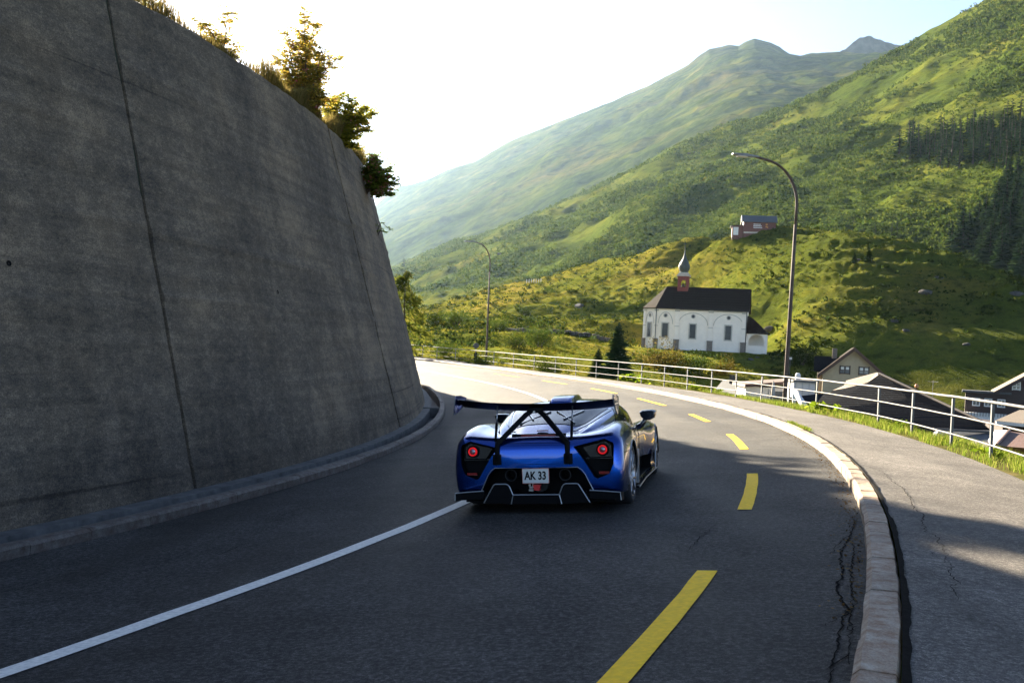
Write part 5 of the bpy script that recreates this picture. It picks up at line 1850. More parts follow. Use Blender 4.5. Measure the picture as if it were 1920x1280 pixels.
# roofs cut by the right edge of the picture, below the railing
root = tag(empty('low_roof_house', tuple(at(1900, 800, 48))), 'low tan roof with white eaves at the right edge below the chalet', 'house')
O2 = root.location.copy()
def r2(px, py, d): return tuple(at(px, py, d) - O2)
b = MB(); b.prism([r2(1866, 788, 50), r2(1990, 800, 48), r2(1990, 770, 58), r2(1912, 768, 58)], (0, 0, -0.12)); b.build('roof', M['tan_roof'], root)
b = MB(); b.prism([r2(1868, 789, 49.9), r2(1990, 801, 47.9), r2(1990, 807, 47.9), r2(1868, 795, 49.9)], (0, 0.1, 0)); b.build('white_fascia', M['white_trim'], root)
b = MB(); b.prism([r2(1880, 796, 50.2), r2(1990, 806, 48.5), r2(1990, 850, 48.5), r2(1880, 850, 50.2)], (0.3, 5, 0)); b.build('walls', M['dark_wood'], root)
root = tag(empty('tiled_shed', tuple(at(1890, 835, 42))), 'small shed with red brown tiled hip at the lower right behind the railing', 'shed')
O3 = root.location.copy()
def r3(px, py, d): return tuple(at(px, py, d) - O3)
M['tile'] = simple('brown_tiles', (0.12, 0.06, 0.045), 0.7, var=0.4, scale=12, bumpk=0.5)
b = MB(); b.prism([r3(1868, 835, 41), r3(1892, 808, 44), r3(1990, 822, 43), r3(1990, 845, 40)], (0, 1.0, -0.6)); b.build('roof', M['tile'], root)
b = MB(); b.prism([r3(1866, 806, 45), r3(1892, 806, 44.5), r3(1868, 834, 41.5)], (0.0, 0.6, -0.5)); b.build('hip', M['white_trim'], root)
b = MB(); b.tube([r3(1868, 834, 40.9), r3(1893, 806, 43.9)], 0.07, 6); b.build('hip_ridge', M['tile'], root)
b = MB(); b.prism([r3(1872, 838, 41.5), r3(1990, 848, 40.5), r3(1990, 890, 40.5), r3(1872, 880, 41.5)], (0.2, 3, 0)); b.build('walls', M['dark_wood'], root)

# sheds seen through the railing left of the near lamp
p = at(1400, 770, 70)
sh, sh_r = gable_house('garden_shed', 'little grey roofed white shed behind the railing below the chapel', (p.x, p.y, p.z), R(35), 1.7, 2.2, 1.1, 0.75, M['white_trim'], M['grey_roof'], (), ov=0.15, wincol='dark', cat='shed')
b = MB(); b.box((-0.1, 1.4, 2.05), (0.28, 0.28, 0.8)); b.build('chimney', M['iron'], sh_r)
p = at(1440, 770, 66)
root = tag(empty('bungalow', tuple(p)), 'low white bungalow with flat brown roof behind the railing left of the lamp pole', 'house')
b = MB(); b.box((-0.1, 1.5, 0.45), (2.9, 3.0, 2.2)); b.build('walls', M['white_trim'], root)
b = MB(); b.prism([(-1.7, -0.4, 1.5), (1.75, -0.4, 1.9), (1.75, 3.4, 1.9), (-1.7, 3.4, 1.5)], (0, 0, 0.2)); b.build('roof', M['brown_wood'], root)
b = MB(); b.box((0.75, -0.03, 0.7), (1.3, 0.08, 1.3)); w_ = b.build('window', M['pane'], root)
b = MB(); b.box((0.75, -0.08, 1.38), (1.5, 0.06, 0.1)); b.box((0.02, -0.08, 0.7), (0.1, 0.06, 1.3)); b.box((1.46, -0.08, 0.7), (0.1, 0.06, 1.3)); b.box((0.75, -0.08, 0.02), (1.5, 0.06, 0.1)); b.build('frame', M['white_trim'], w_)
b = MB(); b.box((-0.1, -0.35, -0.45), (3.2, 0.5, 0.7)); b.build('terrace', M['brown_stone'], root)
p = at(1448, 762, 60)
um = tag(empty('folded_parasol', tuple(p)), 'folded pale parasol standing by the bungalow', 'parasol')
b = MB(); b.lathe([(0.02, 0.0), (0.02, 0.55), (0.13, 0.6), (0.12, 0.9), (0.06, 1.4), (0.0, 1.62)], 10); b.build('canopy', M['cream'], um)
b = MB(); b.tube([(0, 0, -0.6), (0, 0, 0.6)], 0.02, 6); b.build('pole', M['iron'], um)
# white panelled outbuilding and the slanted white wall beside the lamp
p = at(1507, 752, 62)
root = tag(empty('white_outbuilding', tuple(p)), 'white panelled outbuilding just right of the near lamp pole', 'outbuilding')
b = MB(); b.box((0, 1.0, 0.2), (1.35, 2.0, 2.0)); b.build('walls', M['white_trim'], root)
for q in range(3):
    b = MB(); b.box((-0.33 + q * 0.40, -0.03, 0.55), (0.36, 0.05, 1.15)); b.build('panel', M['plaster'], root)
b = MB(); b.box((0, 0.9, 1.25), (1.6, 2.4, 0.1)); b.build('roof', M['galv'], root)
b = MB(); b.lathe([(0.17, 1.3), (0.17, 1.62), (0.1, 1.72), (0, 1.74)], 12, M=Matrix.Translation((-0.3, 0.5, 0))); b.build('vent_cap', M['white_trim'], root)
p = at(1490, 770, 38)
root = tag(empty('stair_parapet', tuple(p)), 'white stair parapet slanting down just behind the railing by the lamp', 'parapet')
def r4(px, py, d): return tuple(at(px, py, d) - root.location)
b = MB(); b.prism([r4(1490, 734, 37.5), r4(1496, 732, 37.5), r4(1522, 771, 36), r4(1509, 771, 36)], (0.05, 0.5, 0)); b.build('coping', M['white_trim'], root)
b = MB(); b.prism([r4(1486, 733, 38.2), r4(1492, 733, 38.2), r4(1492, 775, 38.2), r4(1486, 775, 38.2)], (0.1, 0.4, 0)); b.build('pier', M['white_trim'], root)

# lantern bracket and aerial above the slate roof
p = at(1716, 737, 56.5)
lan = tag(empty('roof_lantern', tuple(p)), 'little lantern on a curled bracket over the slate roof', 'lantern')
b = MB(); b.tube([(0, 0, -0.4), (0, 0, 0.45)], 0.02, 6); b.tube([(0.0, 0, 0.45)] + [(-0.16 + 0.18 * math.cos(a), 0, 0.45 + 0.18 * math.sin(a)) for a in np.linspace(0, 3.9, 12)], 0.014, 5); b.build('bracket', M['iron'], lan)
b = MB(); b.lathe([(0, 0.5), (0.05, 0.47), (0.11, 0.38), (0.10, 0.28), (0.03, 0.2), (0, 0.2)], 12, M=Matrix.Translation((0.06, 0, 0.05))); b.build('lamp_globe', simple('copper_globe', (0.45, 0.2, 0.09), 0.35, metal=0.5), lan)
p = at(1748, 748, 58)
ant = tag(empty('tv_aerial', tuple(p)), 'thin television aerial standing on the slate roof', 'aerial')
b = MB(); b.tube([(0, 0, -0.8), (0, 0, 1.1)], 0.018, 5); b.build('mast', M['galv'], ant)
b = MB(); b.tube([(-0.32, 0, 1.02), (0.32, 0, 1.0)], 0.012, 5)
for q in range(5):
    b.tube([(-0.25 + 0.12 * q, -0.15, 1.02), (-0.25 + 0.12 * q, 0.15, 1.02)], 0.006, 4)
b.build('crossbar', M['galv'], ant)
p = on_meadow(1482, 706, 90, 132)
gl = tag(empty('path_lamp', tuple(p)), 'thin post with a small white lamp head right of the near lamp pole', 'path lamp')
b = MB(); b.tube([(0, 0, -0.3), (0, 0, 2.2)], 0.04, 6); b.build('pole', M['galv'], gl)
b = MB(); b.box((0, 0, 2.3), (0.32, 0.32, 0.28)); o = b.build('lamp_head', M['white_trim'], gl); bevel(o, 0.03)

# red barn on the hill crest
p = at(1424, 437, 202)
gz = p.z
barn = tag(empty('barn', (p.x, p.y, gz), R(-10)), 'red brown barn with grey roof and white sign lines on the hill crest', 'barn')
BW, BD, BH_, BR = 6.3, 5.0, 2.35, 1.35
b = MB(); b.prism([(-BW / 2, 0, -1.8), (-BW / 2, BD, -1.8), (-BW / 2, BD, BH_), (-BW / 2, BD / 2, BH_ + BR), (-BW / 2, 0, BH_)][::-1], (BW, 0, 0)); b.build('walls', M['barn_red'], barn)
for sy in (0, 1):
    b = MB(); ye = -0.45 if sy == 0 else BD + 0.45; ze = BH_ - 0.24
    q = [(-BW / 2 - 0.4, BD / 2, BH_ + BR + 0.03), (-BW / 2 - 0.4, ye, ze), (BW / 2 + 0.3, ye, ze), (BW / 2 + 0.3, BD / 2, BH_ + BR + 0.03)]
    b.prism(q if sy == 0 else q[::-1], (0, 0, 0.14)); b.build('roof', M['grey_roof'], barn)
    b = MB(); q = [(-BW / 2 - 0.42, BD / 2, BH_ + BR + 0.2), (-BW / 2 - 0.42, ye, ze + 0.17), (-BW / 2 - 0.42, ye, ze - 0.15), (-BW / 2 - 0.42, BD / 2, BH_ + BR - 0.1)]
    b.prism(q, (-0.06, 0, 0)); b.build('barge_board', M['white_trim'], barn)
b = MB(); b.prism([(-BW / 2 - 0.02, 0.2, 1.5), (-BW / 2 - 0.02, BD - 0.2, 1.5), (-BW / 2 - 0.02, BD - 0.2, BH_), (-BW / 2 - 0.02, BD / 2, BH_ + BR - 0.1), (-BW / 2 - 0.02, 0.2, BH_)], (-0.05, 0, 0)); b.build('gable_panel', M['white_trim'], barn)
b = MB(); b.box((0.0, -0.04, 0.05), (BW, 0.1, 0.32)); b.build('stone_base', M['cream'], barn)
b = MB(); b.prism([(-BW / 2 - 0.1, 0.2, -2.2), (-BW / 2 - 0.1, 3.6, -2.2), (-BW / 2 - 0.1, 3.6, 1.4), (-BW / 2 - 0.1, 0.2, 1.4)], (-2.2, 0, 0)); ann = b.build('annex', M['barn_red'], barn)
b = MB(); b.box((-BW / 2 - 1.55, 0.16, 0.3), (1.0, 0.06, 1.6)); b.build('annex_door', M['white_trim'], ann)
b = MB(); b.prism([(-BW / 2 - 0.1, -0.2, 1.42), (-BW / 2 - 2.6, -0.2, 1.25), (-BW / 2 - 2.6, 3.9, 1.25), (-BW / 2 - 0.1, 3.9, 1.42)], (0, 0, 0.14)); b.build('annex_roof', M['dark_wood'], ann)
for q, (z, w) in enumerate(((1.75, 1.55), (1.42, 1.6), (1.08, 1.75))):
    b = MB()
    x = -1.25
    wd = 0
    while wd < w - 0.12:
        lw = random.uniform(0.10, 0.17)
        b.box((x + wd + lw / 2, -0.03, z), (lw, 0.03, 0.17 if random.random() < 0.7 else 0.21)); wd += lw + 0.045
    b.build('sign_line', M['white_trim'], barn)
b = MB(); b.box((1.35, -0.03, 1.75), (0.4, 0.03, 0.3)); b.box((1.28, -0.03, 1.3), (0.28, 0.03, 0.3)); b.box((1.55, -0.03, 1.2), (0.18, 0.03, 0.35)); b.build('emblem', simple('orange_emblem', (0.5, 0.2, 0.05), 0.6), barn)

# ---------------------------------------------------------------- boulders, posts, dry stone wall
M['boulder'] = simple('boulder', (0.07, 0.066, 0.06), 0.95, var=0.35, scale=1.5, bumpk=0.5, spec=0.05)


def boulder(p, r, label, group=None):
    bm_ = bmesh.new(); bmesh.ops.create_icosphere(bm_, subdivisions=2, radius=1.0)
    sd_ = random.random() * 50
    for v in bm_.verts:
        k_ = 1 + 0.35 * float(vnoise(np.array(v.co.x * 1.3 + sd_), np.array(v.co.y * 1.3), np.array(v.co.z * 1.3)))
        v.co = Vector((v.co.x * k_ * 1.25, v.co.y * k_, v.co.z * k_ * 0.7))
    me = bpy.data.meshes.new('boulder'); bm_.to_mesh(me); bm_.free()
    me.materials.append(M['boulder'])
    o = link('boulder', me); r *= 0.7; o.location = (p[0], p[1], p[2] - 0.15 * r); o.scale = (r, r, r); o.rotation_euler = (0, 0, random.uniform(0, 6))
    smooth_by_angle(o, 25)
    tag(o, label, 'boulder', group)


for px, py, r, lab in ((1086, 572, 1.5, 'grey boulder beside the solitary dark bush left of the chapel'), (1443, 616, 1.2, 'grey boulder on the slope right of the chapel roof'), (1408, 672, 0.7, 'grey rock in the grass below the chapel porch'),
                       (1420, 668, 0.5, 'small rock right under the chapel porch wall'), (1812, 643, 0.7, 'small rock on the dark slope above the right chalet'), (1700, 620, 0.6, 'pale stone just under the path ledge'),
                       (1675, 600, 0.8, 'rock on the path ledge of the shaded hill'), (1735, 548, 1.1, 'long pale rock high on the shaded hill'), (1760, 520, 0.9, 'rock near the crest of the shaded hill'), (1905, 552, 1.0, 'rock at the right end of the hill crest'), (1612, 486, 0.5, 'white stone by the small firs on the shaded hill')):
    boulder(on_meadow(px, py, 90, 300), r, lab)
for px, py, r in ((938, 476, 2.4), (948, 482, 2.0), (960, 479, 3.0), (972, 478, 2.2), (978, 482, 1.8), (925, 478, 1.8), (1290, 288, 2.2), (1300, 286, 1.8)):
    boulder(on_flank(px, py), r, 'pale rock in the scree patch on the far slope behind the far lamp' if px < 1000 else 'pale rock high on the slope left of the near lamp head', 'rocks in the scree patch' if px < 1000 else 'rocks high on the slope')
for k in range(7):
    p = on_meadow(989 + k * 4.4, 529 - k * 0.2, 230, 300)
    b = MB(); b.box((0, 0, 0.35), (0.18, 0.18, 1.1)); o = b.build('white_post', M['white_trim']); o.location = tuple(p)
    bevel(o, 0.03, 1)
    tag(o, 'tiny white post, one of a short row on the ridge right of the far lamp', 'post', 'row of white posts on the ridge')
st = tag(empty('dry_stone_wall', tuple(on_meadow(950, 622, 110, 190))), 'low dry stone wall running along the meadow left of the chapel', 'stone wall')
O5 = Vector(st.location)
gs = np.random.default_rng(9)
sm = []
for q in range(5):
    bm_ = bmesh.new(); bmesh.ops.create_cube(bm_, size=1.0)
    for v in bm_.verts:
        v.co += Vector(gs.normal(size=3) * 0.1)
    bmesh.ops.bevel(bm_, geom=bm_.edges[:], offset=0.12, segments=1, affect='EDGES')
    me = bpy.data.meshes.new('stone'); bm_.to_mesh(me); bm_.free(); me.materials.append(M['boulder']); sm.append(me)
path_px = [(945, 618), (985, 621), (1030, 624), (1080, 629), (1130, 636), (1160, 641)]
pw = [Vector(on_meadow(x, y, 110, 175)) for x, y in path_px]
for i in range(len(pw) - 1):
    nseg = int((pw[i + 1] - pw[i]).length / 0.62)
    for k in range(nseg):
        q = pw[i].lerp(pw[i + 1], k / nseg)
        z = ground_at(q.x, q.y)
        for lay in (0, 1):
            o = link('stone', sm[gs.integers(0, 5)], st)
            o.location = Vector((q.x + gs.normal() * 0.06, q.y + gs.normal() * 0.08, z + 0.15 + 0.3 * lay)) - O5
            o.scale = (gs.uniform(0.5, 0.75), gs.uniform(0.4, 0.6), gs.uniform(0.28, 0.4)); o.rotation_euler = (0, 0, gs.uniform(-0.4, 0.4))


# ================================================================== cracks in the asphalt (tar-dark, open)
def crack(pts, w, parent, on_side=False, px=True):
    w = w * 0.55
    """pts: photo pixels along the crack"""
    s = np.linspace(0, 40, 401); wv = np.linspace(-4, 9, 521)
    Sm, Wm = np.meshgrid(s, wv, indexing='ij')
    if not hasattr(crack, 'cache'):
        Pr = road_z(Sm, Wm)
        Ps = sp(Sm, Wm - WR(Sm))
        crack.cache = (project(Pr), project(Ps))
    (X1, Y1), (X2, Y2) = crack.cache
    X, Y = (X2, Y2) if on_side else (X1, Y1)
    out = []
    for x, y in pts:
        i = np.unravel_index(int(np.argmin((X - x) ** 2 + (Y - y) ** 2)), X.shape)
        out.append((Sm[i], Wm[i]))
    fine = []
    gq = np.random.default_rng(int(abs(pts[0][0] * 7 + pts[0][1])))
    for i in range(len(out) - 1):
        n_ = max(3, int(hypot(out[i + 1][0] - out[i][0], out[i + 1][1] - out[i][1]) / 0.05))
        for k in range(n_):
            f = k / n_
            fine.append((out[i][0] * (1 - f) + out[i + 1][0] * f + gq.normal() * 0.009, out[i][1] * (1 - f) + out[i + 1][1] * f + gq.normal() * 0.009))
    fine.append(out[-1])
    A = np.array(fine)
    n_ = len(A)
    wid = w * (0.35 + 0.65 * np.sin(np.linspace(0.15, 3.0, n_))) * gq.uniform(0.5, 1.3, n_)
    d = np.gradient(A, axis=0); d /= (np.linalg.norm(d, axis=1, keepdims=True) + 1e-9)
    L_ = A + np.stack([-d[:, 1], d[:, 0]], 1) * wid[:, None] / 2; R_ = A - np.stack([-d[:, 1], d[:, 0]], 1) * wid[:, None] / 2
    if on_side:
        P1 = sp(L_[:, 0], L_[:, 1] - WR(L_[:, 0]), 0.014); P2 = sp(R_[:, 0], R_[:, 1] - WR(R_[:, 0]), 0.014)
    else:
        P1 = road_z(L_[:, 0], L_[:, 1]); P2 = road_z(R_[:, 0], R_[:, 1])
        P1[:, 2] += 0.007; P2[:, 2] += 0.007
    b_ = MB(); b_.grid(np.stack([P1, P2], 1))
    return b_.build('crack', M['tar'], parent)


crack([(1345, 982), (1318, 1005), (1300, 1022), (1288, 1034)], 0.012, road)
crack([(1408, 1024), (1385, 1032), (1352, 1040)], 0.009, road)
crack([(1416, 925), (1450, 920), (1478, 919)], 0.007, road)
crack([(1420, 954), (1470, 951), (1510, 949)], 0.008, road)
crack([(1326, 1106), (1350, 1108), (1375, 1117)], 0.008, road)
crack([(0, 1110), (60, 1096), (120, 1078), (180, 1066)], 0.012, road)
crack([(20, 1136), (110, 1124), (160, 1113), (222, 1105)], 0.012, road)
crack([(410, 1040), (430, 1034), (450, 1024)], 0.02, road)
crack([(505, 975), (540, 962), (575, 948)], 0.010, road)
crack([(640, 930), (670, 917), (700, 905)], 0.009, road)
crack([(695, 1048), (735, 1035), (790, 1014)], 0.009, road)
crack([(1606, 975), (1590, 1005), (1578, 1040), (1582, 1075), (1570, 1110), (1586, 1140), (1572, 1180), (1566, 1225), (1550, 1275)], 0.03, road)
crack([(1604, 1000), (1580, 1012), (1555, 1040)], 0.014, road)
crack([(1612, 1050), (1595, 1066), (1566, 1058)], 0.014, road)
crack([(1612, 1095), (1592, 1102), (1574, 1098)], 0.014, road)
crack([(1610, 1130), (1590, 1150), (1572, 1156), (1548, 1172)], 0.014, road)
crack([(1606, 1180), (1588, 1186), (1566, 1192)], 0.014, road)
crack([(1600, 1225), (1580, 1235), (1552, 1262)], 0.016, road)
crack([(1592, 990), (1600, 1030), (1592, 1080), (1600, 1130), (1594, 1190), (1588, 1250)], 0.018, road)
crack([(1620, 873), (1655, 885), (1668, 900), (1690, 917), (1706, 935), (1714, 955), (1733, 968), (1728, 980), (1735, 998), (1755, 1010), (1768, 1028), (1777, 1045), (1768, 1056)], 0.016, pave, True)
crack([(1768, 1046), (1785, 1068), (1776, 1076), (1800, 1092), (1782, 1100), (1795, 1125)], 0.014, pave, True)
crack([(1670, 975), (1705, 983), (1728, 990)], 0.007, pave, True)
crack([(1690, 1020), (1735, 1035), (1765, 1048)], 0.008, pave, True)
crack([(1684, 1070), (1698, 1077), (1690, 1086)], 0.014, pave, True)
# ================================================================== the car
def car_paint():
    m, nt, bs, out = new_mat('blue_car_paint')
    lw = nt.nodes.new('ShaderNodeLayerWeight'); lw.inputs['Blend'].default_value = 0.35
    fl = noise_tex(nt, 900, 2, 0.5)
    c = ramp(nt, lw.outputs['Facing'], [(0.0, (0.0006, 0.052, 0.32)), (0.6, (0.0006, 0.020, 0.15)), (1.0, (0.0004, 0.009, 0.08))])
    c = mixc(nt, 0.3, c, ramp(nt, fl, [(0.35, 0.7), (0.65, 1.4)]), 'MULTIPLY')
    nt.links.new(c, bs.inputs['Base Color'])
    bs.inputs['Metallic'].default_value = 0.9
    bs.inputs['Roughness'].default_value = 0.22
    bs.inputs['Coat Weight'].default_value = 0.7
    bs.inputs['Coat Roughness'].default_value = 0.02
    return m


M['paint'] = car_paint()
M['carbon'] = simple('gloss_carbon', (0.010, 0.011, 0.013), 0.22, var=0.3, scale=300, coat=0.6)
M['black'] = simple('black_plastic', (0.003, 0.003, 0.0035), 0.6, var=0.3, scale=40, spec=0.1)
M['matt_carbon'] = simple('matt_carbon', (0.003, 0.003, 0.0035), 0.5, var=0.3, scale=200, spec=0.08)
M['silver'] = simple('silver_trim', (0.40, 0.40, 0.39), 0.3, metal=0.7, var=0.1)
M['alloy'] = simple('alloy_rim', (0.28, 0.28, 0.29), 0.28, metal=0.9, var=0.1)
M['tyre'] = simple('tyre_rubber', (0.014, 0.014, 0.015), 0.8, var=0.3, scale=60, bumpk=0.2)
M['red_glass'] = simple('red_reflector', (0.22, 0.008, 0.008), 0.2, var=0.15, coat=0.5)
M['plate_white'] = simple('plate_white', (0.60, 0.58, 0.52), 0.4, var=0.03)
M['plate_red'] = simple('plate_border', (0.55, 0.18, 0.14), 0.4, var=0.05)
M['car_glass'] = simple('tinted_glass', (0.004, 0.005, 0.006), 0.06, var=0.2, spec=0.18)
M['clear_glass'], _nt, _bs, _o = new_mat('side_glass')
_bs.inputs['Base Color'].default_value = (0.35, 0.42, 0.36, 1); _bs.inputs['Roughness'].default_value = 0.03; _bs.inputs['Alpha'].default_value = 0.45
m_, nt_, bs_, o_ = new_mat('lit_tail_ring')
bs_.inputs['Base Color'].default_value = (0.6, 0.01, 0.01, 1)
bs_.inputs['Emission Color'].default_value = (1.0, 0.015, 0.02, 1)
bs_.inputs['Emission Strength'].default_value = 0.06
M['tail_lit'] = m_

s0_, w0_, hd_ = 5.747 * SC, 0.989 * SC + 0.05, 0.2386
T_ = float(HD(s0_)); bk_ = float(BK(s0_)); sl_ = float((ZC(s0_ + 0.1) - ZC(s0_ - 0.1)) / 0.2)
Rv = Vector((math.cos(T_), -math.sin(T_), bk_)); Fv = Vector((math.sin(T_), math.cos(T_), sl_)); dl_ = hd_ - T_
cr_ = Rv * math.cos(dl_) - Fv * math.sin(dl_); cf_ = (Rv * math.sin(dl_) + Fv * math.cos(dl_)).normalized()
cr_ = (cr_ - cf_ * cr_.dot(cf_)).normalized(); cu_ = cr_.cross(cf_)
cr2 = cr_ * math.cos(0.012) - cu_ * math.sin(0.012); cu_ = cr_ * math.sin(0.012) + cu_ * math.cos(0.012); cr_ = cr2
Oc_ = rp(np.array(s0_), np.array(w0_))
MC = Matrix(((cr_.x, cf_.x, cu_.x, Oc_[0]), (cr_.y, cf_.y, cu_.y, Oc_[1]), (cr_.z, cf_.z, cu_.z, Oc_[2] + 0.004), (0, 0, 0, 1)))
car = tag(empty('sports_car', M=MC), 'blue supercar with tall black rear wing driving away in the right lane', 'car')


def pchip(xk, yk, x):
    """monotone cubic through the keys (no overshoot)"""
    xk = np.asarray(xk, float); yk = np.asarray(yk, float)
    h = np.diff(xk); d = np.diff(yk) / h
    m = np.zeros(len(xk))
    for i in range(1, len(xk) - 1):
        if d[i - 1] * d[i] > 0:
            w1, w2 = 2 * h[i] + h[i - 1], h[i] + 2 * h[i - 1]
            m[i] = (w1 + w2) / (w1 / d[i - 1] + w2 / d[i])
    m[0], m[-1] = d[0], d[-1]
    i = np.clip(np.searchsorted(xk, x) - 1, 0, len(xk) - 2)
    t = (x - xk[i]) / h[i]
    return (2 * t ** 3 - 3 * t ** 2 + 1) * yk[i] + (t ** 3 - 2 * t ** 2 + t) * h[i] * m[i] + (-2 * t ** 3 + 3 * t ** 2) * yk[i + 1] + (t ** 3 - t ** 2) * h[i] * m[i + 1]


def catmull(P, n):
    """smooth curve through control points (k,2) -> (n,2)"""
    P = np.asarray(P, float)
    Q = np.vstack([2 * P[0] - P[1], P, 2 * P[-1] - P[-2]])
    k = len(P) - 1
    u = np.linspace(0, k, n)
    i = np.minimum(u.astype(int), k - 1)
    t = (u - i)[:, None]
    a, b_, c, d = Q[i], Q[i + 1], Q[i + 2], Q[i + 3]
    return 0.5 * (2 * b_ + (c - a) * t + (2 * a - 5 * b_ + 4 * c - d) * t ** 2 + (-a + 3 * b_ - 3 * c + d) * t ** 3)


ST = np.array([  # y, sill x, zb, x@.25, x@.5, x3, z3, x4, z4, x5, z5, z6
    [-0.78, .80, .24, .875, .900, .865, .68, .74, .755, .42, .765, .770],
    [-0.74, .84, .21, .920, .945, .915, .70, .79, .800, .44, .800, .805],
    [-0.66, .88, .19, .950, .972, .950, .73, .83, .850, .45, .835, .840],
    [-0.35, .92, .17, .970, .992, .975, .76, .84, .915, .52, .865, .870],
    [0.00, .95, .15, .980, 1.00, .985, .78, .82, .945, .58, .890, .910],
    [0.50, .93, .14, .960, .985, .960, .76, .80, .930, .62, .910, .930],
    [1.10, .90, .13, .890, .905, .915, .72, .81, .850, .68, .870, .880],
    [1.90, .89, .13, .875, .895, .915, .70, .81, .790, .60, .800, .800],
    [2.60, .92, .13, .935, .965, .965, .70, .83, .800, .50, .720, .710],
    [3.10, .93, .14, .955, .985, .970, .68, .84, .770, .50, .660, .650],
    [3.60, .88, .15, .925, .935, .900, .56, .72, .620, .42, .540, .540],
    [4.05, .60, .17, .740, .750, .700, .40, .52, .440, .30, .420, .420]])


def body_sec(y, n=34):
    k = [float(pchip(ST[:, 0], ST[:, c], np.array(y))) for c in range(1, 12)]
    xs_, zb, x1, x2, x3, z3, x4, z4, x5, z5, z6 = k
    P = [(0, zb), (xs_ * 0.6, zb), (xs_, zb + 0.01), (x1, max(.25, zb + .04)), (x2, .48 if y < 3.3 else .36), (x3, z3), (x3 * 0.45 + x4 * 0.55 + 0.012, z4 - 0.028), (x4 - 0.03, z4 + 0.004), (x5, z5), (0, z6)]
    return catmull(P, n)


ys = np.concatenate([np.linspace(-0.78, -0.6, 9, endpoint=False), np.linspace(-0.6, 4.05, 76)])
half = np.array([np.column_stack([body_sec(y)[:, 0], np.full(34, y), body_sec(y)[:, 1]]) for y in ys])       # (ny, n, 3)
half[:, 0, 0] = 0; half[:, -1, 0] = 0
half[..., 0] = np.clip(half[..., 0], 0, None)
# close the tail and nose with shrinking rings so that the fascia is gently domed
tail = half[0]
cen = np.array([0, -0.80, 0.5])
rings = []
for f_, dy in ((0.0, -0.815), (0.4, -0.813), (0.75, -0.807), (0.93, -0.797)):
    q = tail.copy(); q[:, 0] = tail[:, 0] * f_; q[:, 2] = 0.5 + (tail[:, 2] - 0.5) * f_; q[:, 1] = dy; rings.append(q)
nose = half[-1]
rn = []
for f_, dy in ((0.8, 4.11), (0.4, 4.15), (0.0, 4.16)):
    q = nose.copy(); q[:, 0] = nose[:, 0] * f_; q[:, 2] = 0.3 + (nose[:, 2] - 0.3) * f_; q[:, 1] = dy; rn.append(q)
half = np.concatenate([np.array(rings), half, np.array(rn)])
left = half[:, ::-1].copy(); left[..., 0] *= -1
full = np.concatenate([half, left[:, 1:-1]], 1)       # closed loop in v
b = MB()
b.grid(np.concatenate([full, full[:, :1]], 1))
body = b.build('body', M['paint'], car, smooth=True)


def clean(o, dist=1e-4):
    bm_ = bmesh.new(); bm_.from_mesh(o.data)
    bmesh.ops.remove_doubles(bm_, verts=bm_.verts, dist=dist)
    bmesh.ops.dissolve_degenerate(bm_, edges=bm_.edges, dist=1e-5)
    bmesh.ops.recalc_face_normals(bm_, faces=bm_.faces)
    bm_.to_mesh(o.data); bm_.free()


clean(body)
WB = 3.1
recess = [(.43, .732), (.77, .808), (.865, .765), (.875, .73), (.868, .54), (.82, .430), (.69, .378), (.655, .395), (.53, .60)]
opening = [(-.63, .05), (-.63, .265), (-.545, .43), (-.47, .505), (.47, .505), (.545, .43), (.63, .265), (.63, .05)]
cut = MB()
for sx in (-1, 1):
    poly = [(sx * x, -1.2, z) for x, z in recess]
    cut.prism(poly if sx > 0 else poly[::-1], (0, 0.56, 0))
cut.prism([(x, -1.2, z) for x, z in opening], (0, 0.72, 0))
cut_a = cut.build('cutter', M['black'])
cut = MB()
for yy, rr in ((0.0, 0.395), (WB, 0.385)):
    for sx in (-1, 1):
        cut.lathe([(0.0, sx * 0.50), (rr, sx * 0.50), (rr, sx * 1.2), (0.0, sx * 1.2)], 40, axis='X', M=Matrix.Translation((0, yy, 0.335)))
for sx in (-1, 1):      # hollow flank behind the door
    poly = [(sx * 0.70, 0.62, 0.17), (sx * 1.15, 0.52, 0.17), (sx * 1.15, 0.56, 0.40), (sx * 1.15, 0.95, 0.60), (sx * 0.70, 1.05, 0.60)]
    pts = [(0.50, .16), (2.45, .16), (2.55, .34), (1.5, .40), (0.95, .60), (0.60, .50)]
    cut.prism([(sx * 0.80, y, z) for y, z in pts], (sx * 0.4, 0, 0))
cut_b = cut.build('cutter', M['black'])
for c_ in (cut_a, cut_b):
    clean(c_)
    c_.matrix_world = MC
    md = body.modifiers.new('cut', 'BOOLEAN'); md.operation = 'DIFFERENCE'; md.solver = 'EXACT'; md.object = c_
    try:
        md.material_mode = 'TRANSFER'
    except Exception:
        pass
bpy.context.view_layer.update()
dg = bpy.context.evaluated_depsgraph_get()
new_me = bpy.data.meshes.new_from_object(body.evaluated_get(dg))
body.modifiers.clear()
old = body.data
body.data = new_me
new_me.name = 'body'
bpy.data.meshes.remove(old)
for c_ in (cut_a, cut_b):
    bpy.data.objects.remove(c_, do_unlink=True)
smooth_by_angle(body, 32)

# ---------------------------------------------------------------- cabin
CB = np.array([  # y, centre z, roof half width, base half width, base z
    [-0.58, .845, .33, .47, .80], [-0.2, .945, .40, .60, .84], [0.3, 1.045, .47, .70, .86], [0.8, 1.135, .52, .77, .86], [1.2, 1.178, .545, .80, .84],
    [1.6, 1.175, .54, .80, .80], [2.0, 1.095, .52, .78, .76], [2.5, .925, .47, .71, .70], [2.95, .74, .40, .58, .62]])


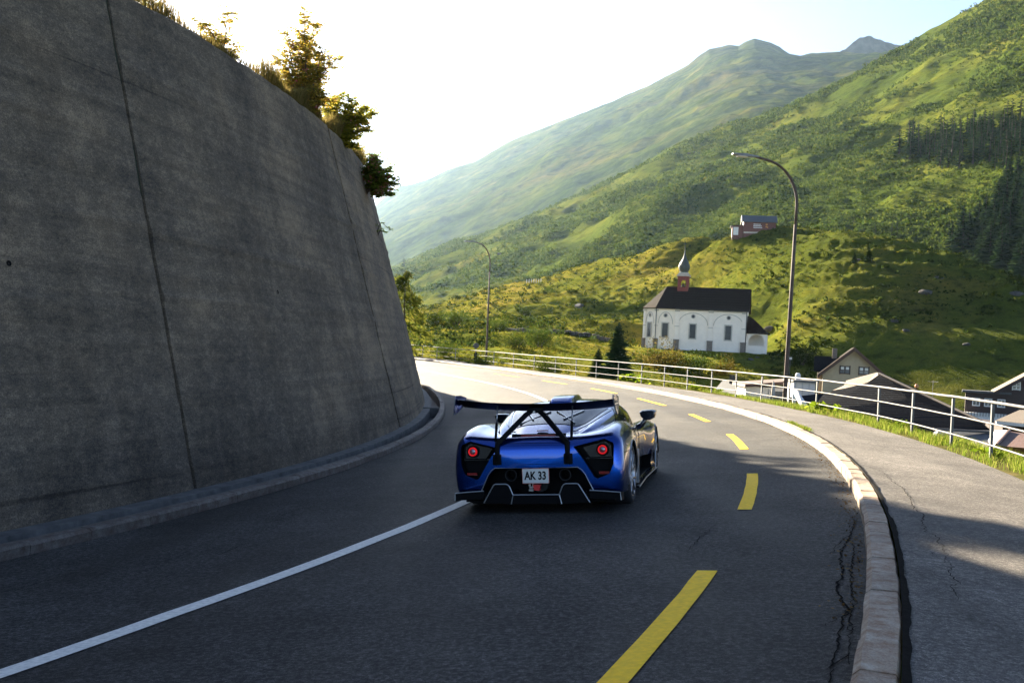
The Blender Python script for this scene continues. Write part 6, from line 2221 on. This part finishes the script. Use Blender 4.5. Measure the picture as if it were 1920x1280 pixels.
def cab_sec(y, n=30):
    zc, wt, wb, zb = [float(pchip(CB[:, 0], CB[:, c], np.array(y))) for c in range(1, 5)]
    P = [(wb + 0.01, zb - 0.06), (wb - 0.01, zb + 0.02), (wb * 0.5 + wt * 0.5 + 0.035, (zb + zc) / 2 + 0.02), (wt, zc - 0.055), (wt * 0.6, zc - 0.014), (0, zc)]
    return catmull(P, n)


def cab_pt(y, v, push=0.0):
    """v in 0..1 from the base line to the roof centre, right side"""
    S_ = cab_sec(y, 61)
    f = v * 60; i = min(59, int(f)); t = f - i
    p = S_[i] * (1 - t) + S_[i + 1] * t
    d = S_[min(60, i + 1)] - S_[max(0, i - 1)]
    nn_ = np.array([-d[1], d[0]]) * -1
    nn_ = np.array([d[1], -d[0]]); nn_ /= np.linalg.norm(nn_) + 1e-9
    S2 = cab_sec(y + 0.03, 61)
    p2 = S2[i] * (1 - t) + S2[i + 1] * t
    slope = (p2[1] - p[1]) / 0.03
    return np.array([p[0] + nn_[0] * push, y - push * slope * abs(nn_[1]), p[1] + nn_[1] * push])


yc = np.linspace(-0.58, 2.95, 60)
hc = np.array([np.column_stack([cab_sec(y)[:, 0], np.full(30, y), cab_sec(y)[:, 1]]) for y in yc])
lc = hc[:, ::-1].copy(); lc[..., 0] *= -1
b = MB(); b.grid(np.concatenate([hc, lc[:, 1:]], 1)[::-1])
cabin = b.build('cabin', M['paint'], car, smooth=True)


def panel(name, yv, vlo, vhi, push, mat, parent, nv=12, side=1, sym=False):
    rows = []
    for y in yv:
        lo, hi = vlo(y), vhi(y)
        r_ = [cab_pt(y, v, push) for v in np.linspace(lo, hi, nv)]
        if sym:
            r_ = r_ + [np.array([-p[0], p[1], p[2]]) for p in r_[::-1][1:]]
        rows.append(r_)
    A = np.array(rows)
    if side < 0:
        A[..., 0] *= -1
    b_ = MB(); b_.grid(A if side < 0 else A[::-1])
    return b_.build(name, mat, parent, smooth=True)


rw_lo = lambda y: float(np.interp(y, [-0.20, 0.0, 0.85], [0.70, 0.58, 0.52]))
panel('rear_window', np.linspace(-0.17, 0.88, 16), rw_lo, lambda y: 1.0, 0.006, M['car_glass'], cabin, 10, sym=True)
panel('windscreen', np.linspace(1.70, 2.75, 14), lambda y: 0.50, lambda y: 1.0, 0.006, M['car_glass'], cabin, 10, sym=True)
for sd_ in (-1, 1):
    panel('side_window', np.linspace(0.62, 2.25, 16), lambda y: 0.16 + 0.16 * max(0, (0.95 - y) / 0.4) ** 2, lambda y: float(np.interp(y, [0.62, 0.95, 1.6, 2.25], [0.30, 0.50, 0.52, 0.22])), 0.006, M['car_glass'], cabin, 8, side=sd_)
    panel('reflection_stripe', np.linspace(-0.30, 0.85, 14), lambda y: float(np.interp(y, [-0.3, 0.0, 0.85], [0.62, 0.50, 0.455])), lambda y: float(np.interp(y, [-0.3, 0.0, 0.85], [0.67, 0.555, 0.495])), 0.007, M['silver'], cabin, 3, side=sd_)  # bright reflection beside the rear glass, drawn as a silver strip
b = MB()
for sx in (-1, 1):
    b.tube([tuple(cab_pt(-0.1, 0.72, 0.012) * np.array([sx, 1, 1])), tuple(cab_pt(0.35, 0.97, 0.012) * np.array([sx, 1, 1]))], 0.014, 6)
    b.tube([tuple(cab_pt(0.0, 0.86, 0.012) * np.array([sx, 1, 1])), tuple(cab_pt(0.45, 0.75, 0.012) * np.array([sx, 1, 1]))], 0.012, 6)
b.build('engine_cover_brace', M['carbon'], cabin)
# roof scoop
sc_ = []
for y, zt, wt, wb in ((0.72, 1.165, .11, .15), (0.80, 1.205, .125, .165), (1.05, 1.235, .135, .18), (1.4, 1.238, .135, .18), (1.62, 1.205, .12, .165), (1.72, 1.16, .10, .14)):
    zb = 1.10
    sc_.append([(-wb, y, zb), (-wb, y, zb + 0.03), (-wt, y, zt), (wt, y, zt), (wb, y, zb + 0.03), (wb, y, zb)])
b = MB(); b.grid(np.array(sc_)[::-1]); b.add(sc_[0], [(5, 4, 3, 2, 1, 0)]); b.add(sc_[-1], [(0, 1, 2, 3, 4, 5)])
scoop = b.build('roof_scoop', M['paint'], car)
bevel(scoop, 0.02, 3, 20)
for k in range(4):
    b = MB(); b.box((0, 0.735 + 0.028 * k, 1.168 + 0.012 * k), (0.17, 0.008, 0.012)); b.build('louvre', M['black'], scoop)
# shut line of the rear clamshell and the bright lip of the tail
for zz_, nm in ((0.775, 'clamshell_gap'), (0.545, 'bumper_gap')):
    b = MB(); b.tube([(x, -0.8125 + 0.02 * (abs(x) / 0.5) ** 2 * 0.5, zz_ + (0.0 if nm == 'bumper_gap' else 0.004)) for x in np.linspace(-0.40, 0.40, 15)], 0.0035, 5); b.build(nm, M['black'], car)
# third brake light and badge on the engine cover tail
b = MB(); b.box((0, -0.60, 0.850), (0.40, 0.05, 0.016)); b.build('brake_light', M['red_glass'], car)
b = MB(); b.box((0, -0.585, 0.852), (0.62, 0.05, 0.028)); b.build('vent_slot', M['black'], car)
b = MB(); b.box((0.02, -0.46, 0.893), (0.13, 0.03, 0.012)); b.build('badge', M['red_glass'], car)

# ---------------------------------------------------------------- rear fascia
for sx in (-1, 1):
    hs = empty('tail_lamp'); hs.parent = car
    poly = [(sx * x, -0.70, z) for x, z in [(.52, .715), (.775, .775), (.84, .735), (.84, .61), (.60, .605)]]
    b = MB(); b.prism(poly if sx > 0 else poly[::-1], (0, 0.03, 0)); b.build('housing', M['carbon'], hs)
    pts = [(sx * x, -0.715, z) for x, z in [(.50, .722), (.775, .785), (.845, .735), (.845, .605), (.595, .598), (.50, .722)]]
    b = MB(); b.tube(pts, 0.008, 6); b.build('bezel', M['black'], hs)
    Mt = Matrix.Translation((sx * 0.742, -0.745, 0.688))
    b = MB(); b.lathe([(0.036, 0.03), (0.038, -0.010), (0.046, -0.012), (0.050, 0.0), (0.050, 0.03)], 32, axis='Y', M=Mt); b.build('light_ring', M['tail_lit'], hs, smooth=True)
    b = MB(); b.lathe([(0.0, 0.0), (0.014, 0.0), (0.016, 0.008), (0.034, -0.004), (0.036, 0.02)], 24, axis='Y', M=Mt); b.build('light_core', M['alloy'], hs, smooth=True)
    b = MB(); b.lathe([(0.052, 0.02), (0.062, -0.004), (0.070, 0.02)], 24, axis='Y', M=Mt); b.build('light_bezel', M['black'], hs, smooth=True)
    b = MB(); b.box((sx * 0.755, -0.735, 0.436), (0.115, 0.02, 0.028)); b.build('reflector', M['red_glass'], hs)
    b = MB(); b.box((sx * 0.70, -0.69, 0.595), (0.30, 0.05, 0.014)); b.build('louvre_bar', M['carbon'], hs)
# silver edged opening
b = MB(); b.tube([(x, -0.822 + 0.03 * abs(x), z) for x, z in [(-.635, .255), (-.55, .432), (-.515, .480), (-.47, .507), (.47, .507), (.515, .480), (.55, .432), (.635, .255)]], 0.006, 6); b.build('opening_trim', M['silver'], car)
b = MB(); b.box((0, -0.33, 0.33), (1.1, 0.02, 0.36)); b.build('grille_back', M['black'], car)
# exhausts
for sx in (-1, 1):
    b = MB(); b.lathe([(0.045, 0.10), (0.050, -0.06), (0.058, -0.06), (0.058, 0.10)], 22, axis='Y', M=Matrix.Translation((sx * 0.31, -0.66, 0.415))); ex = b.build('exhaust', M['black'], car, smooth=True)
    b = MB(); b.lathe([(0.058, -0.055), (0.064, -0.062), (0.07, -0.05)], 22, axis='Y', M=Matrix.Translation((sx * 0.31, -0.66, 0.415))); b.build('exhaust_tip', M['iron'], ex, smooth=True)
# gearbox hint and tow eye in the opening
b = MB(); b.lathe([(0.0, -0.05), (0.09, -0.05), (0.11, 0.02), (0.13, 0.2)], 16, axis='Y', M=Matrix.Translation((0.0, -0.55, 0.30))); b.build('gearbox', M['iron'], car)
b = MB(); b.box((-0.085, -0.70, 0.275), (0.035, 0.02, 0.02)); b.box((-0.06, -0.70, 0.295), (0.02, 0.02, 0.05)); b.box((-0.10, -0.70, 0.30), (0.02, 0.02, 0.03)); b.box((-0.085, -0.70, 0.245), (0.05, 0.02, 0.022)); b.build('linkage', M['silver'], car)
poly = [(-0.045, -0.80, 0.318), (0.045, -0.80, 0.318), (0.028, -0.80, 0.253), (-0.028, -0.80, 0.253)]
b = MB(); b.prism(poly[::-1], (0, 0.05, 0)); b.build('rain_light', simple('rain_light', (0.6, 0.02, 0.02), 0.3, var=0.1), car)
# number plate
pl = empty('number_plate'); pl.parent = car
b = MB(); b.box((0, -0.835, 0.418), (0.305, 0.008, 0.168)); o = b.build('plate_border', M['plate_red'], pl); bevel(o, 0.003, 1)
b = MB(); b.box((0, -0.838, 0.418), (0.294, 0.008, 0.157)); o = b.build('plate_face', M['plate_white'], pl); bevel(o, 0.003, 1)
cu = bpy.data.curves.new('plate_text', 'FONT'); cu.body = 'AK 33'; cu.size = 0.118; cu.align_x = 'CENTER'; cu.align_y = 'CENTER'; cu.extrude = 0.0015; cu.offset = 0.0034
to = bpy.data.objects.new('tmp_text', cu); COL.objects.link(to)
bpy.context.view_layer.update()
tme = bpy.data.meshes.new_from_object(to.evaluated_get(bpy.context.evaluated_depsgraph_get()))
bpy.data.objects.remove(to, do_unlink=True)
tme.materials.clear(); tme.materials.append(M['black'])
tx = link('plate_lettering', tme, pl)
tx.rotation_euler = (R(90), 0, 0); tx.location = (0, -0.8435, 0.418); tx.scale = (0.80, 1.05, 1)
# bracket behind the plate
b = MB(); b.box((0, -0.80, 0.40), (0.16, 0.06, 0.10)); b.build('plate_bracket', M['black'], pl)

# diffuser: floor, fins outlined in silver
df = empty('diffuser'); df.parent = car
b = MB(); b.prism([(-.93, -0.83, .215), (.93, -0.83, .215), (.90, -0.25, .13), (-.90, -0.25, .13)], (0, 0, 0.012)); b.build('floor', M['matt_carbon'], df)
for sx in (-1, 1):
    e1 = [(sx * x, -0.84, z) for x, z in [(.60, .256), (.78, .245), (.935, .232), (.94, .150)]]
    b = MB(); b.tube(e1, 0.0065, 6); b.build('edge_trim', M['silver'], df)
    poly = [(sx * .60, -0.835, .252), (sx * .935, -0.835, .230), (sx * .94, -0.835, .150), (sx * .60, -0.835, .165)]
    b = MB(); b.prism(poly if sx < 0 else poly[::-1], (0, 0.03, 0)); b.build('outer_plane', M['matt_carbon'], df)
    poly = [(sx * .937, -0.835, .23), (sx * .937, -0.835, .14), (sx * .937, -0.55, .12), (sx * .937, -0.55, .21)]
    b = MB(); b.prism(poly, (sx * -0.01, 0, 0)); b.build('end_plate', M['matt_carbon'], df)
    hoop = [(.285, .11), (.262, .212), (.30, .305), (.315, .322), (.34, .332), (.46, .332), (.478, .324), (.495, .30), (.60, .125)]
    b = MB(); b.tube([(sx * x, -0.85, z) for x, z in hoop], 0.0068, 6); b.build('hoop_trim', M['silver'], df)
    poly = [(sx * x, -0.845, z) for x, z in hoop]
    b = MB(); b.prism(poly if sx < 0 else poly[::-1], (0, 0.012, 0)); b.build('channel_back', M['black'], df)
    for x0_, x1_ in ((.285, .262), (.60, .56)):
        pp = [(sx * x0_, -0.845, .11), (sx * (x1_), -0.845, .25), (sx * x1_, -0.3, .22), (sx * x0_, -0.3, .10)]
        b = MB(); b.prism(pp, (sx * 0.008, 0, 0)); b.build('fin', M['matt_carbon'], df)
b = MB(); b.tube([(-.262, -0.85, .212), (.262, -0.85, .212)], 0.0065, 6); b.build('centre_trim', M['silver'], df)
b = MB(); b.prism([(-.262, -0.845, .21), (.262, -0.845, .21), (.28, -0.845, .11), (-.28, -0.845, .11)], (0, 0.02, 0)); b.build('centre_plane', M['black'], df)
b = MB(); b.box((0, 1.2, 0.125), (1.70, 3.8, 0.02)); b.build('underfloor', M['black'], car)

# ---------------------------------------------------------------- rear wing
wg = empty('rear_wing'); wg.parent = car; wg.location = (-0.035, 0, 0)
foil = [(0.0, 0.000), (0.02, 0.014), (0.08, 0.020), (0.18, 0.016), (0.28, 0.012), (0.335, 0.010), (0.34, 0.002), (0.28, -0.014), (0.18, -0.034), (0.08, -0.036), (0.02, -0.018)]


def wing_z(x): return 1.172 + 0.052 * (abs(x) / 0.94) ** 2.2 - 0.022 * x


rows = []
for x in np.linspace(-0.90, 0.90, 41):
    ck = 1.0 - 0.12 * (abs(x) / 0.94) ** 3
    rows.append([(x, -0.28 - f * ck, wing_z(x) + h * 0.9 - 0.045 + 0.22 * f) for f, h in foil])
A = np.array(rows)
b = MB(); b.grid(np.concatenate([A, A[:, :1]], 1)[::-1])
b.add(A[0], [tuple(range(len(foil)))[::-1]]); b.add(A[-1], [tuple(range(len(foil)))])
blade = b.build('wing_blade', M['matt_carbon'], wg, smooth=True); clean(blade); smooth_by_angle(blade, 40)
for sx in (-1, 1):
    z = wing_z(sx * 0.90)
    pts = [(-0.24, z + 0.05), (-0.48, z + 0.085), (-0.66, z + 0.085), (-0.68, z + 0.05), (-0.62, z - 0.10), (-0.56, z - 0.14), (-0.46, z - 0.12), (-0.27, z - 0.04)]
    poly = []
    for y, zz in pts:
        xx = 0.902 + max(0, (z - zz)) * (0.42 if sx < 0 else 0.16)
        poly.append((sx * xx, y, zz))
    b = MB(); b.prism(poly, (sx * 0.012, 0, 0)); ep = b.build('end_plate', M['paint'], wg); clean(ep)
    b = MB(); b.tube([(p[0] + sx * 0.006, p[1], p[2]) for p in poly[2:6]], 0.004, 5); b.build('end_plate_trim', M['silver'], ep)
# V-shaped carrier and the two actuators
for sx in (-1, 1):
    path = [(sx * 0.40, -0.80, 0.60), (sx * 0.40, -0.80, 0.72), (sx * 0.395, -0.79, 0.78), (sx * 0.10, -0.60, 1.085), (sx * 0.05, -0.57, 1.12)]
    b = MB()
    P = [Vector(p) for p in path]
    for i in range(len(P) - 1):
        d = (P[i + 1] - P[i]); L_ = d.length; d.normalize()
        sdv = Vector((0, 1, 0)).cross(d).normalized(); upv = d.cross(sdv)
        ws = 0.027
        V = []
        for e in (P[i] - d * 0.008, P[i + 1] + d * 0.008):
            for a_, c_ in ((-1, -1), (1, -1), (1, 1), (-1, 1)):
                V.append(tuple(e + sdv * a_ * ws + upv * c_ * 0.03))
        b.add(V, [(0, 3, 2, 1), (4, 5, 6, 7), (0, 1, 5, 4), (1, 2, 6, 5), (2, 3, 7, 6), (3, 0, 4, 7)])
    o = b.build('carrier_arm', M['matt_carbon'], wg)
    bevel(o, 0.008, 2)
    b = MB(); b.box((sx * 0.405, -0.80, 0.60), (0.10, 0.06, 0.12)); o = b.build('arm_foot', M['black'], wg); bevel(o, 0.015, 2)
    xa = sx * 0.435
    b = MB(); b.tube([(xa, -0.78, 0.66), (xa - sx * 0.0, -0.66, 1.0)], 0.016, 10); b.build('actuator', M['black'], wg, smooth=True)
    b = MB(); b.tube([(xa, -0.66, 1.0), (xa, -0.58, wing_z(xa) - 0.0)], 0.008, 8); b.build('actuator_rod', M['alloy'], wg, smooth=True)
b = MB(); b.box((0, -0.56, 1.13), (0.17, 0.10, 0.06)); o = b.build('pivot_block', M['black'], wg); bevel(o, 0.01, 2)
b = MB(); b.lathe([(0, -0.02), (0.013, -0.02), (0.015, 0.0)], 12, axis='Y', M=Matrix.Translation((0, -0.615, 1.115))); b.build('pivot_bolt', M['silver'], wg)

# ---------------------------------------------------------------- mirrors, sills, fins
for sx in (-1, 1):
    mr = empty('door_mirror'); mr.parent = car
    ring = []
    for y, k in ((1.86, 0.7), (1.80, 1.0), (1.72, 1.0), (1.66, 0.9)):
        ring.append([(sx * (1.00 + dx * k), y, 0.935 + dz * k) for dx, dz in ((-.115, .035), (-.075, .058), (.07, .062), (.115, .042), (.09, -.042), (.03, -.075), (-.05, -.075), (-.10, -.025))])
    A = np.array(ring)
    b = MB(); b.grid(np.concatenate([A, A[:, :1]], 1) if sx > 0 else np.concatenate([A, A[:, :1]], 1)[::-1]); b.add(A[0], [tuple(range(8))]); b.add(A[-1], [tuple(range(8))])
    o = b.build('mirror_shell', M['carbon'], mr); clean(o); bevel(o, 0.006, 2, 30)
    b = MB(); g0 = A[-1].copy(); c0 = g0.mean(0); g1 = c0 + (g0 - c0) * 0.86; g1[:, 1] -= 0.003; b.add(g1, [tuple(range(8))]); b.build('mirror_glass', M['car_glass'], mr)
    b = MB(); b.tube([(sx * 0.82, 1.80, 0.74), (sx * 0.91, 1.79, 0.80), (sx * 0.975, 1.77, 0.90)], [0.045, 0.036, 0.028], 8); b.build('mirror_stalk', M['carbon'], mr, smooth=True)
    sk = empty('side_skirt'); sk.parent = car
    poly = [(sx * 0.86, 0.42, .125), (sx * 1.0, 0.42, .125), (sx * 0.975, 1.4, .125), (sx * 1.0, 2.62, .125), (sx * 0.86, 2.62, .125)]
    b = MB(); b.prism(poly, (0, 0, 0.02)); b.build('blade', M['carbon'], sk)
    b = MB(); b.tube([(sx * 1.003, 0.42, .138), (sx * 0.98, 1.4, .138), (sx * 1.003, 2.62, .138)], 0.007, 6); b.build('blade_trim', M['silver'], sk)
    poly = [(sx * 0.985, 2.62, .13), (sx * 0.985, 2.72, .36), (sx * 0.985, 2.55, .40), (sx * 0.985, 2.40, .13)]
    b = MB(); b.prism(poly, (sx * 0.02, 0, 0)); fin_ = b.build('front_fin', M['carbon'], sk)
    b = MB(); b.tube([(p[0] + sx * 0.012, p[1], p[2]) for p in (poly[2], poly[3])], 0.006, 6); b.build('front_fin_trim', M['silver'], fin_)
    # intake vane and strut in the hollow flank
    b = MB(); b.prism([(sx * 0.90, 0.62, .16), (sx * 0.97, 0.62, .16), (sx * 0.97, 0.75, .56), (sx * 0.90, 0.75, .56)], (0, 0.05, 0)); b.build('intake_vane', M['silver'], sk)
    # wheel arch lips
    for yy, rr in ((0.0, 0.397), (WB, 0.387)):
        pts = []
        for a in np.linspace(R(-10), R(190), 34):
            y_, z_ = yy + rr * math.cos(a), 0.335 + rr * math.sin(a)
            S_ = body_sec(y_, 120)
            up_ = S_[45:]
            j = int(np.argmin(np.abs(S_[:, 1] - z_) + np.where(S_[:, 0] < 0.7, 9, 0)))
            pts.append((sx * (S_[j, 0] + 0.002), y_, z_))
        b = MB(); b.tube(pts, 0.008, 6); b.build('arch_lip', M['carbon'] if yy > 1 else M['alloy'], car)
    # panel gap between rear quarter and bumper
    S_ = body_sec(-0.45, 120)
    pts = []
    for y_ in np.linspace(-0.62, -0.36, 8):
        Sx = body_sec(y_, 160); j = int(np.argmin(np.abs(Sx[:, 1] - 0.645) + np.where(Sx[:, 0] < 0.7, 9, 0)))
        pts.append((sx * (Sx[j, 0] + 0.0005), y_, 0.645))
    b = MB(); b.tube(pts, 0.004, 5); b.build('panel_gap', M['black'], car)
    # door handle recess and shut line
    pts = []
    for z_ in np.linspace(0.42, 0.78, 12):
        y_ = 1.25 + 0.35 * (0.78 - z_)
        Sx = body_sec(y_, 160); j = int(np.argmin(np.abs(Sx[:, 1] - z_) + np.where(Sx[:, 0] < 0.6, 9, 0)))
        pts.append((sx * (Sx[j, 0] + 0.0005), y_, z_))
    b = MB(); b.tube(pts, 0.004, 5); b.build('door_gap', M['black'], car)

# ---------------------------------------------------------------- wheels
def wheel(x, y, rad, wid, rim_r, steer=0.0):
    sx = 1 if x > 0 else -1
    w = empty('wheel'); w.parent = car; w.location = (x, y, rad - 0.006); w.rotation_euler = (random.uniform(0, 6), 0, 0) if not steer else (0, 0, steer)
    h = wid / 2
    b = MB(); b.lathe([(rim_r, -h * 0.9), (rim_r + 0.02, -h), (rad - 0.03, -h), (rad - 0.006, -h * 0.82), (rad, -h * 0.5), (rad, h * 0.5), (rad - 0.006, h * 0.82), (rad - 0.03, h), (rim_r + 0.02, h), (rim_r, h * 0.9)], 48, axis='X'); b.build('tyre', M['tyre'], w, smooth=True)
    rim = empty('rim'); rim.parent = w
    b = MB(); b.lathe([(rim_r + 0.004, sx * h * 0.98), (rim_r - 0.012, sx * h * 0.98), (rim_r - 0.018, sx * h * 0.8), (rim_r - 0.03, -sx * h * 0.8)], 48, axis='X'); b.build('rim_barrel', M['alloy'], rim, smooth=True)
    b = MB()
    for k in range(5):
        a0 = 2 * math.pi * k / 5
        for da in (-0.17, 0.17):
            a1 = a0 + da; a2 = a0 + da * 1.9
            p0 = Vector((sx * (h * 0.80), 0.05 * math.cos(a0), 0.05 * math.sin(a0)))
            p1 = Vector((sx * (h * 0.88), rim_r * 0.55 * math.cos(a1), rim_r * 0.55 * math.sin(a1)))
            p2 = Vector((sx * (h * 0.94), (rim_r - 0.012) * math.cos(a2), (rim_r - 0.012) * math.sin(a2)))
            b.tube([tuple(p0), tuple(p1), tuple(p2)], [0.020, 0.015, 0.016], 6)
    b.lathe([(0.0, sx * h * 0.86), (0.035, sx * h * 0.86), (0.05, sx * h * 0.78), (0.055, sx * h * 0.4)], 20, axis='X')
    b.build('spokes', M['alloy'], rim, smooth=True)
    b = MB(); b.lathe([(0.06, -sx * 0.0), (rim_r * 0.82, 0.0), (rim_r * 0.82, sx * 0.03), (0.06, sx * 0.03)], 32, axis='X'); b.build('brake_disc', M['iron'], w, smooth=True)


for sx in (-1, 1):
    wheel(sx * 0.815, 0.0, 0.352, 0.325, 0.262)
    wheel(sx * 0.825, WB, 0.340, 0.265, 0.252, steer=0.05)
